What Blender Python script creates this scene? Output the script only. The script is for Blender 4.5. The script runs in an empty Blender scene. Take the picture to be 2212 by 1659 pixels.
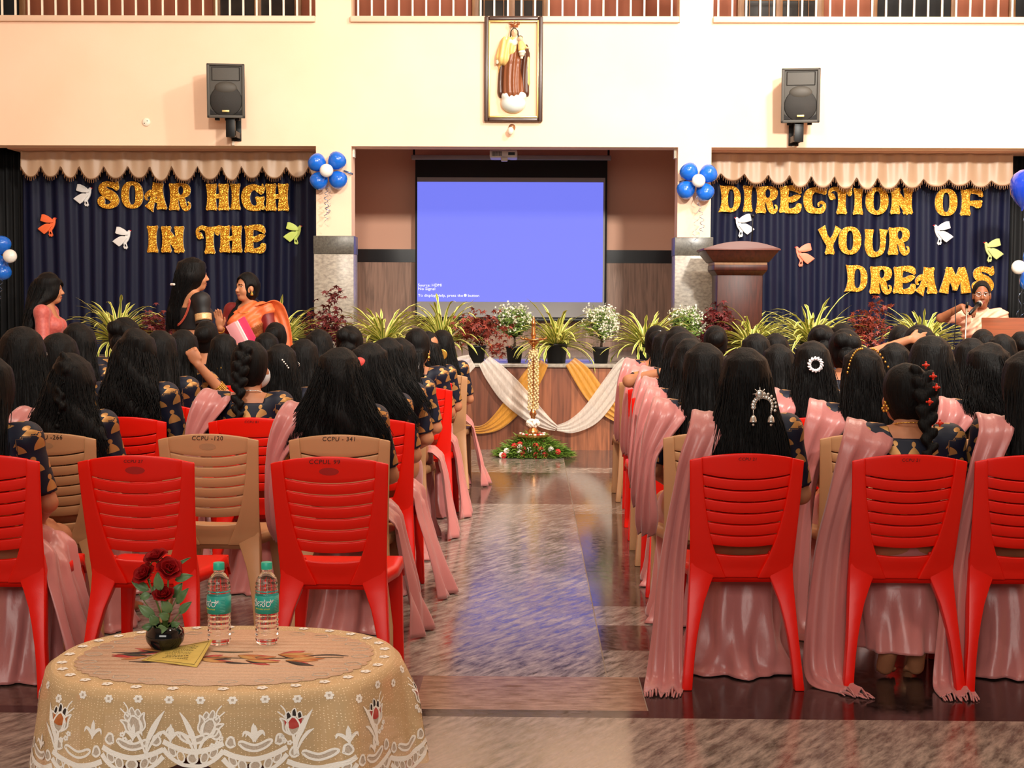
import bpy, math, random
import numpy as np
from math import sin, cos, pi, radians
from mathutils import Vector, Matrix, Euler
from mathutils.geometry import tessellate_polygon

SC = bpy.context.scene
COL = SC.collection
random.seed(7)
RNG = np.random.default_rng(11)

# ---------------------------------------------------------------- camera
FPX, CX, CY = 3050.0, 1106.0, 829.5          # focal length and centre, in photo pixels
CAMH, YAW, PITCH, ROLL = 1.41, radians(0.8), math.atan(180.0 / 3050.0), radians(0.27)
cam_d = bpy.data.cameras.new('camera')
cam = bpy.data.objects.new('camera', cam_d)
COL.objects.link(cam)
cam.location = (0, 0, CAMH)
cam.rotation_euler = (Matrix.Rotation(YAW, 3, 'Z') @ Matrix.Rotation(pi / 2 - PITCH, 3, 'X') @ Matrix.Rotation(ROLL, 3, 'Z')).to_euler()
cam_d.sensor_fit = 'HORIZONTAL'
cam_d.sensor_width = 36.0
cam_d.lens = 36.0 * FPX / 2212.0
cam_d.clip_start, cam_d.clip_end = 0.05, 100
SC.camera = cam
CAMR = np.array(Euler(cam.rotation_euler).to_matrix())

def ray(px, py):
    return CAMR @ np.array([(px - CX) / FPX, -(py - CY) / FPX, -1.0])
def P(px, py, Y):
    """the point of the hall seen at photo pixel px, py at depth Y"""
    d = ray(px, py); t = Y / d[1]
    return Vector((d[0] * t, Y, CAMH + d[2] * t))
def PZ(px, py, z):
    d = ray(px, py); t = (z - CAMH) / d[2]
    return Vector((d[0] * t, d[1] * t, z))
def PXM(Y):
    return FPX / Y                              # pixels per metre at depth Y, about

# ---------------------------------------------------------------- colour management, world and lamps
SC.view_settings.view_transform = 'Standard'
SC.view_settings.look = 'None'
SC.view_settings.exposure = 0.0
SC.view_settings.gamma = 1.0
SC.view_settings.use_curve_mapping = False
world = bpy.data.worlds.new('hall_air')
SC.world = world
world.use_nodes = True
bg = world.node_tree.nodes['Background']
bg.inputs['Color'].default_value = (1.0, 0.90, 0.80, 1)
bg.inputs['Strength'].default_value = 0.10

def area(name, loc, target, size, power, col=(1, .88, .74), size_y=None, spread=None):
    l = bpy.data.lights.new(name, 'AREA')
    l.energy = power; l.color = col
    l.shape = 'RECTANGLE'; l.size = size; l.size_y = size_y or size
    if spread: l.spread = spread
    o = bpy.data.objects.new(name, l); COL.objects.link(o)
    o.location = loc
    o.rotation_euler = (Vector(target) - Vector(loc)).to_track_quat('-Z', 'Y').to_euler()
    return o
# the hall's own ceiling lamps, three banks across the room, and the flood lamps aimed at the stage front
area('ceiling_lamp', (-3.2, 9.5, 7.0), (-3.2, 9.5, 0), 0.8, 60)
area('ceiling_lamp', (0.6, 9.0, 7.0), (0.6, 9.2, 0), 0.8, 80)
area('ceiling_lamp', (4.2, 9.5, 7.0), (4.2, 9.5, 0), 0.8, 90)
area('ceiling_lamp', (-2.0, 3.2, 6.8), (-1.2, 4.4, 0), 0.8, 80)
area('ceiling_lamp', (2.2, 3.0, 6.8), (1.8, 4.6, 0), 0.8, 60)
area('flood_lamp', (-1.0, 2.6, 5.6), (-1.5, 14.4, 3.0), 0.6, 170, (1, .89, .76), spread=radians(110))
area('flood_lamp', (3.4, 2.6, 5.6), (3.6, 14.4, 3.2), 0.6, 520, (1, .95, .86), spread=radians(110))
area('flood_lamp', (3.8, 8.8, 6.8), (4.0, 14.4, 3.6), 0.5, 420, (1, .95, .86))
area('rear_window', (-1.0, -2.8, 3.4), (-.6, 5, 1.0), 5.0, 250, (1, .93, .84), 2.0)

# ---------------------------------------------------------------- materials
def S(r, g, b):
    f = lambda c: (c / 255 / 12.92) if c <= 10.31 else ((c / 255 + .055) / 1.055) ** 2.4
    return (f(r), f(g), f(b), 1.0)
MATS = {}
def mat(name, col=None, rough=.5, metal=0., spec=.5, noise=None, bump=None, alpha=1., sheen=0., trans=0., emit=None, coat=0., aniso=None, ior=None):
    """noise = (scale, second colour[, stretch xyz]); bump = (scale, strength[, stretch xyz])"""
    if name in MATS: return MATS[name]
    m = bpy.data.materials.new(name); m.use_nodes = True; MATS[name] = m
    nt = m.node_tree; N = nt.nodes; L = nt.links
    b = N['Principled BSDF']
    b.inputs['Base Color'].default_value = col
    b.inputs['Roughness'].default_value = rough
    b.inputs['Metallic'].default_value = metal
    b.inputs['Specular IOR Level'].default_value = spec
    b.inputs['Alpha'].default_value = alpha
    b.inputs['Sheen Weight'].default_value = sheen
    b.inputs['Transmission Weight'].default_value = trans
    b.inputs['Coat Weight'].default_value = coat
    if ior: b.inputs['IOR'].default_value = ior
    if emit:
        b.inputs['Emission Color'].default_value = emit[0]
        b.inputs['Emission Strength'].default_value = emit[1]
    tc = None
    def coords(st):
        nonlocal tc
        if tc is None: tc = N.new('ShaderNodeTexCoord')
        mp = N.new('ShaderNodeMapping'); mp.inputs['Scale'].default_value = st
        L.new(tc.outputs['Object'], mp.inputs['Vector'])
        return mp.outputs['Vector']
    if noise:
        n = N.new('ShaderNodeTexNoise'); n.inputs['Scale'].default_value = noise[0]; n.inputs['Detail'].default_value = 6
        L.new(coords(noise[2] if len(noise) > 2 else (1, 1, 1)), n.inputs['Vector'])
        r = N.new('ShaderNodeValToRGB')
        r.color_ramp.elements[0].position = .35; r.color_ramp.elements[1].position = .68
        r.color_ramp.elements[0].color = col; r.color_ramp.elements[1].color = noise[1]
        L.new(n.outputs['Fac'], r.inputs['Fac']); L.new(r.outputs['Color'], b.inputs['Base Color'])
    if bump:
        n = N.new('ShaderNodeTexNoise'); n.inputs['Scale'].default_value = bump[0]; n.inputs['Detail'].default_value = 4
        L.new(coords(bump[2] if len(bump) > 2 else (1, 1, 1)), n.inputs['Vector'])
        bp = N.new('ShaderNodeBump'); bp.inputs['Strength'].default_value = bump[1]; bp.inputs['Distance'].default_value = .01
        L.new(n.outputs['Fac'], bp.inputs['Height']); L.new(bp.outputs['Normal'], b.inputs['Normal'])
    return m
def nodes(m):
    return m.node_tree.nodes, m.node_tree.links, m.node_tree.nodes['Principled BSDF']

# ---------------------------------------------------------------- mesh building
class MB:
    def __init__(s): s.v = []; s.f = []; s.m = []; s.uv = {}
    def add(s, verts, faces, mi=0):
        o = len(s.v); s.v.extend([tuple(map(float, p)) for p in verts])
        for f in faces: s.f.append(tuple(o + i for i in f)); s.m.append(mi)
        return o
    def box(s, lo, hi, mi=0, M=None):
        x0, y0, z0 = lo; x1, y1, z1 = hi
        p = [(x0, y0, z0), (x1, y0, z0), (x1, y1, z0), (x0, y1, z0), (x0, y0, z1), (x1, y0, z1), (x1, y1, z1), (x0, y1, z1)]
        if M is not None: p = [M @ Vector(q) for q in p]
        s.add(p, [(3, 2, 1, 0), (4, 5, 6, 7), (0, 1, 5, 4), (1, 2, 6, 5), (2, 3, 7, 6), (3, 0, 4, 7)], mi)
        return s
    def tube(s, path, r, n=8, mi=0, cap=True, flat=1.):
        pts = [Vector(p) for p in path]; k = len(pts)
        rs = r if isinstance(r, (list, tuple)) else [r] * k
        up = None; vs = []
        for i, p in enumerate(pts):
            t = (pts[min(i + 1, k - 1)] - pts[max(i - 1, 0)])
            if t.length < 1e-9: t = Vector((0, 0, 1))
            t.normalize()
            if up is None:
                up = Vector((0, 0, 1)) if abs(t.z) < .9 else Vector((0, 1, 0))
            a = t.cross(up)
            if a.length < 1e-6: a = t.cross(Vector((1, 0, 0)))
            a.normalize(); up = a.cross(t).normalized()
            for j in range(n):
                an = 2 * pi * j / n
                vs.append(p + a * (cos(an) * rs[i]) + up * (sin(an) * rs[i] * flat))
        fs = []
        for i in range(k - 1):
            for j in range(n):
                fs.append((i * n + j, i * n + (j + 1) % n, (i + 1) * n + (j + 1) % n, (i + 1) * n + j))
        if cap:
            fs.append(tuple(range(n))[::-1]); fs.append(tuple((k - 1) * n + j for j in range(n)))
        s.add(vs, fs, mi); return s
    def lathe(s, prof, c=(0, 0, 0), n=24, mi=0, axis='z', sx=1., sy=1.):
        vs = []; fs = []; k = len(prof)
        for (r, z) in prof:
            for j in range(n):
                a = 2 * pi * j / n
                q = (r * cos(a) * sx, r * sin(a) * sy, z)
                if axis == 'y': q = (q[0], q[2], q[1])
                vs.append((c[0] + q[0], c[1] + q[1], c[2] + q[2]))
        for i in range(k - 1):
            for j in range(n):
                fs.append((i * n + j, i * n + (j + 1) % n, (i + 1) * n + (j + 1) % n, (i + 1) * n + j))
        if prof[0][0] > 1e-5: fs.append(tuple(range(n))[::-1])
        if prof[-1][0] > 1e-5: fs.append(tuple((k - 1) * n + j for j in range(n)))
        s.add(vs, fs, mi); return s
    def ball(s, c, r, n=10, mi=0, M=None):
        r = r if isinstance(r, (tuple, list)) else (r, r, r)
        k = max(4, n // 2 + 1); vs = []; fs = []
        for i in range(k + 1):
            th = pi * i / k
            for j in range(n):
                a = 2 * pi * j / n
                q = Vector((sin(th) * cos(a) * r[0], sin(th) * sin(a) * r[1], -cos(th) * r[2]))
                if M is not None: q = M @ q
                vs.append(Vector(c) + q)
        for i in range(k):
            for j in range(n):
                fs.append((i * n + j, i * n + (j + 1) % n, (i + 1) * n + (j + 1) % n, (i + 1) * n + j))
        s.add(vs, fs, mi); return s
    def grid(s, nu, nv, fn, mi=0, wrap=False):
        """fn(u, v) with u, v in 0..1; stores uv too"""
        o = len(s.v); cols = nu if wrap else nu + 1
        for j in range(nv + 1):
            for i in range(cols):
                s.v.append(tuple(map(float, fn(i / nu, j / nv))))
                s.uv[o + j * cols + i] = (i / nu, j / nv)
        for j in range(nv):
            for i in range(nu):
                i2 = (i + 1) % cols
                s.f.append((o + j * cols + i, o + j * cols + i2, o + (j + 1) * cols + i2, o + (j + 1) * cols + i)); s.m.append(mi)
        return s
    def poly(s, loops, y0, y1, T=None, mi=0, side=None):
        """extrude a flat outline (first loop) with holes from depth y0 (front) to y1; loops are lists of (x, z)"""
        T = T or (lambda x, y, z: (x, y, z))
        flat = [p for l in loops for p in l]
        tris = tessellate_polygon([[Vector((p[0], p[1], 0)) for p in l] for l in loops])
        n = len(flat)
        vs = [T(p[0], y0, p[1]) for p in flat] + [T(p[0], y1, p[1]) for p in flat]
        fs = []; 
        for t in tris:
            a, b, c = t
            A = (flat[b][0] - flat[a][0]) * (flat[c][1] - flat[a][1]) - (flat[b][1] - flat[a][1]) * (flat[c][0] - flat[a][0])
            if A < 0: b, c = c, b
            fs.append((a, b, c))
        o = s.add(vs, fs, mi)
        for f in fs: s.f.append((o + n + f[2], o + n + f[1], o + n + f[0])); s.m.append(mi)
        k = 0; sm = mi if side is None else side
        for li, l in enumerate(loops):
            q = len(l)
            ar = sum(l[i][0] * l[(i + 1) % q][1] - l[(i + 1) % q][0] * l[i][1] for i in range(q))
            flip = (ar < 0) != (li > 0)
            for i in range(q):
                a, b = o + k + i, o + k + (i + 1) % q
                s.f.append((b, a, a + n, b + n) if not flip else (a, b, b + n, a + n)); s.m.append(sm)
            k += q
        return s
    def mesh(s, name, mats, smooth=True):
        me = bpy.data.meshes.new(name)
        me.from_pydata(s.v, [], s.f)
        for m in (mats if isinstance(mats, (list, tuple)) else [mats]): me.materials.append(m)
        if any(s.m): me.polygons.foreach_set('material_index', s.m)
        if s.uv:
            uvl = me.uv_layers.new(name='uv')
            li = np.empty(len(me.loops), np.int32); me.loops.foreach_get('vertex_index', li)
            arr = np.zeros((len(s.v), 2)); 
            for k, q in s.uv.items(): arr[k] = q
            uvl.data.foreach_set('uv', arr[li].ravel())
        me.polygons.foreach_set('use_smooth', [bool(smooth)] * len(me.polygons))
        me.validate(); me.update()
        return me
    def build(s, name, mats, parent=None, smooth=False, bevel=0, seg=2, solid=0, sub=0, loc=None, split=None, offset=-1):
        o = bpy.data.objects.new(name, s.mesh(name, mats, smooth or bevel > 0)); COL.objects.link(o)
        if parent: o.parent = parent
        if loc is not None: o.location = loc
        if solid:
            d = o.modifiers.new('solid', 'SOLIDIFY'); d.thickness = solid; d.offset = offset
        if bevel:
            d = o.modifiers.new('bevel', 'BEVEL'); d.width = bevel; d.segments = seg; d.limit_method = 'ANGLE'; d.angle_limit = radians(40); d.harden_normals = False
        if sub:
            d = o.modifiers.new('sub', 'SUBSURF'); d.levels = sub; d.render_levels = sub
        if split or bevel:
            d = o.modifiers.new('edges', 'EDGE_SPLIT'); d.split_angle = radians(split or 35)
        return o

def tag(o, label=None, cat=None, group=None, kind=None):
    if label: o['label'] = label
    if cat: o['category'] = cat
    if group: o['group'] = group
    if kind: o['kind'] = kind
    return o
def thing(name, label, cat, loc=(0, 0, 0), rz=0., group=None, scale=1.):
    o = bpy.data.objects.new(name, None); COL.objects.link(o)
    o.empty_display_size = .1
    o.location = loc; o.rotation_euler = (0, 0, rz); o.scale = (scale,) * 3
    return tag(o, label, cat, group)
def struct(o): o['kind'] = 'structure'; return o
KIDS = {}
def kids(o): return [c for c in COL.objects if c.parent == o]
def copy_thing(root, loc, rz=0., label=None, group=None, swap=None, scale=1.):
    """a copy of a thing with copies of its parts and sub-parts (mesh data shared)"""
    r = root.copy(); COL.objects.link(r); r.location = loc; r.rotation_euler = (0, 0, rz); r.scale = (scale,) * 3
    if label: r['label'] = label
    if group: r['group'] = group
    for c in KIDS.get(root.name) or KIDS.setdefault(root.name, [(c, kids(c)) for c in kids(root)]):
        d = c[0].copy(); COL.objects.link(d); d.parent = r
        for g in c[1]:
            e = g.copy(); COL.objects.link(e); e.parent = d
    return r
def attach(mesh, name, parent, loc=(0, 0, 0)):
    o = bpy.data.objects.new(name, mesh); COL.objects.link(o); o.parent = parent; o.location = loc
    return o
def crom(pts, n=8, closed=False):
    """Catmull-Rom through points of any dimension"""
    A = [np.array(p, float) for p in pts]; k = len(A); out = []
    rng = range(k) if closed else range(k - 1)
    for i in rng:
        p1, p2 = A[i], A[(i + 1) % k]
        p0 = A[i - 1] if (closed or i > 0) else 2 * p1 - p2
        p3 = A[(i + 2) % k] if (closed or i + 2 < k) else 2 * p2 - p1
        for j in range(n):
            t = j / n
            out.append(.5 * ((2 * p1) + (p2 - p0) * t + (2 * p0 - 5 * p1 + 4 * p2 - p3) * t * t + (3 * p1 - p0 - 3 * p2 + p3) * t ** 3))
    if not closed: out.append(A[-1])
    return out
def text_mesh(txt, size, depth=.0006, shear=0., align='CENTER', mat_=None, space=1.):
    cu = bpy.data.curves.new('writing', 'FONT'); cu.body = txt; cu.size = size; cu.extrude = depth; cu.shear = shear
    cu.align_x = align; cu.space_character = space; cu.resolution_u = 3
    o = bpy.data.objects.new('writing_tmp', cu); COL.objects.link(o)
    dg = bpy.context.evaluated_depsgraph_get()
    me = bpy.data.meshes.new_from_object(o.evaluated_get(dg), depsgraph=dg)
    bpy.data.objects.remove(o); bpy.data.curves.remove(cu)
    me.materials.clear()
    if mat_: me.materials.append(mat_)
    return me

# ---------------------------------------------------------------- signed-distance modelling with surface nets
class Field:
    def __init__(s, lo, hi, h):
        s.lo = np.array(lo, float); s.h = h
        s.n = np.maximum(2, np.ceil((np.array(hi) - s.lo) / h).astype(int) + 1)
        s.D = np.full(s.n, .2, np.float32)
        s.ax = [s.lo[i] + h * np.arange(s.n[i]) for i in range(3)]
    def sub(s, lo, hi):
        a = np.clip(np.floor((np.array(lo) - s.lo) / s.h).astype(int), 0, s.n); b = np.clip(np.ceil((np.array(hi) - s.lo) / s.h).astype(int) + 1, 0, s.n)
        if np.any(b <= a): return None
        sl = tuple(slice(a[i], b[i]) for i in range(3))
        g = np.meshgrid(s.ax[0][sl[0]], s.ax[1][sl[1]], s.ax[2][sl[2]], indexing='ij', sparse=True)
        return sl, g
    def put(s, fn, lo, hi, k, mode='u'):
        m = k + .035
        r = s.sub(np.array(lo) - m, np.array(hi) + m)
        if r is None: return
        sl, (x, y, z) = r
        d = fn(x, y, z).astype(np.float32); D = s.D[sl]
        if mode == 'u':
            hh = np.clip(.5 + .5 * (D - d) / k, 0, 1) if k > 0 else (d < D)
            s.D[sl] = D * (1 - hh) + d * hh - k * hh * (1 - hh)
        elif mode == 's':
            d = -d; hh = np.clip(.5 - .5 * (D - d) / k, 0, 1)
            s.D[sl] = D * (1 - hh) + d * hh + k * hh * (1 - hh)
    def cap(s, a, b, ra, rb, k=.02, mode='u'):
        a = np.array(a, float); b = np.array(b, float); ba = b - a; L = max(1e-9, ba @ ba)
        def fn(x, y, z):
            t = np.clip(((x - a[0]) * ba[0] + (y - a[1]) * ba[1] + (z - a[2]) * ba[2]) / L, 0, 1)
            return np.sqrt((x - a[0] - t * ba[0]) ** 2 + (y - a[1] - t * ba[1]) ** 2 + (z - a[2] - t * ba[2]) ** 2) - (ra + (rb - ra) * t)
        R = max(ra, rb)
        s.put(fn, np.minimum(a, b) - R, np.maximum(a, b) + R, k, mode)
    def ell(s, c, r, k=.02, R=None, mode='u'):
        c = np.array(c, float); r = np.array(r, float)
        Ri = np.array(R).T if R is not None else None
        def fn(x, y, z):
            X, Y, Z = x - c[0], y - c[1], z - c[2]
            if Ri is not None:
                X, Y, Z = Ri[0, 0] * X + Ri[0, 1] * Y + Ri[0, 2] * Z, Ri[1, 0] * X + Ri[1, 1] * Y + Ri[1, 2] * Z, Ri[2, 0] * X + Ri[2, 1] * Y + Ri[2, 2] * Z
            k0 = np.sqrt((X / r[0]) ** 2 + (Y / r[1]) ** 2 + (Z / r[2]) ** 2)
            k1 = np.sqrt((X / r[0] ** 2) ** 2 + (Y / r[1] ** 2) ** 2 + (Z / r[2] ** 2) ** 2) + 1e-6
            return k0 * (k0 - 1) / k1
        m = r.max() if R is not None else r
        s.put(fn, c - m, c + m, k, mode)
    def clip(s, fn, k=.004):
        """keep only where fn < 0"""
        g = np.meshgrid(*s.ax, indexing='ij', sparse=True)
        s.D = np.maximum(s.D, fn(*g).astype(np.float32))
    def chain(s, pts, rs, k=.02):
        for i in range(len(pts) - 1): s.cap(pts[i], pts[i + 1], rs[i], rs[i + 1], k)
    def surf(s):
        D = s.D; n = s.n - 1
        ins = D < 0
        c = [ins[dx:dx + n[0], dy:dy + n[1], dz:dz + n[2]] for dx in (0, 1) for dy in (0, 1) for dz in (0, 1)]
        anyi = np.zeros(n, bool); alli = np.ones(n, bool)
        for q in c: anyi |= q; alli &= q
        act = anyi & ~alli
        idx = np.argwhere(act)
        vid = np.full(n, -1, np.int64); vid[act] = np.arange(len(idx))
        acc = np.zeros((len(idx), 3)); cnt = np.zeros(len(idx))
        I = idx
        cor = {}
        for dx in (0, 1):
            for dy in (0, 1):
                for dz in (0, 1): cor[dx, dy, dz] = D[I[:, 0] + dx, I[:, 1] + dy, I[:, 2] + dz]
        ks = list(cor)
        for a in ks:
            for ax in range(3):
                if a[ax] == 0:
                    b = list(a); b[ax] = 1; b = tuple(b)
                    da, db = cor[a], cor[b]; m = (da < 0) != (db < 0)
                    t = np.where(m, da / np.where(m, da - db, 1), 0)
                    p = np.tile(np.array(a, float), (len(I), 1)); p[:, ax] = t
                    acc[m] += p[m]; cnt[m] += 1
        V = s.lo + (I + acc / np.maximum(cnt, 1)[:, None]) * s.h
        F = []
        for ax in range(3):
            u, w = (ax + 1) % 3, (ax + 2) % 3
            sa = [slice(None)] * 3; sb = [slice(None)] * 3
            sa[ax] = slice(0, n[ax]); sb[ax] = slice(1, n[ax] + 1)
            for q in (u, w): sa[q] = slice(1, n[q]); sb[q] = slice(1, n[q])
            A = ins[tuple(sa)]; B = ins[tuple(sb)]
            e = np.argwhere(A != B)
            if not len(e): continue
            sg = A[tuple(e.T)]
            base = e.copy(); base[:, u] += 1; base[:, w] += 1
            def cell(du, dw):
                q = base.copy(); q[:, u] -= du; q[:, w] -= dw
                return vid[tuple(q.T)]
            q0, q1, q2, q3 = cell(1, 1), cell(0, 1), cell(0, 0), cell(1, 0)
            quad = np.stack([q0, q1, q2, q3], 1)
            quad[~sg] = quad[~sg][:, ::-1]
            F.append(quad)
        F = np.concatenate(F) if F else np.zeros((0, 4), int)
        return V, F[(F >= 0).all(1)]
def np_mesh(name, V, F, mats, smooth=True):
    me = bpy.data.meshes.new(name)
    me.from_pydata([tuple(v) for v in V.tolist()], [], [tuple(f) for f in F.tolist()])
    for m in (mats if isinstance(mats, (list, tuple)) else [mats]): me.materials.append(m)
    me.polygons.foreach_set('use_smooth', [smooth] * len(me.polygons))
    me.update()
    return me
def relax(V, F, it=1, f=.5):
    """light Laplacian smoothing of a surface-nets mesh"""
    for _ in range(it):
        s = np.zeros_like(V); c = np.zeros(len(V))
        for i in range(4):
            a, b = F[:, i], F[:, (i + 1) % 4]
            np.add.at(s, a, V[b]); np.add.at(c, a, 1); np.add.at(s, b, V[a]); np.add.at(c, b, 1)
        V = V * (1 - f) + f * s / np.maximum(c, 1)[:, None]
    return V
def rotm(yaw=0., pitch=0., roll=0.):
    return np.array(Euler((pitch, roll, yaw), 'XYZ').to_matrix())
# ================================================================ room
YW = 14.4            # hall side of the stage wall
ZL = 2.965           # underside of the beam over the stage
ZB = 4.262           # balcony ledge
ZS = 0.818           # stage floor
YS = 13.30           # stage front
m_peach = mat('peach_paint', S(247, 208, 178), .75, bump=(60, .05), noise=(1.3, S(250, 214, 186)))
m_peachshade = mat('shaded_peach_paint', S(216, 166, 140), .7, bump=(60, .04))  # peach paint of the stage recess, its shade darkened into the colour
m_marble = mat('grey_marble', S(172, 162, 148), .3, noise=(26, S(132, 124, 114), (1, 1, 1.8)))
m_marbledk = mat('dark_grey_granite', S(96, 92, 84), .3, noise=(60, S(72, 68, 62)))
m_black = mat('black_gloss_trim', S(22, 20, 22), .2)
m_cap = mat('pale_granite', S(168, 158, 144), .14, noise=(30, S(140, 132, 120), (1, 1, 1)))
m_terra = mat('terracotta_paint', S(146, 76, 46), .7, noise=(2, S(138, 72, 42)))
m_white = mat('white_paint', S(240, 228, 208), .5)
m_tan = mat('tan_wood', S(150, 104, 62), .5, noise=(6, S(128, 86, 50), (8, 8, 1)))
m_darkglass = mat('dark_glass', S(52, 48, 44), .08, noise=(3, S(30, 30, 32)))
m_dark = mat('dark_opening', S(20, 18, 18), .8)

def granite(name, c1, c2, rough, sc=(3.0, 16, 1), rot=.45, spec=.5):
    m = mat(name, c1, rough, spec=spec)
    N, L, b = nodes(m)
    tc = N.new('ShaderNodeTexCoord'); mp = N.new('ShaderNodeMapping')
    vr = N.new('ShaderNodeVectorRotate'); vr.rotation_type = 'Z_AXIS'; vr.inputs['Angle'].default_value = -rot; L.new(tc.outputs['Object'], vr.inputs['Vector'])
    mp.inputs['Scale'].default_value = sc
    n1 = N.new('ShaderNodeTexNoise'); n1.inputs['Scale'].default_value = 2.2; n1.inputs['Detail'].default_value = 9; n1.inputs['Roughness'].default_value = .7; n1.inputs['Distortion'].default_value = .12
    r = N.new('ShaderNodeValToRGB'); r.color_ramp.elements[0].position = .38; r.color_ramp.elements[1].position = .62
    r.color_ramp.elements[0].color = c1; r.color_ramp.elements[1].color = c2
    n2 = N.new('ShaderNodeTexNoise'); n2.inputs['Scale'].default_value = 2.5; n2.inputs['Detail'].default_value = 3
    mx = N.new('ShaderNodeMix'); mx.data_type = 'RGBA'; mx.blend_type = 'MULTIPLY'
    r2 = N.new('ShaderNodeValToRGB'); r2.color_ramp.elements[0].color = (.72, .68, .66, 1); r2.color_ramp.elements[1].color = (1.1, 1.05, 1.0, 1)
    L.new(vr.outputs[0], mp.inputs[0]); L.new(mp.outputs[0], n1.inputs['Vector']); L.new(n1.outputs['Fac'], r.inputs[0])
    L.new(tc.outputs['Object'], n2.inputs['Vector']); L.new(n2.outputs['Fac'], r2.inputs[0])
    mx.inputs[0].default_value = .8
    L.new(r.outputs[0], mx.inputs[6]); L.new(r2.outputs[0], mx.inputs[7]); L.new(mx.outputs[2], b.inputs['Base Color'])
    # the polish is uneven along the veins, which breaks the reflections up
    r3 = N.new('ShaderNodeMapRange'); r3.inputs[1].default_value = .35; r3.inputs[2].default_value = .65; r3.inputs[3].default_value = rough * .6; r3.inputs[4].default_value = rough * 1.7
    L.new(n1.outputs['Fac'], r3.inputs[0]); L.new(r3.outputs[0], b.inputs['Roughness'])
    return m
g_light = granite('veined_granite', S(92, 84, 78), S(168, 156, 146), .14, (3.2, 13, 1), 1.02)
g_dark = granite('brown_granite', S(62, 48, 43), S(100, 80, 72), .10, (14, 9, 1))
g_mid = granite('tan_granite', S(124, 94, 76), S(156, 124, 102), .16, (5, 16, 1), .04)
g_black = granite('black_granite', S(28, 22, 22), S(46, 36, 34), .12, (12, 12, 1))
m_joint = mat('floor_joint', S(128, 112, 98), .6)

# floor: one inlaid granite surface
xs = [-8.2, -2.6, -.40, -.396, .286, .291, .405, .409, .545, 8.2]
ys = [-3.2, 4.0, 4.003, 4.715, 4.80, 5.235, 5.64, 6.085, 6.47, 9.31, 9.745, 10.6, 10.604, 11.545, 11.9, YS + .05]
def cellmat(x, y):
    if y < 4.715: return 4 if (4.0 < y < 4.003 or -.4 < x < -.396) else 0
    if y < 4.80: return 3
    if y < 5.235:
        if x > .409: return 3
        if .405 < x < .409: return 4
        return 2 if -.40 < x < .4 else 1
    if .286 < x < .291: return 4
    if x < .29:
        if 9.745 < y < 11.545: return 4 if 10.6 < y < 10.604 else 1
        return 0 if x > -2.6 else 1
    if y < 5.64: return 0 if x < .545 else 3
    if y < 6.085: return 1
    if y < 6.47: return 0
    if y < 9.31: return 1
    if y < 9.745: return 0
    if y < 11.545: return 1
    if y < 11.9: return 0
    return 1
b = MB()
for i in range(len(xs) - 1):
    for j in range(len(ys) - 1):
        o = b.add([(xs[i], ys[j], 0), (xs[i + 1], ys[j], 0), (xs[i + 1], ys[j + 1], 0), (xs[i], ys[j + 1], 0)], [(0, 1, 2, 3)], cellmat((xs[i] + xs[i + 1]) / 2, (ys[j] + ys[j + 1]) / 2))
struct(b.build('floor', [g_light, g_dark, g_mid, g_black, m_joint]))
struct(MB().box((-8.2, -3.2, 7.3), (8.2, 17.2, 7.5)).build('ceiling', mat('ceiling_white', S(236, 222, 204), .8)))
struct(MB().box((-8.4, -3.2, 0), (-8.2, 17.2, 7.3)).build('wall_left', m_peach))
struct(MB().box((8.2, -3.2, 0), (8.4, 17.2, 7.3)).build('wall_right', m_peach))

# stage wall with its three openings and the balcony openings above
XP = [(-2.20, -1.84), (1.466, 1.803)]
XO = [(-8.2, -5.75), (5.45, 8.2)]
b = MB()
b.box((-8.2, YW, ZL), (8.2, YW + .28, ZB - .06))
for a, c in XP + XO:
    b.box((a, YW, ZS), (c, YW + .28, ZL)); b.box((a, YW, ZB - .06), (c, YW + .28, 7.3))
b.box((-8.2, YW, 6.6), (8.2, YW + .28, 7.3))
struct(b.build('wall_stage', m_peach))
for i, (a, c) in enumerate(XP):
    g = .022
    zt = 2.06
    t = MB().box((a - g, YW - g, ZS), (c + g, YW + .3, zt - .185)).build('trim_%d' % (i + 1), m_marble, bevel=.004)
    struct(t)
    k = MB().box((a - g - .004, YW - g - .004, zt - .185), (c + g + .004, YW + .304, zt)).build('cap_band', m_marbledk, t, bevel=.004)
for i, (a, c) in enumerate([(-5.45, -2.20), (1.803, 5.36)]):
    struct(MB().box((a, YW + .28, 2.958), (c, YW + .70, 2.99)).build('trim_%d' % (7 + i), m_peachshade))
# balcony ledges
for i, (a, c) in enumerate([(-5.75, -2.20), (-1.845, 1.46), (1.80, 5.45)]):
    struct(MB().box((a, YW - .045, ZB - .06), (c, YW + .34, ZB)).build('trim_%d' % (i + 3), mat('ledge_stone', S(228, 196, 168), .5), bevel=.008))
struct(MB().box((-8.2, YW + .28, 3.95), (8.2, 16.1, ZB - .07)).build('floor_balcony', m_cap))
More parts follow.
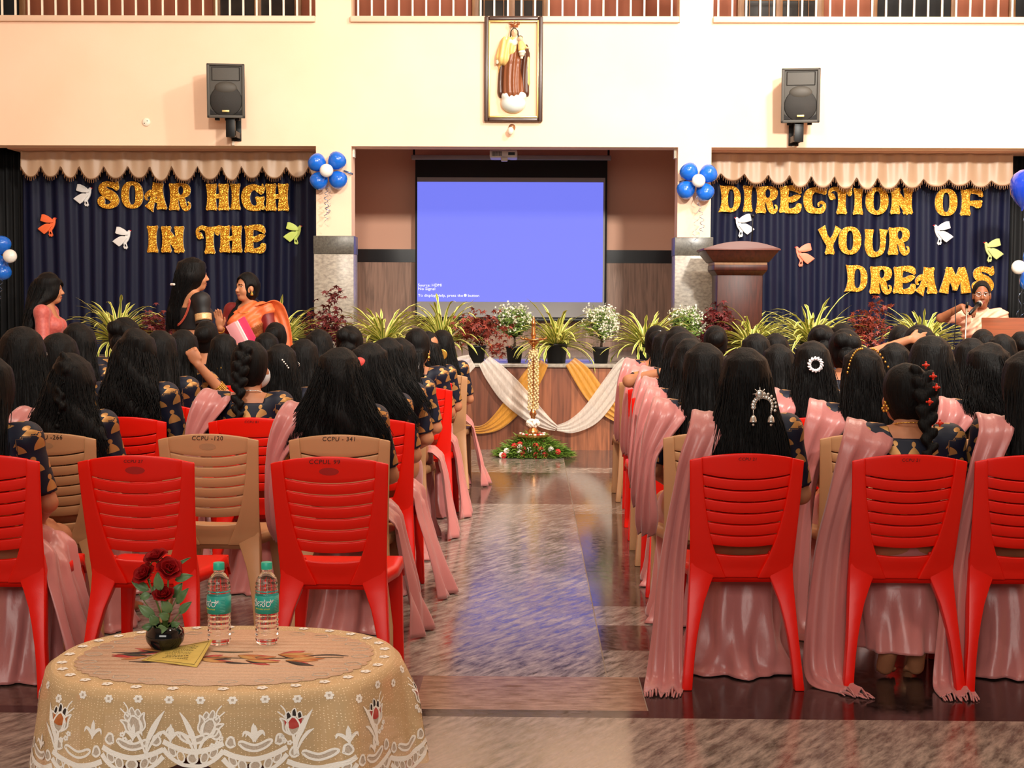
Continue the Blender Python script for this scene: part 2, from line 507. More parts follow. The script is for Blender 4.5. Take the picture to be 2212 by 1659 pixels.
# balcony back wall: terracotta painted
YB = 16.1
struct(MB().box((-8.2, YB, 3.6), (8.2, YB + .15, 7.3)).build('wall_balcony', m_terra))
def balc_window(n, px0, px1, mull, grille=False):
    a, c = P(px0, 20, YB).x, P(px1, 20, YB).x
    fr = MB()
    z0, z1 = 4.22, 6.1
    w = .075
    fr.box((a, YB - .05, z0), (a + w, YB, z1)); fr.box((c - w, YB - .05, z0), (c, YB, z1)); fr.box((a, YB - .05, z1 - w), (c, YB, z1)); fr.box((a, YB - .05, z0), (c, YB, z0 + .05))
    for m_ in mull:
        x = P(m_, 20, YB).x; fr.box((x - w / 2, YB - .05, z0), (x + w / 2, YB, z1))
    f = struct(fr.build('window_%d' % n, m_tan, bevel=.004))
    MB().box((a + w, YB - .02, z0 + .05), (c - w, YB - .005, z1 - w)).build('pane', m_darkglass, f)
    if grille:
        gb = MB(); x = a + w + .06
        while x < c - w:
            gb.tube([(x, YB - .03, z0), (x, YB - .03, z1 - w)], .006, 6); x += .11
        for zz in np.arange(z0 + .12, z1, .22): gb.tube([(a + w, YB - .03, zz), (c - w, YB - .03, zz)], .005, 6)
        gb.build('grille', m_tan, f)
balc_window(1, 463, 652, (558,))
balc_window(2, 1020, 1188, (1105,), True)
balc_window(3, 1592, 1778, (1682,), True)
for n, (p0, p1) in enumerate([(-40, 57), (1880, 2066), (2178, 2260)]):
    a, c = P(p0, 20, YB).x, P(p1, 20, YB).x
    d = MB()
    d.box((a, YB - .04, 4.19), (a + .07, YB, 6.2)); d.box((c - .07, YB - .04, 4.19), (c, YB, 6.2)); d.box((a, YB - .04, 6.13), (c, YB, 6.2))
    f = struct(d.build('door_%d' % (n + 1), m_tan, bevel=.004))
    MB().box((a + .07, YB - .015, 4.19), (c - .07, YB - .003, 6.13)).build('door_leaf', m_dark, f)
# balcony railings
for (a, c, lab) in [(-5.75, -2.20, 'white bar balcony railing above the left curtain and loudspeaker'), (-1.845, 1.46, 'white bar balcony railing above the framed statue'), (1.80, 5.45, 'white bar balcony railing above the right loudspeaker')]:
    t = thing('balcony_railing', lab, 'railing', (a, YW + .1, ZB), group='balcony railings')
    MB().box((0, -.03, .86), (c - a, .03, .91)).build('handrail', m_white, t, bevel=.008)
    MB().box((0, -.012, .0), (c - a, .012, .012)).build('bottom_rail', m_white, t)
    nb = round((c - a) / .139)
    bar = MB().box((-.009, -.009, 0), (.009, .009, .865)).mesh('bar', m_white, False)
    for i in range(nb): attach(bar, 'bar', t, (.065 + i * (c - a - .13) / (nb - 1), 0, 0))

# stage
def planks(name, cols, w, axis=0, along=2, rough=.4, sheen=0):
    m = mat(name, cols[0], rough)
    N, L, b_ = nodes(m)
    tc = N.new('ShaderNodeTexCoord'); sp = N.new('ShaderNodeSeparateXYZ'); L.new(tc.outputs['Object'], sp.inputs[0])
    dv = N.new('ShaderNodeMath'); dv.operation = 'DIVIDE'; dv.inputs[1].default_value = w; L.new(sp.outputs[axis], dv.inputs[0])
    fl = N.new('ShaderNodeMath'); fl.operation = 'FLOOR'; L.new(dv.outputs[0], fl.inputs[0])
    wn = N.new('ShaderNodeTexWhiteNoise'); wn.noise_dimensions = '1D'; L.new(fl.outputs[0], wn.inputs['W'])
    r = N.new('ShaderNodeValToRGB'); r.color_ramp.interpolation = 'LINEAR'
    r.color_ramp.elements[0].color = cols[0]; r.color_ramp.elements[1].color = cols[1]
    L.new(wn.outputs['Value'], r.inputs[0])
    mp = N.new('ShaderNodeMapping'); mp.inputs['Scale'].default_value = (22, 22, 1.6) if along == 2 else (1.6, 22, 22)
    ad = N.new('ShaderNodeVectorMath'); ad.operation = 'ADD'
    cb = N.new('ShaderNodeCombineXYZ'); L.new(wn.outputs['Value'], cb.inputs[2]); mu = N.new('ShaderNodeVectorMath'); mu.operation = 'SCALE'; mu.inputs['Scale'].default_value = 9
    L.new(cb.outputs[0], mu.inputs[0]); L.new(tc.outputs['Object'], ad.inputs[0]); L.new(mu.outputs[0], ad.inputs[1]); L.new(ad.outputs[0], mp.inputs[0])
    n = N.new('ShaderNodeTexNoise'); n.inputs['Scale'].default_value = 1.0; n.inputs['Detail'].default_value = 7; n.inputs['Distortion'].default_value = 1.2; L.new(mp.outputs[0], n.inputs['Vector'])
    rr = N.new('ShaderNodeValToRGB'); rr.color_ramp.elements[0].position = .3; rr.color_ramp.elements[1].position = .62
    rr.color_ramp.elements[0].color = (.38, .34, .3, 1); rr.color_ramp.elements[1].color = (1.1, 1.05, 1, 1); L.new(n.outputs['Fac'], rr.inputs[0])
    mx = N.new('ShaderNodeMix'); mx.data_type = 'RGBA'; mx.blend_type = 'MULTIPLY'; mx.inputs[0].default_value = .8
    L.new(r.outputs[0], mx.inputs[6]); L.new(rr.outputs[0], mx.inputs[7]); L.new(mx.outputs[2], b_.inputs['Base Color'])
    fr = N.new('ShaderNodeMath'); fr.operation = 'FRACT'; L.new(dv.outputs[0], fr.inputs[0])
    lt = N.new('ShaderNodeMath'); lt.operation = 'GREATER_THAN'; lt.inputs[1].default_value = .018; L.new(fr.outputs[0], lt.inputs[0])
    bp = N.new('ShaderNodeBump'); bp.inputs['Strength'].default_value = .6; bp.inputs['Distance'].default_value = .004; L.new(lt.outputs[0], bp.inputs['Height']); L.new(bp.outputs[0], b_.inputs['Normal'])
    return m
m_plank = planks('stage_wood_planks', (S(116, 66, 44), S(160, 98, 64)), .185)
m_panel = planks('recess_wood_panel', (S(148, 116, 98), S(164, 130, 110)), .95, rough=.5)
st = struct(MB().box((-8.2, YS + .02, 0), (8.2, 17.1, ZS - .035)).build('stage_front', m_plank))
struct(MB().box((-8.2, YS - .012, ZS - .035), (8.2, 17.2, ZS)).build('floor_stage', m_cap, bevel=.006))
# recess behind the openings
struct(MB().box((-8.2, 17.0, 2.02), (8.2, 17.2, 3.6)).build('wall_back', m_peachshade))
struct(MB().box((-8.2, 16.985, 1.865), (8.2, 17.2, 2.02)).build('trim_6', m_black))
struct(MB().box((-8.2, 16.99, ZS), (8.2, 17.2, 1.865)).build('wall_back_panel', m_panel))
struct(MB().box((-8.2, YW + .28, 3.6), (8.2, 17.2, 3.8)).build('ceiling_recess', m_peachshade))
struct(MB().box((-2.35, YW + .75, ZS), (-2.2, 17.0, 3.6)).build('wall_recess_left', m_peachshade))
struct(MB().box((1.80, YW + .75, ZS), (1.95, 17.0, 3.6)).build('wall_recess_right', m_peachshade))
# ================================================================ things on the stage wall
def sstroke(pts, n=6):
    """outline of a stroke through (x, z, width) points"""
    C = crom(pts, n); C = [np.array(c) for c in C]; L = []; R = []
    for i, c in enumerate(C):
        t = C[min(i + 1, len(C) - 1)][:2] - C[max(i - 1, 0)][:2]; t = t / (np.linalg.norm(t) + 1e-9)
        nrm = np.array([-t[1], t[0]]) * c[2] / 2
        L.append(tuple(c[:2] + nrm)); R.append(tuple(c[:2] - nrm))
    return R + L[::-1]
def ell_loop(cx, cz, rx, rz, n=28, p=2.):
    o = []
    for i in range(n):
        a = 2 * pi * i / n; c, s_ = cos(a), sin(a)
        o.append((cx + rx * math.copysign(abs(c) ** (2 / p), c), cz + rz * math.copysign(abs(s_) ** (2 / p), s_)))
    return o
def qpath(*seg):
    """points and ('q', control, end) curves"""
    o = []
    for s_ in seg:
        if s_[0] == 'q':
            p0 = o[-1]; c, e = s_[1], s_[2]
            for k in range(1, 7):
                t = k / 6; o.append(tuple((1 - t) ** 2 * p0[i] + 2 * t * (1 - t) * c[i] + t * t * e[i] for i in (0, 1)))
        else: o.append(s_)
    return o
def stem(x0, x1, top=100, bot=0, w=.76, tl=0, bl=0):
    """flared stem with notched ends; tl / bl shift the top and the foot sideways"""
    xm = (x0 + x1) / 2; h = (x1 - x0) / 2; m = h * w
    return qpath((x0 + tl + 4, top), ('q', (xm + tl, top - 5), (x1 + tl - 4, top)), (x1 + tl, top - 7),
                 ('q', (xm + m, top - 22), (xm + m + (tl + bl) / 2, (top + bot) / 2)), ('q', (xm + m + bl, bot + 22), (x1 + bl + 1, bot + 7)),
                 (x1 + bl - 4, bot), ('q', (xm + bl, bot + 5), (x0 + bl + 4, bot)), (x0 + bl - 1, bot + 7),
                 ('q', (xm - m + bl, bot + 22), (xm - m + (tl + bl) / 2, (top + bot) / 2)), ('q', (xm - m + tl, top - 22), (x0 + tl, top - 7)))
GL = {
 'I': [[stem(6, 94, w=.70)]],
 'H': [[stem(0, 48, w=.78)], [stem(52, 100, w=.78)], [[(30, 42), (70, 46), (70, 64), (30, 58)]]],
 'N': [[stem(0, 44, w=.74)], [stem(56, 100, w=.74)], [sstroke([(14, 94, 22), (40, 60, 30), (64, 30, 32), (84, 5, 26)])]],
 'O': [[ell_loop(50, 50, 50, 51, 36, 2.3), ell_loop(50, 50, 15, 36, 28, 2.6)]],
 'S': [[sstroke([(92, 100, 4), (86, 84, 22), (66, 86, 22), (42, 89, 20), (22, 74, 32), (40, 56, 36), (66, 44, 38), (80, 26, 36), (60, 9, 20), (36, 8, 16), (16, 20, 24), (20, 34, 22), (34, 38, 6)])], [ell_loop(86, 78, 13, 13, 14)], [ell_loop(18, 26, 17, 17, 16)]],
 'D': [[qpath((4, 100), ('q', (20, 95), (48, 99)), ('q', (100, 97), (99, 50)), ('q', (98, 3), (52, 1)), ('q', (20, 6), (-1, 1)), ('q', (14, 24), (13, 50)), ('q', (12, 78), (4, 100))), ell_loop(56, 50, 14, 35, 24, 2.6)]],
 'R': [[stem(2, 48, w=.74)], [qpath((30, 99), ('q', (98, 106), (97, 74)), ('q', (96, 47), (62, 46)), (30, 46)), ell_loop(54, 73, 11, 16, 18)], [sstroke([(44, 52, 14), (60, 38, 26), (66, 20, 26), (76, 8, 20), (90, 12, 13), (92, 26, 8), (84, 31, 5)])]],
 'A': [[stem(38, 84, w=.70, bl=14)], [sstroke([(50, 98, 28), (42, 60, 24), (30, 24, 26), (18, 2, 44)])], [[(36, 26), (72, 26), (72, 40), (36, 40)]], [sstroke([(44, 56, 16), (26, 62, 22), (8, 52, 16), (6, 40, 10), (14, 36, 5)])]],
 'G': [[sstroke([(90, 100, 4), (92, 82, 20), (76, 80, 26), (54, 88, 22), (28, 74, 34), (20, 48, 36), (30, 20, 32), (54, 9, 20), (80, 12, 24)])], [ell_loop(84, 76, 14, 16, 14)], [stem(60, 100, top=54, bot=2, w=.72)]],
 'C': [[sstroke([(94, 101, 4), (92, 86, 16), (72, 86, 22), (48, 90, 20), (24, 74, 36), (19, 48, 38), (28, 20, 34), (54, 10, 20), (80, 12, 22), (92, 30, 14), (80, 42, 12), (66, 36, 10), (68, 26, 6)])], [ell_loop(90, 82, 11, 12, 12)]],
 'T': [[stem(34, 78, top=94, w=.70)], [sstroke([(28, 56, 5), (22, 66, 8), (10, 62, 8), (4, 72, 10), (8, 88, 14), (26, 95, 16), (50, 88, 20), (78, 90, 20), (98, 101, 7)])], [ell_loop(88, 82, 11, 15, 14)], [ell_loop(14, 66, 12, 13, 14)]],
 'E': [[stem(2, 48, w=.74)], [sstroke([(24, 92, 16), (54, 93, 20), (82, 88, 26), (96, 72, 10)])], [sstroke([(34, 50, 16), (56, 50, 22), (78, 58, 22), (97, 64, 5)])], [sstroke([(28, 8, 17), (56, 8, 18), (84, 14, 28), (97, 34, 8)])], [ell_loop(86, 22, 12, 15, 14)]],
 'F': [[stem(2, 48, w=.74)], [sstroke([(24, 92, 16), (54, 93, 20), (82, 90, 22), (98, 72, 8)])], [ell_loop(88, 84, 11, 13, 12)], [sstroke([(34, 48, 15), (54, 47, 20), (78, 46, 26), (97, 56, 6)])], [ell_loop(78, 42, 18, 14, 14)]],
 'Y': [[stem(30, 74, top=58, bot=0, w=.72)], [sstroke([(12, 98, 36), (28, 66, 28), (46, 44, 30)])], [sstroke([(90, 98, 30), (74, 68, 22), (56, 42, 26)])]],
 'U': [[sstroke([(20, 99, 40), (19, 70, 32), (18, 40, 34), (28, 14, 30), (52, 8, 18), (74, 20, 22), (80, 48, 24), (80, 76, 26), (82, 99, 38)])]],
 'M': [[sstroke([(30, 99, 18), (24, 60, 20), (14, 2, 30)])], [sstroke([(28, 96, 24), (40, 62, 26), (50, 28, 20), (50, 12, 14)])], [sstroke([(72, 96, 24), (62, 62, 22), (52, 28, 18), (50, 12, 14)])], [sstroke([(70, 99, 20), (78, 60, 26), (86, 2, 32)])]],
}
m_gold = mat('gold_glitter', S(206, 142, 26), .34, .55)
N, L, b_ = nodes(m_gold)
tc = N.new('ShaderNodeTexCoord'); vo = N.new('ShaderNodeTexVoronoi'); vo.inputs['Scale'].default_value = 150
L.new(tc.outputs['Object'], vo.inputs['Vector'])
r = N.new('ShaderNodeValToRGB'); r.color_ramp.elements[0].color = S(184, 112, 12); r.color_ramp.elements[1].color = S(228, 170, 52)
sx = N.new('ShaderNodeSeparateColor'); L.new(vo.outputs['Color'], sx.inputs[0]); L.new(sx.outputs[0], r.inputs[0]); L.new(r.outputs[0], b_.inputs['Base Color'])
# each flake of the glitter lies at its own tilt
nm = N.new('ShaderNodeNewGeometry'); sb = N.new('ShaderNodeVectorMath'); sb.operation = 'SUBTRACT'; sb.inputs[1].default_value = (.5, .5, .5)
L.new(vo.outputs['Color'], sb.inputs[0]); sc_ = N.new('ShaderNodeVectorMath'); sc_.operation = 'SCALE'; sc_.inputs['Scale'].default_value = .75; L.new(sb.outputs[0], sc_.inputs[0])
ad = N.new('ShaderNodeVectorMath'); L.new(nm.outputs['Normal'], ad.inputs[0]); L.new(sc_.outputs[0], ad.inputs[1])
no = N.new('ShaderNodeVectorMath'); no.operation = 'NORMALIZE'; L.new(ad.outputs[0], no.inputs[0]); L.new(no.outputs[0], b_.inputs['Normal'])
m_foam = mat('white_foam', S(236, 226, 206), .7)
YC = 15.04   # curtain plane
YL = 14.965  # letters
def letter(ch, box, label, group):
    x0, x1, y0, y1 = box
    a, c = P(x0, y1, YL), P(x1, y0, YL)
    yy = curtain_front(a.x, c.x, a.z, c.z) - .0155
    a, c = P(x0, y1, yy), P(x1, y0, yy)
    w, h = c.x - a.x, c.z - a.z
    b = MB()
    T = lambda x, y, z: (x * w / 100, y, z * h / 100)
    for i, loops in enumerate(GL[ch]): b.poly(loops, -.0007 * i, .018, T, 0, 1)
    o = b.build('letter', [m_gold, m_foam]); o.location = (a.x, yy, a.z)
    return tag(o, label, 'letter', group)
WORDS = [
 ('SOAR', 'soar', [(210, 258, 391, 450), (262, 309, 392, 450), (313, 361, 394, 453), (364, 413, 395, 455)]),
 ('HIGH', 'high', [(445, 495, 396, 455), (496, 521, 396, 454), (520, 572, 397, 455), (573, 624, 396, 456)]),
 ('IN', 'in', [(316, 343, 487, 546), (348, 398, 488, 546)]),
 ('THE', 'the', [(424, 476, 489, 549), (474, 523, 487, 546), (527, 574, 487, 546)]),
 ('DIRECTION', 'direction', [(1552, 1601, 400, 459), (1603, 1628, 400, 458), (1631, 1682, 402, 461), (1682, 1732, 402, 460), (1735, 1786, 404, 461), (1789, 1842, 405, 463), (1841, 1867, 406, 464), (1869, 1920, 405, 463), (1923, 1973, 405, 463)]),
 ('OF', 'of', [(2019, 2069, 408, 466), (2073, 2124, 409, 466)]),
 ('YOUR', 'your', [(1768, 1816, 490, 550), (1811, 1861, 490, 549), (1867, 1918, 495, 554), (1917, 1967, 491, 551)]),
 ('DREAMS', 'dreams', [(1824, 1875, 572, 631), (1877, 1929, 575, 635), (1928, 1979, 576, 634), (1977, 2027, 577, 635), (2029, 2098, 577, 634), (2098, 2149, 575, 634)]),
]
ORD = ['first', 'second', 'third', 'fourth', 'fifth', 'sixth', 'seventh', 'eighth', 'ninth']

# ---- curtains and valances
m_navy = mat('navy_satin', S(10, 15, 42), .55, spec=.22, bump=(30, .1, (6, 6, .6)))
m_valance = mat('beige_satin', S(196, 164, 134), .42, sheen=.3, bump=(40, .06))
m_fringe = mat('bronze_fringe', S(120, 84, 56), .5)
CURT = []
def curtain_front(xa, xb, za, zb):
    best = 99
    for x0, x1, f in CURT:
        for x in np.arange(xa, xb, .01):
            if x0 <= x <= x1:
                for z in np.linspace(za, zb, 6): best = min(best, f((x - x0) / (x1 - x0), 1 - (z - ZS) / (2.93 - ZS))[1])
    return best if best < 90 else YC - .04
def curtain(x0, x1, label, seed, amp=.026):
    r = random.Random(seed)
    ph = [r.uniform(0, 6.28) for _ in range(6)]; n = int((x1 - x0) / .012)
    def f(u, v):
        x = x0 + (x1 - x0) * u; z = ZS + .004 + (2.93 - ZS) * (1 - v)
        q = x * 19 + 1.2 * sin(x * 3.1 + ph[0]) + .5 * v * sin(x * 5 + ph[1])
        y = sin(q) * amp * (.55 + .45 * sin(x * 2.3 + ph[2])) + .014 * sin(x * 47 + ph[3] + v * 1.5 * sin(x * 4)) + .012 * sin(x * 7.3 + ph[4] + v * 2)
        y += .012 * v * sin(x * 4.1 + ph[5])
        return (x, YC + .02 + y, z)
    CURT.append((x0, x1, f))
    b = MB().grid(n, 26, f)
    return tag(b.build('stage_curtain', m_navy, smooth=True, solid=.004), label, 'curtain', 'stage curtains')
XV = [(P(47, 340, YC).x, -2.0), (1.62, P(2185, 340, YC).x)]
curtain(XV[0][0], XV[0][1] - .0, 'dark navy satin curtain hanging behind the words SOAR HIGH IN THE', 3)
curtain(XV[1][0], XV[1][1], 'dark navy satin curtain hanging behind the words DIRECTION OF YOUR DREAMS', 5)
def side_drape(x0, x1, label):
    b = MB().grid(60, 4, lambda u, v: (x0 + (x1 - x0) * u, YC + .16 + .03 * sin(u * 40), ZS + .004 + (3.59 - ZS) * v))
    tag(b.build('side_drape', mat('black_drape', S(14, 13, 15), .8), smooth=True, solid=.004), label, 'curtain', 'black side drapes')
side_drape(-5.95, XV[0][0] - .01, 'plain black drape closing the left end of the stage')
side_drape(XV[1][1] + .01, 5.6, 'plain black drape closing the right end of the stage')
for wd, low, boxes in WORDS:
    for i, (ch, bx) in enumerate(zip(wd, boxes)):
        letter(ch, bx, 'gold glitter foam letter %s, the %s letter of the word %s on the curtain' % (ch, ORD[i], wd), 'gold letters of the slogan')
SCL = [[47, 90, 134, 173, 226, 278, 326, 372, 428, 481, 523, 568, 619, 668, 700], [1520, 1556, 1607, 1659, 1704, 1752, 1801, 1850, 1894, 1944, 1994, 2049, 2094, 2140, 2186]]
SCD = [[383, 383, 385, 388, 386, 385, 391, 391, 388, 390, 385, 386, 384, 386], [390, 391, 398, 399, 405, 406, 408, 410, 409, 407, 404, 402, 405, 402]]
def valance(k, label):
    xs_ = [P(q, 360, YC - .15).x for q in SCL[k]]
    tip = [P(1106, 362 if k == 0 else 372, YC - .15).z + (0 if k == 0 else -.006 * i) for i in range(len(xs_))]
    dep = [P(q, d, YC - .15).z for q, d in zip(SCL[k], SCD[k])]
    x0, x1 = xs_[0], xs_[-1]
    r = random.Random(k + 40); ph = [r.uniform(0, 6.28) for _ in range(5)]
    def zb(x):
        for i in range(len(xs_) - 1):
            if x <= xs_[i + 1] or i == len(xs_) - 2:
                t = min(1, max(0, (x - xs_[i]) / (xs_[i + 1] - xs_[i])))
                a = tip[i] * (1 - t) + tip[i + 1] * t
                return a + (dep[i] - a) * (1 - abs(2 * t - 1) ** 2.4)
    def fy(x, v): return YC - .165 + .014 * sin(x * 17 + ph[0] + 1.2 * sin(x * 3)) * (1.1 - .5 * v) + .010 * sin(x * 41 + ph[1]) * (1 - .6 * v) - .02 * v
    b = MB().grid(int((x1 - x0) / .012), 14, lambda u, v: (x0 + (x1 - x0) * u, fy(x0 + (x1 - x0) * u, v), 2.955 + (zb(x0 + (x1 - x0) * u) - 2.955) * v))
    o = tag(b.build('curtain_valance', m_valance, smooth=True, solid=.003), label, 'valance', 'curtain valances')
    fb = MB(); x = x0 + .004
    pts = []
    while x < x1: pts.append((x, fy(x, 1) - .004, zb(x))); x += .011
    fb.tube(pts, .006, 5)
    for i, p in enumerate(pts):
        if i % 2 == 0:
            fb.tube([p, (p[0] + .002 * sin(i), p[1] - .004, p[2] - .020), (p[0] + .004 * sin(i * 1.7), p[1], p[2] - .04)], [.0035, .0045, .003], 5)
    fb.build('fringe', m_fringe, o)
valance(0, 'beige scalloped valance with dark fringe above the words SOAR HIGH')
valance(1, 'beige scalloped valance with dark fringe above the word DIRECTION')

# ---- foam doves
m_dv = {'white': mat('white_dove_foam', S(226, 224, 222), .5), 'orange': mat('orange_dove_foam', S(238, 106, 54), .5), 'lime': mat('lime_dove_foam', S(206, 226, 112), .5), 'salmon': mat('salmon_dove_foam', S(250, 128, 96), .5), 'pale': mat('pale_lime_dove_foam', S(224, 238, 160), .5)}
m_beak = mat('red_beak', S(200, 30, 30), .5)
def dove(px, py, col, flip, label):
    c = P(px, py, 14.93); s = .19 if not flip else .2
    t = thing('foam_dove', label, 'dove', (c.x, curtain_front(c.x - .1, c.x + .1, c.z - .1, c.z + .1) - .0165, c.z), 0, 'foam doves on the curtains')
    k = s / 100 * (-1 if flip else 1)
    T = lambda x, y, z: (x * k, y, (z) * abs(k))
    b = MB()
    b.poly([sstroke([(36, 48, 3), (33, 44, 13), (28, 38, 16), (22, 20, 24), (14, 0, 26), (6, -22, 17), (8, -38, 17), (10, -54, 20)])], 0, .022, T)
    for i, (ex, ez) in enumerate([(-2, -48), (6, -56), (14, -58), (20, -50)]): b.poly([sstroke([(8, -30, 5), ((8 + ex) / 2, (ez - 30) / 2, 7), (ex, ez, 3)])], -.003, .02, T)
    b.build('body', m_dv[col], t, bevel=.003)
    w1, w2 = MB(), MB()
    for i in range(6):
        a = i / 5
        w1.poly([sstroke([(24, 26, 9), (2 - a * 10, 44 - a * 16, 15), (-24 - a * 12, 60 - a * 27, 11), (-40 - a * 6, 64 - a * 30, 4)])], -.006 - .0015 * i, .012, T)
    for i in range(7):
        a = i / 6
        w2.poly([sstroke([(16, 8, 10), (-14 + a * 8, 6 - a * 20, 17), (-42 + a * 24, -6 - a * 24, 13), (-62 + a * 34, -16 - a * 26, 4)])], -.006 - .0015 * i, .012, T)
    w1.build('wing', m_dv[col], t, bevel=.002); w2.build('wing', m_dv[col], t, bevel=.002)
    MB().poly([[(34, 50), (34, 43), (45, 44)]], -.001, .018, T).build('beak', m_beak, t)
    return t
dove(176, 422, 'white', False, 'white foam dove left of the letter S of SOAR')
dove(100, 488, 'orange', False, 'orange foam dove nearest the left edge of the navy curtain')
dove(262, 515, 'white', False, 'white foam dove left of the word IN')
dove(633, 505, 'lime', False, 'lime green foam dove right of the word THE')
dove(1607, 488, 'white', True, 'white foam dove below the letter I of DIRECTION, above the tall lectern')
dove(1738, 552, 'salmon', True, 'orange foam dove left of the word YOUR')
dove(2037, 505, 'white', True, 'white foam dove below the word OF')
dove(2148, 542, 'pale', True, 'pale lime foam dove at the right end of the navy curtain')

# ---- balloons
m_bb = mat('blue_latex', S(24, 104, 210), .22, coat=.3); m_bw = mat('white_latex', S(236, 232, 226), .3, coat=.2)
m_dbb = mat('deep_blue_latex', S(20, 62, 190), .2, coat=.4)
m_rib = mat('silver_blue_ribbon', S(120, 140, 180), .2, .7)
def balloon_mesh(m):
    pr = [(0.0, -1.12), (.05, -1.10), (.035, -1.03), (.12, -.97), (.42, -.80), (.74, -.50), (.93, -.12), (1, .22), (.93, .55), (.72, .82), (.4, .98), (.15, 1.03), (0, 1.04)]
    return MB().lathe(pr, n=24).mesh('balloon', m)
BM, WM, DM = balloon_mesh(m_bb), balloon_mesh(m_bw), balloon_mesh(m_dbb)
def bal(parent, mesh, c, r, d, nm='balloon'):
    o = attach(mesh, nm, parent, c); o.scale = (r, r, r)
    o.rotation_euler = Vector(d).to_track_quat('Z', 'Y').to_euler()
    return o
def curl_ribbon(parent, p0, ln, seed, turns=5, wid=.011):
    r = random.Random(seed); b = MB()
    ph = r.uniform(0, 6)
    def f(u, v):
        a = v * turns * 2 * pi + ph; w = .012 + .014 * v
        return (p0[0] + w * cos(a) + .03 * sin(v * 3 + ph) + (u - .5) * wid * sin(a), p0[1] + w * sin(a) * .8, p0[2] - ln * v + (u - .5) * wid)
    b.grid(1, 70, f)
    return b.build('ribbon', m_rib, parent, smooth=True)
def balloon_flower(px, py, Y, label, sc=1., petals=((-22, -18), (18, -22), (20, 16), (-18, 18)), centre=(0, 0), rib=95):
    c = P(px, py, Y)
    t = thing('balloon_flower', label, 'balloons', c, 0, 'blue and white balloon flowers')
    for i, (dx, dy) in enumerate(petals):
        k = Y / FPX
        bal(t, BM, (dx * k * sc, .05, -dy * k * sc), .094 * sc, (dx, -.0, -dy))
    bal(t, WM, (centre[0] * Y / FPX, -.055, -centre[1] * Y / FPX), .068 * sc, (.1, -1, .1))
    for i in range(3): curl_ribbon(t, ((i - 1) * .018, -.02, -.12), rib * Y / FPX * (1 - .16 * i), i + int(px), 4 + i)
    return t
balloon_flower(707, 370, 14.22, 'four blue balloons around a white one, on the left pillar beside the screen')
balloon_flower(1507, 392, 14.22, 'four blue balloons around a white one, on the right pillar above the tall lectern', petals=((-16, -20), (22, -16), (16, 20), (-22, 16)), rib=120)
balloon_flower(-5, 552, 13.9, 'cluster of blue balloons and a white one cut by the left edge of the photo', petals=((4, -22), (-2, 18), (4, 32), (-30, 6)), centre=(32, 2), rib=150)
t = balloon_flower(2212, 578, 13.6, 'cluster of blue balloons and a white one behind the woman at the microphone', petals=((20, -22), (14, 26), (30, 40), (34, 6)), centre=(-17, 0), rib=150)
c = P(2222, 410, 13.4)
t = thing('balloon', 'single large dark blue balloon cut by the right edge of the photo', 'balloon', c)
bal(t, DM, (0, 0, 0), .185, (.3, 0, 1), 'latex_skin'); curl_ribbon(t, (0, 0, -.2), .5, 77, 4)
for (x0, y0, x1, y1, lab) in [(742, 369, 762, 376, 'left'), (1468, 393, 1487, 390, 'right')]:
    a, c = P(x0, y0, YW - .03), P(x1, y1, YW - .03)
    mbx = MB().grid(6, 1, lambda u, v: (a.x + (c.x - a.x) * u, YW - .02 - .03 * sin(u * 3), a.z + (c.z - a.z) * u + (v - .5) * .02))
    tag(mbx.build('tie_ribbon', m_rib, smooth=True, solid=.001), 'silver ribbon tying the balloon flower to the %s pillar' % lab, 'ribbon', 'pillar ribbons')

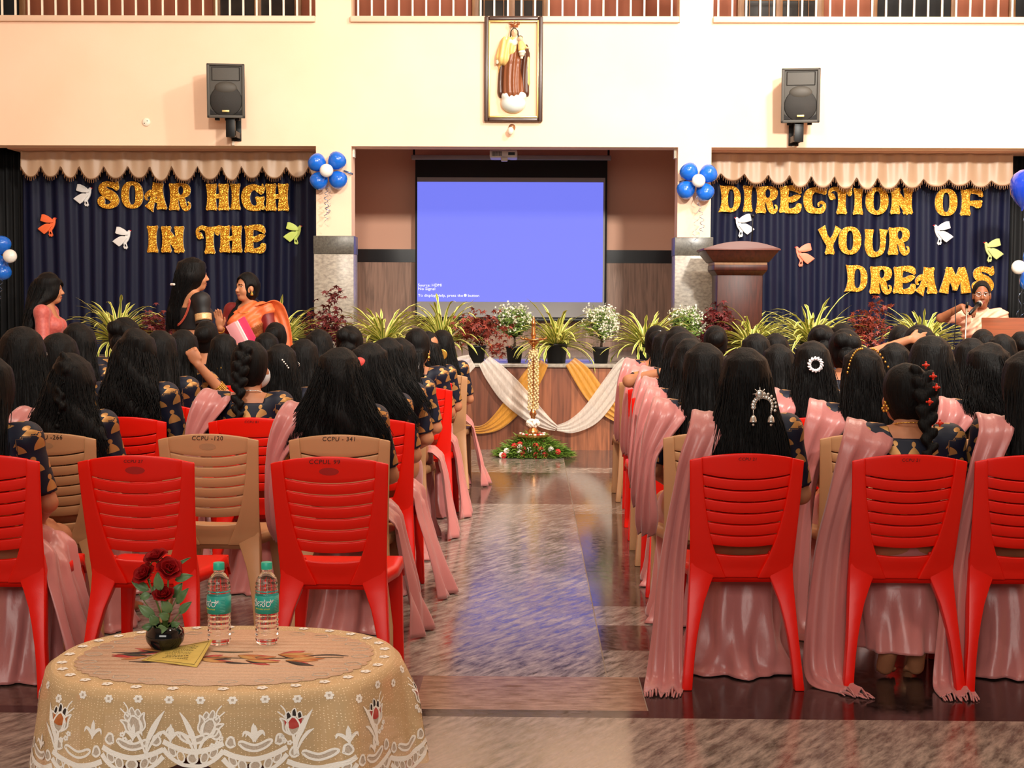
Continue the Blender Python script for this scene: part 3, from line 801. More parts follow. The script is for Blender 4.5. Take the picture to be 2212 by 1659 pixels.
# ---- loudspeakers
m_spk = mat('speaker_charcoal_plastic', S(72, 68, 62), .6, bump=(220, .15)); m_grl = mat('speaker_grille', S(48, 46, 44), .55, .3, bump=(400, .4)); m_blk = mat('black_metal', S(18, 18, 18), .4, .4)
m_horn = mat('speaker_horn', S(26, 24, 23), .5); m_badge = mat('gold_badge', S(206, 186, 120), .4, .4)
def speaker(px0, px1, py0, py1, rz, tilt, label):
    c = P((px0 + px1) / 2, (py0 + py1) / 2, YW - .35)
    w = (px1 - px0) / PXM(YW - .35) * .98; h = (py1 - py0) / PXM(YW - .35) * .98; d = .3
    t = thing('loudspeaker', label, 'loudspeaker', c, 0, 'wall loudspeakers')
    R = Matrix.Rotation(rz, 3, 'Z') @ Matrix.Rotation(tilt, 3, 'X')
    E = R.to_euler()
    def pt(o): o.rotation_euler = E; return o
    b = MB(); bk = .3   # trapezoid cabinet
    x, z = w / 2, h / 2
    b.add([(-x, 0, -z), (x, 0, -z), (x, 0, z), (-x, 0, z), (-x * .62, d, -z * .86), (x * .62, d, -z * .86), (x * .62, d, z * .9), (-x * .62, d, z * .9)], [(0, 1, 2, 3), (7, 6, 5, 4), (4, 5, 1, 0), (5, 6, 2, 1), (6, 7, 3, 2), (7, 4, 0, 3)])
    pt(b.build('cabinet', m_spk, t, bevel=.018, seg=3))
    fr = MB()
    fr.box((-x, -.02, -z), (-x + .03, .004, z)); fr.box((x - .03, -.02, -z), (x, .004, z)); fr.box((-x, -.02, z - .022), (x, .004, z)); fr.box((-x, -.02, -z), (x, .004, -z + .03))
    pt(fr.build('front_bezel', m_spk, t, bevel=.008))
    hb = MB()  # horn: flared mouth
    hz = z * .55
    hx0, hx1 = x * .74, x * .22
    z1, z0 = z - .035, z * .38
    zc = (z0 + z1) / 2 + .01
    q = [(-hx0, -.008, z0), (hx0, -.008, z0), (hx0, -.008, z1), (-hx0, -.008, z1), (-hx1, .09, zc - .02), (hx1, .09, zc - .02), (hx1, .09, zc + .02), (-hx1, .09, zc + .02)]
    hb.add(q, [(0, 1, 5, 4), (1, 2, 6, 5), (2, 3, 7, 6), (3, 0, 4, 7), (4, 5, 6, 7)])
    pt(hb.build('horn', m_horn, t))
    wb = MB().lathe([(0, -.075), (.05, -.07), (.085, -.05), (x * .80, -.026), (x * .84, -.012), (x * .86, .01)], (0, 0, 0), 36, axis='y')
    o = pt(wb.build('woofer_grille', m_grl, t, smooth=True)); o.location = R @ Vector((0, 0, -z * .36)); o.scale = (1, .5, 1)
    # domed brow between horn and woofer
    br = MB().ball((0, 0, 0), (x * .62, .045, h * .13), 20); o = pt(br.build('brow', m_spk, t, smooth=True)); o.location = R @ Vector((0, .008, z * .10))
    pv = MB(); [pv.add([(s * x * .86, -.012, -z + .035), (s * x * .45, -.012, -z + .035), (s * x * .86, -.012, -z + .035 + .055)], [(0, 1, 2) if s < 0 else (2, 1, 0)]) for s in (-1, 1)]
    pt(pv.build('port', m_dark, t, solid=.003))
    bd = MB().box((-.035, -.022, -.010), (.035, -.018, .010)); o = pt(bd.build('badge', m_badge, t, bevel=.002)); o.location = R @ Vector((0, -.03, -z * .75))
    for xx in (-.1, -.0, .1): pt(MB().box((xx - .022, .08, -z - .018), (xx + .022, .14, -z + .01)).build('foot', m_blk, t, bevel=.003))
    bk = MB(); zc = -z - .02
    bk.box((-.045, .05, zc - .16), (.045, .09, zc + .05)); bk.box((-.045, .06, zc - .15), (-.03, .345, zc - .09)); bk.box((.03, .06, zc - .15), (.045, .345, zc - .09)); bk.box((-.05, .335, zc - .17), (.05, .349, zc + .06)); bk.tube([(0, .12, zc + .05), (0, .12, -z * .6)], .02, 10)
    o = bk.build('wall_bracket', m_blk, t, bevel=.003); o.location.x = .03 if rz > 0 else -.0
    cd = MB().box((-.014, .325, ZL - c.z + .002), (.010, .349, -z - .19)); cd.build('cable_trunking', m_white, t); 
    return t
speaker(447, 529, 138, 255, radians(6), radians(4), 'black wall loudspeaker on a bracket, above the words SOAR HIGH')
speaker(1688, 1771, 148, 265, radians(-7), radians(5), 'black wall loudspeaker on a bracket, above the word DIRECTION')

# ---- framed statue
m_frame = mat('dark_frame_wood', S(64, 40, 30), .3); m_fgold = mat('frame_gilding', S(206, 180, 110), .3, .7)
a, c = P(1046, 264, YW), P(1173, 37, YW)
t = thing('picture_frame', 'tall dark brown frame with gilded inner edge under the centre balcony', 'frame', (a.x, YW, a.z))
w, h = c.x - a.x, c.z - a.z
q = .044
fb = MB(); fb.box((0, -.06, 0), (q, 0, h)); fb.box((w - q, -.06, 0), (w, 0, h)); fb.box((q, -.06, 0), (w - q, 0, q)); fb.box((q, -.06, h - q), (w - q, 0, h)); fb.build('moulding', m_frame, t, bevel=.012, seg=3)
gb = MB(); g = .014; gb.box((q - .004, -.05, q), (q + g, 0, h - q)); gb.box((w - q - g, -.05, q), (w - q + .004, 0, h - q)); gb.box((q, -.05, q - .004), (w - q, 0, q + g)); gb.box((q, -.05, h - q - g), (w - q, 0, h - q + .004)); gb.build('gilded_edge', m_fgold, t, bevel=.003)
MB().box((q, -.012, q), (w - q, 0, h - q)).build('backing', mat('peach_backing', S(244, 206, 172), .7), t)
# statue: local units = photo pixels of the statue, 1 px = k metres
k = YW / FPX
sx = lambda px: (px - 1109.5) * k * 1.0
szz = lambda py: P(1109.5, py, YW - .06).z - a.z
st = thing('relief_statue', 'painted relief statue of a crowned robed woman holding a small child', 'statue', (P(1109.5, 264, YW).x, YW - .012, a.z))
def sdf_part(name, m, prims, parent, h=.008, folds=None, y0=0., parts=None):
    A = np.array([p[0] for p in prims] + [p[2] for p in prims if len(p) == 4]); R = np.array([np.max(p[1]) for p in prims] + [p[3] for p in prims if len(p) == 4])
    lo = (A - R[:, None]).min(0) - .03; hi = (A + R[:, None]).max(0) + .03
    F = Field(lo, hi, h)
    for p in prims:
        if len(p) == 4: F.cap(p[0], p[2], p[1], p[3], .015)
        else: F.ell(p[0], p[1], .015)
    if folds:
        g = np.meshgrid(*F.ax, indexing='ij', sparse=True)
        F.D = F.D + folds(*g).astype(np.float32)
    V, Q = F.surf(); V[:, 1] = np.minimum(V[:, 1], y0)
    return attach(np_mesh(name, V, Q, m), name, parent)
m_robe = mat('brown_robe_paint', S(126, 70, 40), .35); m_cloak = mat('yellow_cloak_paint', S(228, 190, 116), .4); m_ivory = mat('ivory_paint', S(236, 226, 206), .4); m_pskin = mat('painted_skin', S(226, 190, 156), .4); m_crown = mat('copper_crown', S(176, 110, 70), .3, .6)
m_cloud = mat('cloud_paint', S(214, 226, 222), .4, noise=(6, S(240, 240, 234))); m_phair = mat('painted_hair', S(60, 44, 34), .5); m_inner = mat('dark_brown_paint', S(74, 38, 22), .4)
fold = lambda x, y, z: .006 * np.sin(x * 130 + 5 * np.sin(z * 4)) + 0 * y
sdf_part('robe', m_robe, [((sx(1106), -.02, szz(118)), .075, (sx(1108), -.02, szz(200)), .115), ((sx(1110), -.02, szz(104)), .06, (sx(1108), -.02, szz(130)), .09)], st, folds=fold)
sdf_part('mantle', m_inner, [((sx(1090), .0, szz(105)), .05, (sx(1086), 0, szz(198)), .06), ((sx(1132), .0, szz(105)), .05, (sx(1130), 0, szz(198)), .06)], st, folds=fold)
sdf_part('cloak', m_cloak, [((sx(1092), -.03, szz(92)), .06, (sx(1088), -.05, szz(126)), .075), ((sx(1104), -.04, szz(92)), .06, (sx(1104), -.06, szz(112)), .05), ((sx(1083), -.01, szz(130)), .035, (sx(1083), 0, szz(178)), .035), ((sx(1134), -.01, szz(110)), .035, (sx(1136), 0, szz(178)), .045), ((sx(1083), 0, szz(178)), .035, (sx(1090), 0, szz(192)), .02), ((sx(1136), 0, szz(178)), .035, (sx(1131), 0, szz(192)), .02)], st, folds=fold)
sdf_part('collar', m_ivory, [((sx(1096), -.05, szz(88)), .034, (sx(1109), -.075, szz(94)), .036), ((sx(1122), -.05, szz(88)), .03, (sx(1110), -.07, szz(92)), .03), ((sx(1098), -.03, szz(86)), .03, (sx(1122), -.03, szz(86)), .03)], st)
sdf_part('veil', m_ivory, [((sx(1110.5), -.02, szz(69)), (.048, .05, .062)), ((sx(1104), -.03, szz(74)), .022, (sx(1100), -.03, szz(84)), .024), ((sx(1117), -.03, szz(74)), .022, (sx(1121), -.03, szz(84)), .024)], st)
sdf_part('head', m_pskin, [((sx(1110.5), -.055, szz(70)), (.033, .045, .05)), ((sx(1110.5), -.10, szz(71)), (.007, .012, .014)), ((sx(1110.5), -.04, szz(82)), .024, (sx(1110.5), -.04, szz(88)), .028)], st, .005)
hb = MB(); 
for s_ in (-1, 1): hb.tube([(sx(1110.5) + s_ * .004, -.098, szz(62)), (sx(1110.5) + s_ * .032, -.07, szz(68)), (sx(1110.5) + s_ * .04, -.05, szz(80))], [.006, .008, .007], 8)
hb.build('hair', m_phair, st, smooth=True)
fb = MB()
for s_ in (-1, 1): fb.ball((sx(1110.5) + s_ * .013, -.096, szz(69)), (.006, .004, .003), 8)
fb.build('eye', m_phair, st, smooth=True)
cb = MB(); n = 20
cb.lathe([(.034, 0), (.038, .014), (.043, .030)], (sx(1110.5), -.04, szz(59)), 20)
for i in range(8):
    an = 2 * pi * i / 8; cb.tube([(sx(1110.5) + .045 * cos(an), -.04 + .045 * sin(an), szz(59) + .026), (sx(1110.5) + .049 * cos(an), -.04 + .049 * sin(an), szz(59) + .046)], [.007, .003], 6); cb.ball((sx(1110.5) + .049 * cos(an), -.04 + .049 * sin(an), szz(59) + .050), .006, 6)
cb.build('crown', m_crown, st, smooth=True)
sdf_part('hand', m_ivory, [((sx(1082), -.05, szz(130)), .022, (sx(1076), -.06, szz(132)), .02), ((sx(1076), -.06, szz(132)), .012, (sx(1072), -.05, szz(137)), .008), ((sx(1078), -.07, szz(133)), .012, (sx(1074), -.07, szz(138)), .008)], st, .005)
sdf_part('child_head', m_pskin, [((sx(1123), -.11, szz(86.5)), (.026, .028, .028)), ((sx(1123), -.138, szz(87)), (.004, .006, .005))], st, .005)
MB().ball((sx(1123), -.10, szz(83.5)), (.027, .027, .022), 14).build('child_hair', m_phair, st, smooth=True)
sdf_part('child_tunic', m_cloak, [((sx(1124), -.10, szz(94)), .026, (sx(1126), -.11, szz(108)), .036), ((sx(1128), -.11, szz(96)), .014, (sx(1136), -.13, szz(106)), .012)], st, .006)
sdf_part('child_arm', m_pskin, [((sx(1136), -.13, szz(106)), .010, (sx(1142), -.14, szz(108)), .007)], st, .004)
sdf_part('child_wrap', m_ivory, [((sx(1127), -.11, szz(115)), .036, (sx(1126), -.09, szz(126)), .014)], st, .006, lambda x, y, z: .003 * np.sin(z * 220 + 0 * x + 0 * y))
sdf_part('cloud_base', m_cloud, [((sx(1109), -.02, szz(222)), (.125, .11, .10)), ((sx(1098), -.05, szz(208)), (.07, .07, .05)), ((sx(1122), -.05, szz(208)), (.07, .07, .05)), ((sx(1110), -.06, szz(212)), (.08, .07, .05))], st, .01)
# lamp under the frame, round plate on the wall
c = P(1106, 282, YW)
t = thing('wall_lamp', 'small wall lamp with a white bulb below the framed statue', 'lamp', c)
MB().lathe([(.0, .0), (.035, .0), (.035, -.02), (.02, -.03), (.014, -.05), (0, -.05)], (0, 0, .03), 16, axis='y').build('lamp_holder', mat('brass_holder', S(170, 120, 84), .4, .5), t, smooth=True)
MB().ball((-.012, -.07, -.012), (.032, .032, .042), 16).build('bulb', mat('white_bulb', S(238, 220, 200), .3), t, smooth=True)
c = P(316, 264, YW)
t = thing('ceiling_rose', 'round white junction plate on the wall left of the left loudspeaker', 'junction plate', c)
MB().lathe([(0, -.018), (.03, -.016), (.042, -.008), (.044, 0)], (0, 0, 0), 24, axis='y').build('cover', m_white, t, smooth=True)
sb_ = MB(); [sb_.ball((s_ * .014, -.018, s_ * .012), .005, 6) for s_ in (-1, 1)]; sb_.build('screw', m_blk, t, smooth=True)
for nm, (px, py) in {'left': (762, 326), 'right': (1461, 331)}.items():
    c = P(px, py, YW + .15)
    tag(MB().box((c.x - .025, YW + .1, ZL - .10), (c.x + .025, YW + .2, ZL)).build('cable_box', m_white, bevel=.004), 'small cream box under the %s end of the centre beam' % nm, 'box', 'boxes under the beam')

# ---- projector and screen
t = thing('ceiling_projector', 'white projector hanging under the centre beam before the screen', 'projector', P(1088, 336, 15.1))
pm = mat('projector_white', S(200, 196, 190), .4)
MB().box((-.145, -.14, -.035), (.145, .14, .045)).build('housing', pm, t, bevel=.015, seg=3)
lb = MB().lathe([(.04, 0), (.045, -.03), (.03, -.035), (.028, -.01), (0, -.008)], (.04, .14, .0), 20, axis='y'); o = lb.build('lens', m_blk, t, smooth=True); 
vb = MB(); [vb.box((-.12 + .012 * i, -.143, -.02), (-.114 + .012 * i, -.138, .03)) for i in range(9)]; vb.box((.05, -.144, -.01), (.12, -.138, .02)); vb.build('vent', m_blk, t)
MB().tube([(0, 0, .045), (0, 0, .53)], .02, 12).lathe([(.06, .5), (.06, .53)], n=16).build('ceiling_pole', m_white, t)
wd = MB().box((-.025, -.17, -.075), (.045, -.10, -.035)); wd.build('cable_cover', pm, t, bevel=.008)
YQ = 16.8
t = thing('projection_screen', 'pull-down projection screen showing a blue no-signal picture', 'screen', (P(1103, 690, YQ).x, YQ, P(1103, 690, YQ).z))
O = t.location
def loc(px, py, dy=0): v = P(px, py, YQ); return (v.x - O.x, dy, v.z - O.z)
xl, xr = loc(897, 500)[0], loc(1311, 500)[0]; zb_, zt_ = 0, loc(1103, 346)[2]
m_fab = mat('screen_fabric_black', S(10, 10, 11), .8); m_fw = mat('screen_fabric_white', S(150, 146, 144), .85)
MB().box((xl, 0, zb_), (xr, .004, zt_)).build('black_border', m_fab, t)
x2, x3 = loc(901, 500)[0], loc(1306.5, 500)[0]; z2, z3 = loc(1103, 685)[2], loc(1103, 383.5)[2]
MB().box((x2, -.003, z2), (x3, -.0005, z3)).build('white_fabric', m_fw, t)
x4, x5, z4, z5 = loc(901.5, 500)[0], loc(1302.5, 500)[0], loc(1103, 652)[2], loc(1103, 393.5)[2]
m_blue = mat('projected_blue', S(60, 60, 120), .8, emit=(S(124, 132, 255), .92))
MB().box((x4, -.006, z4), (x5, -.0035, z5)).build('picture', m_blue, t)
m_txt = mat('projected_text', S(200, 200, 230), .8, emit=(S(228, 232, 255), 1.0))
for s_, (px, py, sz) in {'Source: HDMI': (903, 618.6, 51), 'No Signal': (903, 626.4, 37), 'To display Help, press the    button': (903, 640.8, 132)}.items():
    me = text_mesh(s_, .046, .0004, align='LEFT', mat_=m_txt); wk = sz * YQ / FPX / max(v.co.x for v in me.vertices)
    for v in me.vertices: v.co.x *= wk
    o = attach(me, 'screen_text', t, loc(px, py, -.0075)); o.rotation_euler = (pi / 2, 0, 0)
q = loc(1005, 638, -.0075)
o = MB().lathe([(0, -.0005), (.017, -.0005), (.017, .0005)], q, 18, axis='y').build('help_icon', mat('projected_icon', S(200, 200, 210), .8, emit=(S(240, 240, 225), 1.0)), t)
o = attach(text_mesh('?', .032, .0004, mat_=mat('icon_mark', S(90, 80, 30), .8)), 'icon_mark', t, (q[0], -.0085, q[2] - .011)); o.rotation_euler = (pi / 2, 0, 0)
hl, hr = loc(889, 340)[0], loc(1320, 340)[0]
MB().box((hl, -.05, zt_ - .0), (hr, .05, zt_ + .055)).build('roller_case', mat('screen_case', S(150, 148, 152), .4), t, bevel=.012, seg=3)
MB().box((xl - .01, -.014, -.022), (xr + .01, .014, .012)).build('weight_bar', m_blk, t, bevel=.005)
bb = MB(); [bb.box((x_ - .012, -.02, zt_ + .05), (x_ + .012, .02, 3.6 - O.z)) for x_ in (hl + .03, hr - .03)]; bb.build('hanger', m_blk, t)

# ---- tall lectern on the stage
m_mahog = mat('mahogany_veneer', S(72, 30, 20), .42, spec=.3, noise=(5, S(50, 20, 14), (9, 9, 1)))
m_ltop = mat('lectern_brown_laminate', S(98, 46, 32), .45, noise=(4, S(96, 46, 32), (1, 8, 8)))
c = P(1592, 700, 13.85)
t = thing('tall_lectern', 'tall dark mahogany lectern with a wide flared top beside the right pillar', 'lectern', (P(1592, 600, 13.85).x, 13.85, ZS))
zz = lambda py: P(1592, py, 13.85).z - ZS
hw = lambda a_, b__: (b__ - a_) / 2 / PXM(13.85)
w_body, w_top, w_c2 = hw(1540, 1636), hw(1515, 1675), hw(1534, 1647)
z_top, z_e, z_c, z_s, z_b = zz(524), zz(543), zz(568), zz(573), zz(585)
def frustum(b, w0, d0, z0, w1, d1, z1):
    b.add([(-w0, -d0, z0), (w0, -d0, z0), (w0, d0, z0), (-w0, d0, z0), (-w1, -d1, z1), (w1, -d1, z1), (w1, d1, z1), (-w1, d1, z1)], [(3, 2, 1, 0), (4, 5, 6, 7), (0, 1, 5, 4), (1, 2, 6, 5), (2, 3, 7, 6), (3, 0, 4, 7)])
b = MB(); frustum(b, w_body, .2, .08, w_body, .2, z_b - .03); b.build('body', m_mahog, t, bevel=.006)
b = MB(); frustum(b, w_body + .03, .23, 0, w_body + .03, .23, .08); b.build('plinth', m_mahog, t, bevel=.01)
b = MB(); frustum(b, w_body, .2, z_b - .05, w_c2, .25, z_b); frustum(b, w_c2, .25, z_b, w_c2, .25, z_s); frustum(b, w_c2 + .01, .26, z_c, w_top - .01, .33, z_e); b.build('cornice', m_mahog, t, bevel=.008)
b = MB(); frustum(b, w_c2 - .005, .245, z_s, w_c2 - .005, .245, z_c); b.build('pale_band', m_tan, t)
# curved crest
prof = [(-w_top, z_e), (w_top, z_e), (w_top, z_e + .012)] + [(w_top * (1 - i / 10), z_e + .012 + (z_top - z_e - .012) * (1 - (1 - i / 10) ** 2)) for i in range(1, 21)]
b = MB().poly([prof], -.34, -.29); b.build('crest', m_ltop, t, bevel=.005)
b = MB(); frustum(b, w_top, .3, z_e, w_top, .3, z_e + .02); b.build('reading_board', m_ltop, t, bevel=.005)
MB().tube([(.12, -.1, z_e), (.125, -.12, z_e + .2), (.12, -.16, z_e + .32)], .006, 8).ball((.12, -.165, z_e + .335), .018, 10).build('gooseneck_microphone', m_blk, t, smooth=True)
# ================================================================ plastic chairs
def plastic(name, c, rough=.34):
    return mat(name, c, rough, spec=.38, bump=(260, .03))
m_red = plastic('red_plastic', S(230, 20, 2)); m_beige = plastic('beige_plastic', S(188, 140, 98), .42)
m_ink = mat('marker_ink', S(24, 16, 14), .6); m_inkred = mat('marker_ink_on_red', S(60, 8, 8), .6)
def xo(z): return float(np.interp(z, [.38, .45, .6, .842, .9], [.188, .188, .194, .204, .205]))
def xi(z): return float(np.interp(z, [.40, .47, .52, .58, .65, .72, .80, .88], [.058, .088, .108, .124, .138, .149, .157, .162]))
def yb(x, z):
    t = min(1, max(0, (z - .42) / .45))
    return .10 * (1 - t) ** 1.25 + .004 - .020 * (1 - (x / .2) ** 2) + .012
ztop = lambda x: .868 - .026 * (abs(x) / .204) ** 2
def chair_meshes(m):
    b = MB()
    def sheet(x0, x1, z0, z1, nu=10, nv=3, dy=0.):
        """x0, x1 functions of z; z0, z1 functions of x"""
        def f(u, v):
            zc_ = z0(0) * (1 - v) + z1(0) * v
            for _ in range(3):
                x = x0(zc_) * (1 - u) + x1(zc_) * u
                zc_ = z0(x) * (1 - v) + z1(x) * v
            return (x, yb(x, zc_) + dy, zc_)
        b.grid(nu, nv, f)
    smile = lambda z: (lambda x: z + .016 * (x / .15) ** 2 - .010)
    sl = [.783, .741, .698, .655, .613, .570, .527]
    ix, nx = (lambda z: -xi(z) - .003), (lambda z: xi(z) + .003)
    sheet(ix, nx, smile(sl[0] + .0024), ztop, 14, 5)
    for i in range(6): sheet(ix, nx, smile(sl[i + 1] + .0024), smile(sl[i] - .0024), 14, 2)
    sheet(ix, nx, lambda x: .40, smile(.494), 10, 4)
    for s in (-1, 1):
        sheet((lambda z: s * xi(z)) if s > 0 else (lambda z: -xo(z)), (lambda z: xo(z)) if s > 0 else (lambda z: -xi(z)), lambda x: .40, ztop, 5, 14, -.008)
    o = b.build('tmp', m, smooth=True, solid=.013, offset=1)
    d = o.modifiers.new('bevel', 'BEVEL'); d.width = .003; d.segments = 2; d.limit_method = 'ANGLE'; d.angle_limit = radians(50)
    back = real(o, 'backrest')
    # seat
    def fs(u, v):
        t = 2 * u - 1; y = .102 + .393 * v
        w = .178 + .036 * min(1, v * 2.2); e = max(0, (abs(t) - .86) / .14); fe = max(0, (v - .9) / .1)
        x = math.copysign(min(abs(t), .86) / .86 * (w - .012) + .012 * sin(e * pi / 2), t)
        z = .440 - .014 * (1 - t * t) * sin(pi * min(1, v * 1.05)) - .045 * (1 - cos(e * pi / 2)) - .04 * (1 - cos(fe * pi / 2))
        return (x, y, z)
    sb = MB().grid(22, 16, fs)
    sb.grid(8, 2, lambda u, v: (-.15 + .30 * u,   .108 + .004 * v, .435 - .055 * v))
    o = sb.build('tmp', m, smooth=True, solid=.010)
    seat = real(o, 'seat')
    def leg(front, s):
        b = MB(); n = 8; vs = []
        for i in range(n + 1):
            t = i / n; z = (.43 if front else .50) * (1 - t)
            if front:
                o_, i_ = s * (.206 - .002 * t + .008 * t * t), s * (.140 + .030 * min(1, t * 1.6)); y0, y1 = .455 + .02 * t, .505 + .0 * t
            else:
                o_ = s * float(np.interp(z, [0, .2, .42, .5], [.222, .203, .1885, .1895])); i_ = s * float(np.interp(z, [0, .1, .2, .3, .38, .42, .5], [.186, .178, .164, .142, .112, .086, .098])); y0 = float(np.interp(z, [0, .2, .42, .5], [-.004, .032, .086, .076])); y1 = y0 + float(np.interp(z, [0, .42, .5], [.044, .05, .02]))
            vs += [(o_, y0, z), (o_, y1, z), (i_, y1, z), (i_, y0, z)]
        fs_ = []
        for i in range(n):
            for j in range(4):
                q = (i * 4 + j, i * 4 + (j + 1) % 4, (i + 1) * 4 + (j + 1) % 4, (i + 1) * 4 + j)
                fs_.append(q if s < 0 else q[::-1])
        fs_ += [(0, 3, 2, 1) if s < 0 else (0, 1, 2, 3), tuple(4 * n + k for k in ((0, 1, 2, 3) if s < 0 else (3, 2, 1, 0)))]
        b.add(vs, fs_)
        return real(b.build('tmp', m, bevel=.006), 'leg')
    return back, seat, [leg(f, s) for f in (0, 1) for s in (-1, 1)]
def real(o, name):
    dg = bpy.context.evaluated_depsgraph_get(); dg.update()
    me = bpy.data.meshes.new_from_object(o.evaluated_get(dg), depsgraph=dg); me.name = name
    old = o.data; bpy.data.objects.remove(o); bpy.data.meshes.remove(old)
    return me
CM = {'red': chair_meshes(m_red), 'beige': chair_meshes(m_beige)}
def chair(col, X, Y, label, rz=0., writing=None, spot=False, wx=0., wsize=.026, scale=1.):
    t = thing('plastic_chair', label, 'chair', (X, Y, 0), rz, 'plastic chairs', scale)
    bk, st, lg = CM[col]
    B = attach(bk, 'backrest', t); attach(st, 'seat', t)
    for l in lg: attach(l, 'leg', t)
    if writing:
        me = text_mesh(writing, wsize, .0003, .12, mat_=m_ink if (col == 'beige' or wsize > .02) else m_inkred, space=1.1)
        for v in me.vertices:
            x = v.co.x + wx; z = .842 + v.co.y
            v.co = (x, yb(x, z) - .0140 - v.co.z, z)
        attach(me, 'writing', B)
    if spot:
        b = MB()
        b.grid(14, 3, lambda u, v: (.035 * v * cos(2 * pi * u), yb(.035 * v * cos(2 * pi * u), .815 + .014 * v * sin(2 * pi * u)) - .0136, .815 + .014 * v * sin(2 * pi * u)), wrap=True)
        b.build('thumb_stain', mat('stain_' + col, S(168, 14, 8) if col == 'red' else S(170, 130, 94), .45), B, smooth=True)
    return t
# ================================================================ people
m_skin = mat('brown_skin', S(176, 116, 82), .5, spec=.35, noise=(14, S(166, 106, 74)))
m_skin2 = mat('tan_skin', S(190, 128, 92), .48, spec=.35, noise=(14, S(178, 118, 82)))
m_hair = mat('black_hair', S(9, 7, 7), .55, spec=.16, bump=(1, .5, (150, 150, 7)))
m_eyew = mat('eye_white', S(220, 210, 200), .3); m_iris = mat('dark_iris', S(24, 14, 10), .2); m_lip = mat('lip', S(136, 66, 56), .4)
m_pink = mat('pink_satin', S(190, 116, 112), .34, spec=.5, sheen=.25, bump=(26, .25, (1, 1, .35)))
m_blouse = mat('navy_brocade', S(14, 18, 38), .55, spec=.3)
def bell_motif(m, navy, gold):
    N, L, b = nodes(m)
    def M(op, a, c=None, clamp=False):
        n = N.new('ShaderNodeMath'); n.operation = op; n.use_clamp = clamp
        for i, q in enumerate((a, c)):
            if q is None: continue
            if isinstance(q, (int, float)): n.inputs[i].default_value = q
            else: L.new(q, n.inputs[i])
        return n.outputs[0]
    tc = N.new('ShaderNodeUVMap'); tc.uv_map = 'uv'; s = N.new('ShaderNodeSeparateXYZ'); L.new(tc.outputs[0], s.inputs[0])
    u = s.outputs[0]; sv = M('ADD', M('DIVIDE', s.outputs[1], .082), .35); row = M('FLOOR', sv)
    su = M('ADD', M('DIVIDE', u, .074), M('MULTIPLY', M('MODULO', row, 2), .5))
    fu = M('ABSOLUTE', M('SUBTRACT', M('FRACT', su), .5)); fv = M('SUBTRACT', M('FRACT', sv), .5)
    q = M('DIVIDE', M('ADD', fv, .38), .52)
    w = M('MULTIPLY', M('SUBTRACT', 1, M('MULTIPLY', q, q)), .35)
    body = M('MULTIPLY', M('LESS_THAN', fu, w), M('GREATER_THAN', fv, -.38))
    r2 = M('ADD', M('MULTIPLY', fu, fu), M('POWER', M('SUBTRACT', fv, .24), 2))
    allm = M('MAXIMUM', body, M('LESS_THAN', r2, .0150))
    mx = N.new('ShaderNodeMix'); mx.data_type = 'RGBA'; mx.inputs[6].default_value = navy; mx.inputs[7].default_value = gold
    L.new(allm, mx.inputs[0]); L.new(mx.outputs[2], b.inputs['Base Color'])
    L.new(M('MULTIPLY', allm, .45), b.inputs['Metallic']); 
    rr = M('SUBTRACT', .55, M('MULTIPLY', allm, .15)); L.new(rr, b.inputs['Roughness'])
bell_motif(m_blouse, S(13, 17, 36), S(176, 128, 74))

def head_prims(F, c, R, s=.92, ears=True):
    c = np.array(c, float)
    T = lambda p: c + R @ (np.array(p, float) * s)
    E = lambda p, r, k, mode='u': F.ell(T(p), np.array(r) * s, k, R, mode)
    E((0, -.012, .03), (.074, .092, .090), .02)
    E((0, .030, -.03), (.060, .062, .085), .03)
    E((0, .060, -.094), (.030, .026, .024), .03)
    for q in (-1, 1):
        E((q * .036, .062, -.040), (.026, .026, .028), .02)
        E((q * .030, .098, .002), (.017, .014, .011), .012, 's')
        F.cap(T((q * .012, .088, .019)), T((q * .046, .076, .020)), .008 * s, .006 * s, .012)
        if ears: E((q * .076, -.004, -.016), (.008, .020, .031), .008)
    F.cap(T((0, .088, .004)), T((0, .108, -.034)), .007 * s, .0115 * s, .012)
    for q in (-1, 1): E((q * .011, .098, -.038), (.009, .010, .008), .006)
    E((0, .090, -.066), (.023, .013, .007), .006); E((0, .088, -.078), (.019, .013, .006), .006)
    E((0, .0965, -.072), (.024, .008, .0022), .003, 's')
def hand_prims(F, w, d, n, side=1, curl=.35, spread=.06, thumb=.6):
    """w wrist, d towards the fingers, n back-of-hand normal; side +1 puts the thumb towards d x n"""
    w = np.array(w, float); d = np.array(d, float); d /= np.linalg.norm(d); n = np.array(n, float); n -= d * (n @ d); n /= np.linalg.norm(n)
    x = np.cross(d, n) * side
    F.ell(w + d * .045, (.036, .050, .015), .012, np.stack([x, d, n], 1))
    for i, (off, ln) in enumerate([(.027, .064), (.009, .074), (-.009, .068), (-.026, .052)]):
        p = w + d * .082 + x * off; a = 0; dirx = d + x * off * spread * 30
        pts = [p]
        for sgm in (.45, .32, .23):
            a += curl; v = dirx / np.linalg.norm(dirx) * cos(a) - n * sin(a); p = p + v * ln * sgm; pts.append(p)
        F.chain(pts, [.0092, .0086, .0080, .0070], .004)
    p = w + d * .022 + x * .028; v1 = d * cos(thumb) + x * sin(thumb) - n * .25; v2 = d * cos(thumb * .5) + x * sin(thumb * .5) - n * .35
    F.chain([p, p + v1 * .034, p + v1 * .034 + v2 * .030], [.012, .0105, .008], .006)

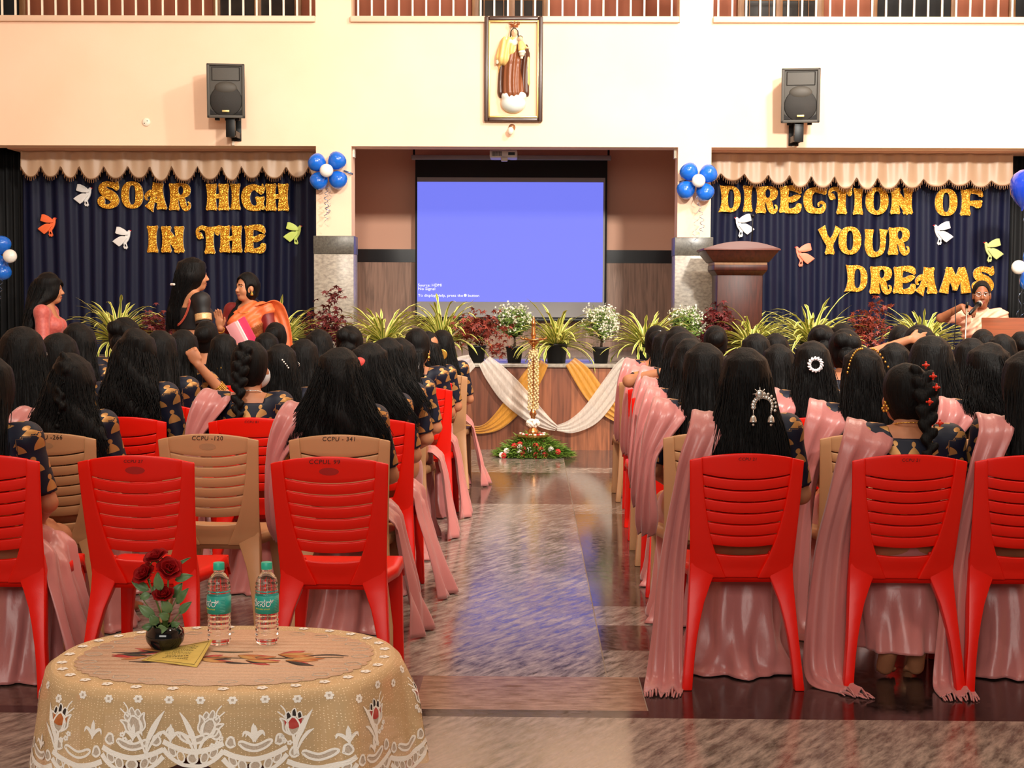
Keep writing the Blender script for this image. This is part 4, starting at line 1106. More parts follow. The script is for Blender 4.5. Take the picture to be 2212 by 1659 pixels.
DEF = dict(hip=(0, .22, .54), chest=(0, .17, .86), sh=.152, shz=.948, neck=(0, .175, .99), head=(0, .20, 1.128), hr=(0, 0, 0), sl=.08,
           lel=(-.215, .20, .70), lwr=(-.09, .40, .60), rel=(.215, .20, .70), rwr=(.09, .42, .60),
           lhand=((.35, .9, -.1), (0, .1, 1)), rhand=((-.35, .9, -.1), (0, .1, 1)), lcurl=.35, rcurl=.35,
           lkn=(-.10, .58, .50), lan=(-.09, .54, .09), rkn=(.10, .58, .50), ran=(.09, .54, .09), feet='flat')
def torso_prims(F, p, off=0., sleeves=None):
    h, c = np.array(p['hip']), np.array(p['chest'])
    m = (h + c) / 2
    F.ell(h + (0, 0, .02), np.array((.158, .118, .11)) + off, .04)
    F.ell(m, np.array((.122, .088, .15)) + off, .05)
    F.ell(c, np.array((.142, .094, .135)) + off, .05)
    s, z, y = p['sh'], p['shz'], c[1] - .005
    F.cap((-s, y, z), (s, y, z), .050 + off, .050 + off, .04)
    for q in (-1, 1): F.ell((q * .062, y + .085, c[2] - .02), np.array((.06, .055, .062)) + off, .03)
    if sleeves is not None:
        for sd, e in ((-1, p['lel']), (1, p['rel'])):
            a = np.array((sd * s, y, z)); e = np.array(e); F.cap(a, a + (e - a) * sleeves, .047 + off, .041 + off, .03)
def make_body(name, h=.0075, m=None, **kw):
    p = dict(DEF); p.update(kw)
    lim = np.array([p[k] for k in ('hip', 'head', 'lel', 'lwr', 'rel', 'rwr', 'lkn', 'lan', 'rkn', 'ran')])
    lo = np.minimum(lim.min(0) - .2, (-.30, .0, -.01)); hi = lim.max(0) + .2; lo[2] = -.01
    F = Field(lo, hi, h)
    torso_prims(F, p)
    n_, hd = np.array(p['neck']), np.array(p['head'])
    R = rotm(*p['hr'])
    F.cap(n_ - (0, .0, .03), hd + R @ np.array((0, -.012, -.05)), .052, .046, .03)
    head_prims(F, hd, R)
    s, z, y = p['sh'], p['shz'], p['chest'][1] - .005
    for sd, L_ in ((-1, 'l'), (1, 'r')):
        a = np.array((sd * s, y, z)); e = np.array(p[L_ + 'el'], float); w = np.array(p[L_ + 'wr'], float)
        F.cap(a, e, .045, .036, .03); F.cap(e, w, .036, .025, .015)
        d, n = p[L_ + 'hand']
        hand_prims(F, w + (w - e) / np.linalg.norm(w - e) * .005, d, n, sd * p.get(L_ + 'th', 1), p[L_ + 'curl'], thumb=.1 if p[L_ + 'curl'] > 1 else .6)
        kn, an = np.array(p[L_ + 'kn'], float), np.array(p[L_ + 'an'], float); hp = np.array(p['hip']) + (sd * .085, .02, -.01)
        F.cap(hp, kn, .085, .058, .03); F.cap(kn, an, .055, .036, .02)
        if p['feet'] == 'flat':
            F.cap(an + (0, -.015, -.045), an + (sd * .015, .12, -.062), .036, .027, .02); F.ell(an + (sd * .02, .15, -.066), (.038, .035, .018), .015)
        else:   # toes on the floor, heels up, soles to the back
            F.cap(an + (0, -.01, -.01), an + (sd * .005, .030, -.085), .036, .034, .02)
            for i in range(5): F.cap(an + (sd * (-.030 + .0155 * i), .03, -.093), an + (sd * (-.032 + .016 * i), .055 - .003 * i, -.108), .0095 - .0007 * i, .0085 - .0007 * i, .004)
    V, Q = F.surf(); V = relax(V, Q, 1, .3)
    V[:, 2] = np.maximum(V[:, 2], .002)
    me = np_mesh(name, V, Q, [m or m_skin, m_eyew, m_iris, m_lip])
    # features of the face coloured by where they lie on the head
    cen = V[Q].mean(1); l = (cen - hd) @ R / .92
    mi = np.zeros(len(Q), np.int32)
    fr = l[:, 1] > .06
    ex = np.abs(np.abs(l[:, 0]) - .030)
    mi[fr & (ex < .0120) & (np.abs(l[:, 2] - .001) < .0040)] = 1
    mi[fr & (ex < .0066) & (np.abs(l[:, 2] - .001) < .0052)] = 2
    mi[fr & (ex < .019) & (np.abs(l[:, 2] - (.021 - .12 * (ex - .004))) < .0040)] = 2
    mi[fr & (np.abs(l[:, 0]) < .023) & (np.abs(l[:, 2] + .072) < .0125 - .18 * np.abs(l[:, 0]) * .9)] = 3
    me.polygons.foreach_set('material_index', mi)
    return me
def make_blouse(name, h=.008, off=.008, m=None, sleeve=.86, waist=.60, back=.955, front=.90, **kw):
    p = dict(DEF); p.update(kw)
    lim = np.array([p['hip'], p['lel'], p['rel'], p['chest']])
    lo = np.minimum(lim.min(0) - .16, (-.28, .02, .5)); hi = np.maximum(lim.max(0) + .16, (.28, .36, 1.06))
    F = Field(lo, hi, h)
    torso_prims(F, p, off, sleeve)
    n_ = np.array(p['neck'])
    F.clip(lambda x, y, z: waist - z + 0 * x + 0 * y)
    # neckline: a scoop round the neck, lower at the front
    nz = lambda y: back + (front - back) * np.clip((y - n_[1] + .05) / .13, 0, 1)
    F.clip(lambda x, y, z: np.where(np.abs(x) < .14, (z - nz(y)) - 6 * np.maximum(0, np.abs(x) - .075) ** 1.0 * .7, -1.))
    for sd, e in ((-1, p['lel']), (1, p['rel'])):
        a = np.array((sd * p['sh'], p['chest'][1] - .005, p['shz'])); e = np.array(e); d = (e - a) / np.linalg.norm(e - a); q = a + (e - a) * sleeve
        F.clip(lambda x, y, z: np.where(sd * x > p['sh'] - .02, (x - q[0]) * d[0] + (y - q[1]) * d[1] + (z - q[2]) * d[2], -1.))
    V, Q = F.surf()
    me = np_mesh(name, V, Q, m or m_blouse)
    cy = p['chest'][1]
    uv = np.stack([np.arctan2(V[:, 0], cy + .02 - V[:, 1]) * .125, V[:, 2] - .5 * np.maximum(0, np.abs(V[:, 0]) - .06)], 1)
    for sd, e in ((-1, p['lel']), (1, p['rel'])):
        a = np.array((sd * p['sh'], cy - .005, p['shz'])); e = np.array(e, float); d = (e - a) / np.linalg.norm(e - a)
        t_ = (V - a) @ d; rad = V - a - t_[:, None] * d; k1 = np.cross(d, (0, 1, 0)); k1 /= np.linalg.norm(k1); k2 = np.cross(d, k1)
        msk = (t_ > -.01) & (np.linalg.norm(rad, axis=1) < .075) & (sd * V[:, 0] > p['sh'] - .015)
        uv[msk, 0] = (np.arctan2(rad @ k1, rad @ k2) * .045 + .02)[msk]; uv[msk, 1] = (.93 - t_)[msk]
    ul = me.uv_layers.new(name='uv'); li = np.empty(len(me.loops), np.int32); me.loops.foreach_get('vertex_index', li); ul.data.foreach_set('uv', uv[li].ravel())
    return me

# ---- hair
def make_hair(name, rings, zb, seed, head=(0, .20, 1.128), hr=(0, 0, 0), strands=90, rag=.03, wave=.0, braid=None, bun=None, h=.008, face=True, ears=False, part=0., curl=0., hw=1.0, cap=.015, m=None, tie=None):
    """rings: (z, cx, cy, wx, wy) from the crown down; the fall ends at zb. braid: list of points"""
    r = random.Random(seed); ph = [r.uniform(0, 6.28) for _ in range(8)]
    hd = np.array(head); R = rotm(*hr)
    A = np.array(sorted(rings)) if rings else None
    pts = [hd]
    lo = hd - .16; hi = hd + .16
    if A is not None:
        lo = np.minimum(lo, (A[:, 1:3] - A[:, 3:5]).min(0).tolist() + [zb - .05]); hi = np.maximum(hi, (A[:, 1:3] + A[:, 3:5]).max(0).tolist() + [0])
    for q in (braid or []) + (bun or []):
        lo = np.minimum(lo, np.array(q[:3]) - .07); hi = np.maximum(hi, np.array(q[:3]) + .07)
    F = Field(lo - .02, hi + .02, h)
    s = .92
    T = lambda p: hd + R @ (np.array(p, float) * s)
    F.ell(T((0, -.014, .032)), (np.array((.074 * hw, .092, .090)) * s + cap), .01, R)
    F.ell(T((0, -.02, -.03)), (np.array((.074 * hw, .075, .085)) * s + cap * .8), .03, R)
    if A is not None:
        def fn(x, y, z):
            zz = z.ravel(); g = [np.interp(zz, A[:, 0], A[:, i]).reshape(z.shape) for i in range(1, 5)]
            d = (np.sqrt(((x - g[0]) / g[2]) ** 2 + ((y - g[1]) / g[3]) ** 2) - 1) * np.minimum(g[2], g[3]) * .85
            end = zb + rag * (.5 + .5 * np.sin(x * 55 + ph[0] + 2 * np.sin(x * 21 + ph[1]))) + .25 * rag * np.sin(x * 140 + ph[2])
            return np.maximum(np.maximum(d, end - z), z - A[-1, 0])
        F.put(fn, lo, hi, .035)
    for i, q in enumerate(bun or []): F.ell(q[:3], q[3], .012)
    if face:
        F.ell(T((0, .128, -.042)), np.array((.072, .098, .098)) * s, .006, R, 's')
        F.ell(T((0, .10, -.155)), np.array((.075, .10, .09)) * s, .006, R, 's')
    if ears:
        F.ell(T((0, .105, -.01)), np.array((.068, .085, .098)) * s, .01, R, 's')
        for q in (-1, 1): F.ell(T((q * .088, .012, -.035)), np.array((.030, .040, .052)) * s, .01, R, 's')
    if braid:
        B = crom([np.array(b, float) for b in braid], 5); n = len(B)
        L = [0]
        for i in range(1, n): L.append(L[-1] + np.linalg.norm(B[i][:3] - B[i - 1][:3]))
        k = int(L[-1] / .026)
        for i in range(k + 1):
            t = L[-1] * i / k; b = [np.interp(t, L, [q[j] for q in B]) for j in range(4)]
            sd = 1 if i % 2 else -1
            e = Euler((0, sd * .75, 0)).to_matrix()
            F.ell((b[0] + sd * b[3] * .42, b[1] - .004, b[2]), np.array((.62, .62, 1.05)) * b[3], .004, np.array(e))
    g = np.meshgrid(*F.ax, indexing='ij', sparse=True)
    x, y, z = g
    F.D = F.D + (.0022 * np.sin(95 * x + 60 * y + 5 * np.sin(9 * z + ph[3]) + ph[4]) * np.cos(70 * y - 40 * x + ph[5]) + wave * .006 * np.sin(38 * z + 30 * x + ph[6])).astype(np.float32)
    V, Q = F.surf(); V = relax(V, Q, 1, .35)
    b = MB(); b.v = [tuple(v) for v in V.tolist()]; b.f = [tuple(f) for f in Q.tolist()]; b.m = [0] * len(b.f)
    if A is not None:
        for i in range(strands):
            an = r.uniform(-1.75, 1.75); ex = 1 + abs(r.gauss(0, .05)); dz = r.uniform(0, .06) * (1 + curl * 2); q = []
            w0 = r.uniform(0, 6); top = A[-1, 0] - r.uniform(0.0, .06)
            for k in range(11):
                t = k / 10; zz = top + (zb - dz * .8 - top) * t
                gg = [np.interp(zz, A[:, 0], A[:, j]) for j in range(1, 5)]
                e2 = ex + .05 * t * t
                q.append((gg[0] + gg[2] * e2 * sin(an) + (.003 + .012 * t * wave + curl * .02 * t * t) * sin(9 * t * (1 + wave) + w0), gg[1] - gg[3] * e2 * cos(an) + curl * .02 * t * t * cos(11 * t + w0), zz))
            b.tube(q, [.0016 + .0012 * curl] * 7 + [.0014, .0012, .0009, .0004], 4, cap=False)
    return b.mesh(name, m or m_hair, True)

# ---- satin
def ribbon_mesh(name, path, nu=14, nv=60, pleats=3, amp=.010, seed=1, thick=.004, fringe=False, m=None, droop=0.):
    """path: (x, y, z, wx, wy, wz): centre and half-width vector"""
    r = random.Random(seed); ph = [r.uniform(0, 6.28) for _ in range(6)]
    C = np.array(crom(path, 12)); n = len(C)
    def at(v):
        f = v * (n - 1); i = min(int(f), n - 2); t = f - i
        return C[i] * (1 - t) + C[i + 1] * t
    def fn(u, v):
        c = at(v); t = at(min(1, v + .01))[:3] - at(max(0, v - .01))[:3]
        w = c[3:6]; nn = np.cross(t, w); nn = nn / (np.linalg.norm(nn) + 1e-9)
        a = 2 * u - 1
        f = amp * (sin(a * pi * pleats + ph[0] + 1.5 * sin(v * 5 + ph[1])) + .45 * sin(a * pi * pleats * 2.3 + ph[2] + v * 6)) * (.18 + .82 * min(1, max(0, (v - .35) / .25)))
        q = c[:3] + w * a + nn * (f - droop * a * a)
        q[2] = max(.004, q[2])
        return q
    b = MB().grid(nu, nv, fn)
    if fringe:
        for i in range(14):
            q = np.array(fn((i + .5) / 14, 1.)); t = at(1)[:3] - at(.96)[:3]; t /= np.linalg.norm(t) + 1e-9; s_ = r.uniform(-.5, .5)
            e = q + t * .045 + np.array((s_ * .02, r.uniform(-.01, .01), 0)); e[2] = .004
            b.tube([q, (q + e) / 2 + np.array((0, 0, .003)), e], [.0022, .002, .0014], 4)
    o = b.build('tmp', m or m_pink, smooth=True, solid=thick, offset=0)
    return real(o, name)
def skirt_mesh(name, seed=1, rx=.175, hem=.21, cy=.36, folds=9, amp=.018, m=None, hemy=.17, zh=0.):
    r = random.Random(seed); ph = [r.uniform(0, 6.28) for _ in range(6)]
    prof = [(.006, 0, cy - .02, hem, hemy), (.03, 0, cy - .01, hem * .98, hemy * .98), (.12, 0, cy + .01, rx * 1.05, hemy * .9), (.25, 0, cy + .04, rx, .15), (.38, 0, cy + .07, rx * .98, .14), (.47, 0, cy + .05, rx * 1.02, .19), (.53, 0, .36, rx * 1.02, .25), (.57, 0, .31, rx * .98, .21), (.61, 0, .24, .15, .13), (.65, 0, .20, .125, .10)]
    if zh: prof = [(zh, 0, cy, hem, hemy)] + [q for q in prof if q[0] > zh + .05]
    A = np.array(prof)
    def fn(u, v):
        z = A[0, 0] + (A[-1, 0] - A[0, 0]) * v ** 1.15
        g = [np.interp(z, A[:, 0], A[:, i]) for i in range(1, 5)]
        a = 2 * pi * u; f = max(0, 1 - z / .5)
        d = 1 + (amp / .17) * f * (sin(folds * a + ph[0] + 2.5 * sin(z * 7 + ph[1])) + .6 * sin(folds * 1.9 * a + ph[2] - z * 9)) + .02 * sin(3 * a + ph[3])
        if z < .03: d += .12 * (1 - z / .03) * (.4 + .6 * sin(folds * .5 * a + ph[4]))
        return (g[0] + g[2] * d * sin(a), g[1] - g[3] * d * cos(a), z)
    b = MB().grid(72, 34, fn, wrap=True)
    return real(b.build('tmp', m or m_pink, smooth=True, solid=.004), name)
HEAD0 = (0, .20, 1.128)
LONG = lambda w=1., f=1., zb=.80: [(1.20, 0, .185, .070, .085), (1.13, 0, .175, .088 * w, .098), (1.05, 0, .145, .100 * w, .085), (.97, 0, .105, .112 * w * (1 + f) / 2, .062), (.88, 0, .075, .118 * w * f, .045), (.78, 0, .068, .122 * w * f, .038), (.60, 0, .066, .115 * w * f, .034)]
HM = {}
def hair(key):
    if key in HM: return HM[key]
    k, sd = key, sum(map(ord, key))
    if k == 'long_a': me = make_hair('hair', LONG(), .80, sd, strands=60)
    elif k == 'long_b': me = make_hair('hair', LONG(.92, .95), .74, sd, strands=60, hr=(.25, 0, .04))
    elif k == 'long_c': me = make_hair('hair', LONG(1.08, 1.1), .78, sd, strands=60, hr=(-.3, 0, -.05), wave=.5)
    elif k == 'short_a': me = make_hair('hair', LONG(1.02, .95), .92, sd, strands=50)
    elif k == 'fan': me = make_hair('hair', [(1.20, 0, .185, .072, .085), (1.13, 0, .17, .10, .105), (1.05, 0, .14, .125, .095), (.97, 0, .10, .165, .07), (.90, .0, .08, .205, .05), (.80, 0, .072, .21, .04)], .835, sd, strands=240, rag=.05, wave=.6)
    elif k == 'fan_b': me = make_hair('hair', [(1.20, 0, .185, .072, .085), (1.13, 0, .17, .098, .105), (1.05, .01, .14, .12, .095), (.97, .03, .10, .15, .07), (.90, .055, .08, .17, .05), (.80, .08, .072, .16, .04)], .87, sd, strands=200, rag=.05, wave=.8, hr=(-.35, 0, 0))
    elif k == 'half_braid': me = make_hair('hair', LONG(1.12, 1.32), .76, sd, strands=220, rag=.05, wave=1., braid=[(0, .13, 1.245, .020), (0, .085, 1.17, .020), (0, .06, 1.09, .018), (0, .045, 1.0, .017), (0, .03, .92, .014)])
    elif k == 'curly_end': me = make_hair('hair', LONG(1.1, 1.0), .77, sd, strands=200, rag=.07, wave=1.2, curl=1.1)
    elif k == 'braid_a': me = make_hair('hair', [], .7, sd, hr=(-.45, 0, .05), braid=[(-.01, .12, 1.225, .030), (-.02, .082, 1.15, .036), (-.03, .075, 1.05, .034), (-.035, .06, .97, .028), (-.035, .045, .86, .024), (-.03, .04, .74, .020)])
    elif k == 'braid_b': me = make_hair('hair', [], .7, sd, hr=(.5, .1, -.12), head=(-.01, .21, 1.115), braid=[(.03, .13, 1.21, .034), (.045, .10, 1.14, .040), (.045, .085, 1.06, .036), (.05, .07, .98, .030), (.055, .05, .88, .026), (.06, .042, .76, .022)])
    elif k == 'clip_tail': me = make_hair('hair', LONG(1.02, 1.15), .70, sd, strands=200, wave=.3)
    elif k == 'ring_tail': me = make_hair('hair', LONG(1.0, .95), .80, sd, strands=160, wave=.4)
    elif k == 'big': me = make_hair('hair', LONG(1.18, 1.12), .80, sd, strands=140, hw=1.12, cap=.024)
    elif k == 'tail': me = make_hair('hair', [(1.10, 0, .10, .05, .04), (1.02, 0, .075, .055, .035), (.94, 0, .06, .055, .03), (.84, 0, .055, .05, .028)], .88, sd, strands=60)
    elif k == 'bun': me = make_hair('hair', [], 1., sd, bun=[(0, .085, 1.16, (.062, .05, .055)), (.02, .075, 1.185, (.03, .03, .03)), (-.02, .07, 1.15, (.03, .03, .03))])
    elif k == 'updo': me = make_hair('hair', [], 1., sd, hw=1.1, cap=.02, bun=[(-.03, .10, 1.19, (.055, .05, .05)), (.03, .095, 1.17, (.05, .05, .05)), (0, .08, 1.10, (.06, .045, .05))])
    elif k == 'side': me = make_hair('hair', [(1.16, 0, .17, .08, .09), (1.05, .03, .13, .085, .07), (.97, .06, .10, .07, .05), (.88, .07, .075, .06, .04)], .90, sd, strands=80, hr=(-.5, 0, 0), wave=.5)
    HM[k] = me; return me
BM_, BL_ = {}, {}
POSE = {'lap': {}, 'toes': dict(lkn=(-.09, .54, .49), lan=(-.055, .20, .125), rkn=(.09, .54, .49), ran=(.055, .21, .125), feet='toes', head=(-.01, .21, 1.115), hr=(.5, .1, -.12)),
        'fist': dict(rel=(.27, .12, .86), rwr=(.13, .03, 1.05), rhand=((-.45, -.15, .9), (.1, -1, 0)), rcurl=1.25, hr=(0, 0, 0)),
        'back_hand': dict(lel=(-.30, .11, .93), lwr=(-.10, .055, .99), lhand=((1, -.05, .05), (0, -1, .2)), lcurl=.7),
        'head_arm': dict(lel=(-.33, .12, 1.07), lwr=(-.10, .05, 1.165), lhand=((1, .05, .12), (0, -1, .2)), lcurl=.3),
        'left': dict(hr=(.5, 0, 0)), 'right': dict(hr=(-.55, 0, 0)), 'profile': dict(hr=(-1.15, 0, 0))}
def body(k):
    if k not in BM_: BM_[k] = make_body('body', .0075, **POSE[k])
    return BM_[k]
def blouse(k):
    q = {kk: v for kk, v in POSE[k].items() if kk in ('lel', 'rel')}; kk = str(sorted(q.items()))
    if kk not in BL_: BL_[kk] = make_blouse('blouse', **q)
    return BL_[kk]
SH = {}
def shawl(k):
    if k in SH: return SH[k]
    if k == 'l_floor':   # pinned on the left shoulder, falls outside the chair to the floor
        p = [(.10, .33, .66, .05, 0, .05), (-.03, .31, .84, .055, .0, .03), (-.115, .255, .955, .058, .01, .01), (-.135, .17, 1.012, .062, 0, -.006), (-.15, .075, .965, .066, 0, .004), (-.192, .052, .86, .058, .0, .0), (-.228, .064, .74, .042, -.004, 0), (-.252, .090, .60, .042, -.004, 0), (-.272, .110, .42, .048, -.008, 0), (-.287, .09, .2, .056, -.012, 0), (-.297, .06, .05, .066, -.015, .0), (-.302, .015, .012, .072, -.01, .0), (-.31, -.06, .010, .07, 0, .0)]
        me = ribbon_mesh('shawl', p, pleats=2.2, amp=.012, seed=2, fringe=True)
    elif k == 'l_wide':
        p = [(.08, .34, .66, .05, 0, .05), (-.04, .31, .86, .06, .0, .03), (-.125, .255, .955, .075, .01, -.01), (-.150, .17, 1.006, .085, 0, -.026), (-.178, .065, .945, .092, 0, -.02), (-.226, .056, .84, .070, .0, -.01), (-.268, .068, .70, .058, -.004, 0), (-.296, .105, .50, .066, -.008, 0), (-.315, .10, .2, .078, -.012, 0), (-.312, .07, .05, .085, -.015, .0), (-.28, .0, .014, .08, -.02, .0), (-.24, -.06, .010, .05, -.02, .0)]
        me = ribbon_mesh('shawl', p, pleats=2.0, amp=.017, seed=5, fringe=True)
    elif k == 'l_short':   # ends behind the chair back's edge
        p = [(.10, .33, .66, .05, 0, .05), (-.03, .31, .84, .055, .0, .03), (-.12, .255, .955, .062, .01, .0), (-.145, .17, 1.008, .072, 0, -.012), (-.17, .07, .955, .080, 0, -.012), (-.220, .05, .86, .060, .0, -.006), (-.256, .048, .76, .034, -.01, 0), (-.262, .055, .64, .030, -.02, 0), (-.256, .09, .50, .038, -.03, 0), (-.25, .14, .42, .03, -.03, 0)]
        me = ribbon_mesh('shawl', p, pleats=2.4, amp=.012, seed=9)
    SH[k] = me; return me
def satin_fall(seed, X1=.31, y0=.18, y1=.44, hem=.008, tail=False):
    """the skirt's side spilling over the right edge of the seat"""
    r = random.Random(seed); ph = [r.uniform(0, 6.28) for _ in range(6)]
    def fn(u, v):
        t = v; y = y0 + (y1 - y0) * u
        x = np.interp(t, [0, .12, .25, .4, .7, 1], [.10, .185, .232, .25, .25 + (X1 - .25) * .5, X1])
        z = np.interp(t, [0, .12, .25, .4, .7, 1], [.535, .545, .50, .40, .2, hem])
        f = .014 * (.3 + t) * (sin(u * 16 + ph[0] + 2 * sin(t * 4 + ph[1])) + .5 * sin(u * 31 + ph[2] + t * 3))
        return (x + f + .05 * t * t * (1 - abs(2 * u - 1)), y + .02 * sin(t * 5 + ph[3]) * t + (.12 * (u - .5)) * t, max(.004, z + (.02 * sin(u * 9 + ph[4]) if .02 < t < .3 else 0)))
    return real(MB().grid(40, 30, fn).build('tmp', m_pink, smooth=True, solid=.004), 'skirt_side')
SKM = {'a': skirt_mesh('skirt', 3), 'b': skirt_mesh('skirt', 8, folds=7, amp=.022), 'toes': skirt_mesh('skirt', 12, cy=.27, hem=.17, folds=8, hemy=.16, zh=.115)}
FALL = {'a': satin_fall(2, .33), 'b': satin_fall(6, .36, .15, .40), 'c': satin_fall(9, .30, .2, .46)}
def person(label, X, Y, hk, pose='lap', shw='l_short', skirt='a', fall=None, scale=1., rz=0., mask=False, sx_=1.):
    t = thing('person', label, 'person', (X, Y, 0), rz, 'seated students', scale)
    attach(body(pose), 'body', t); attach(hair(hk), 'hair', t); attach(blouse(pose), 'blouse', t); attach(SKM[skirt], 'skirt', t)
    if shw: attach(shawl(shw), 'shawl', t)
    if fall: attach(FALL[fall], 'skirt_side', t)
    if mask: attach(mask_mesh(pose), 'face_mask', t)
    return t
MKM = {}
m_mask = mat('mask_cloth', S(206, 208, 212), .7)
def mask_mesh(pose):
    if pose in MKM: return MKM[pose]
    p = dict(DEF); p.update(POSE[pose]); hd = np.array(p['head']); R = rotm(*p['hr'])
    F = Field(hd - .15, hd + .15, .005)
    T = lambda q: hd + R @ (np.array(q) * .92)
    F.ell(T((0, .052, -.055)), np.array((.064, .068, .066)) * .92, .01, R); F.ell(T((0, .082, -.045)), np.array((.03, .034, .05)) * .92, .02, R)
    F.clip(lambda x, y, z: np.maximum(-(((x - hd[0]) * R[0, 1] + (y - hd[1]) * R[1, 1] + (z - hd[2]) * R[2, 1]) - .022), (z - hd[2]) + .016))
    V, Q = F.surf(); me = np_mesh('face_mask', V, Q, m_mask); 
    b = MB(); 
    for s in (-1, 1):
        for dz in (-.025, -.075): b.tube([T((s * .055, .045, dz)), T((s * .078, .0, -.03)), T((s * .08, -.02, -.016))], .0016, 5)
    o = b.build('tmp', m_mask, smooth=True); V2 = [v.co[:] for v in o.data.vertices]; F2 = [p_.vertices[:] for p_ in o.data.polygons]
    old = o.data; bpy.data.objects.remove(o); bpy.data.meshes.remove(old)
    n = len(V); me = bpy.data.meshes.new('face_mask'); me.from_pydata([tuple(v) for v in V.tolist()] + V2, [], [tuple(f) for f in Q.tolist()] + [tuple(i + n for i in f) for f in F2]); me.materials.append(m_mask)
    me.polygons.foreach_set('use_smooth', [True] * len(me.polygons)); MKM[pose] = me; return me
# ================================================================ the rows of chairs and the students in them
YL_ = lambda k: 4.87 + .801 * k
YR_ = lambda k: 5.06 + .80 * k
NTH = ['back', 'second', 'third', 'fourth', 'fifth', 'sixth', 'seventh', 'eighth']
SEAT = ['at the aisle end', 'second from the aisle', 'third from the aisle', 'fourth from the aisle', 'fifth from the aisle']
def rowname(side, k): return ('the %s back row' % side) if k == 0 else 'the %s %s row from back' % (NTH[k], side)
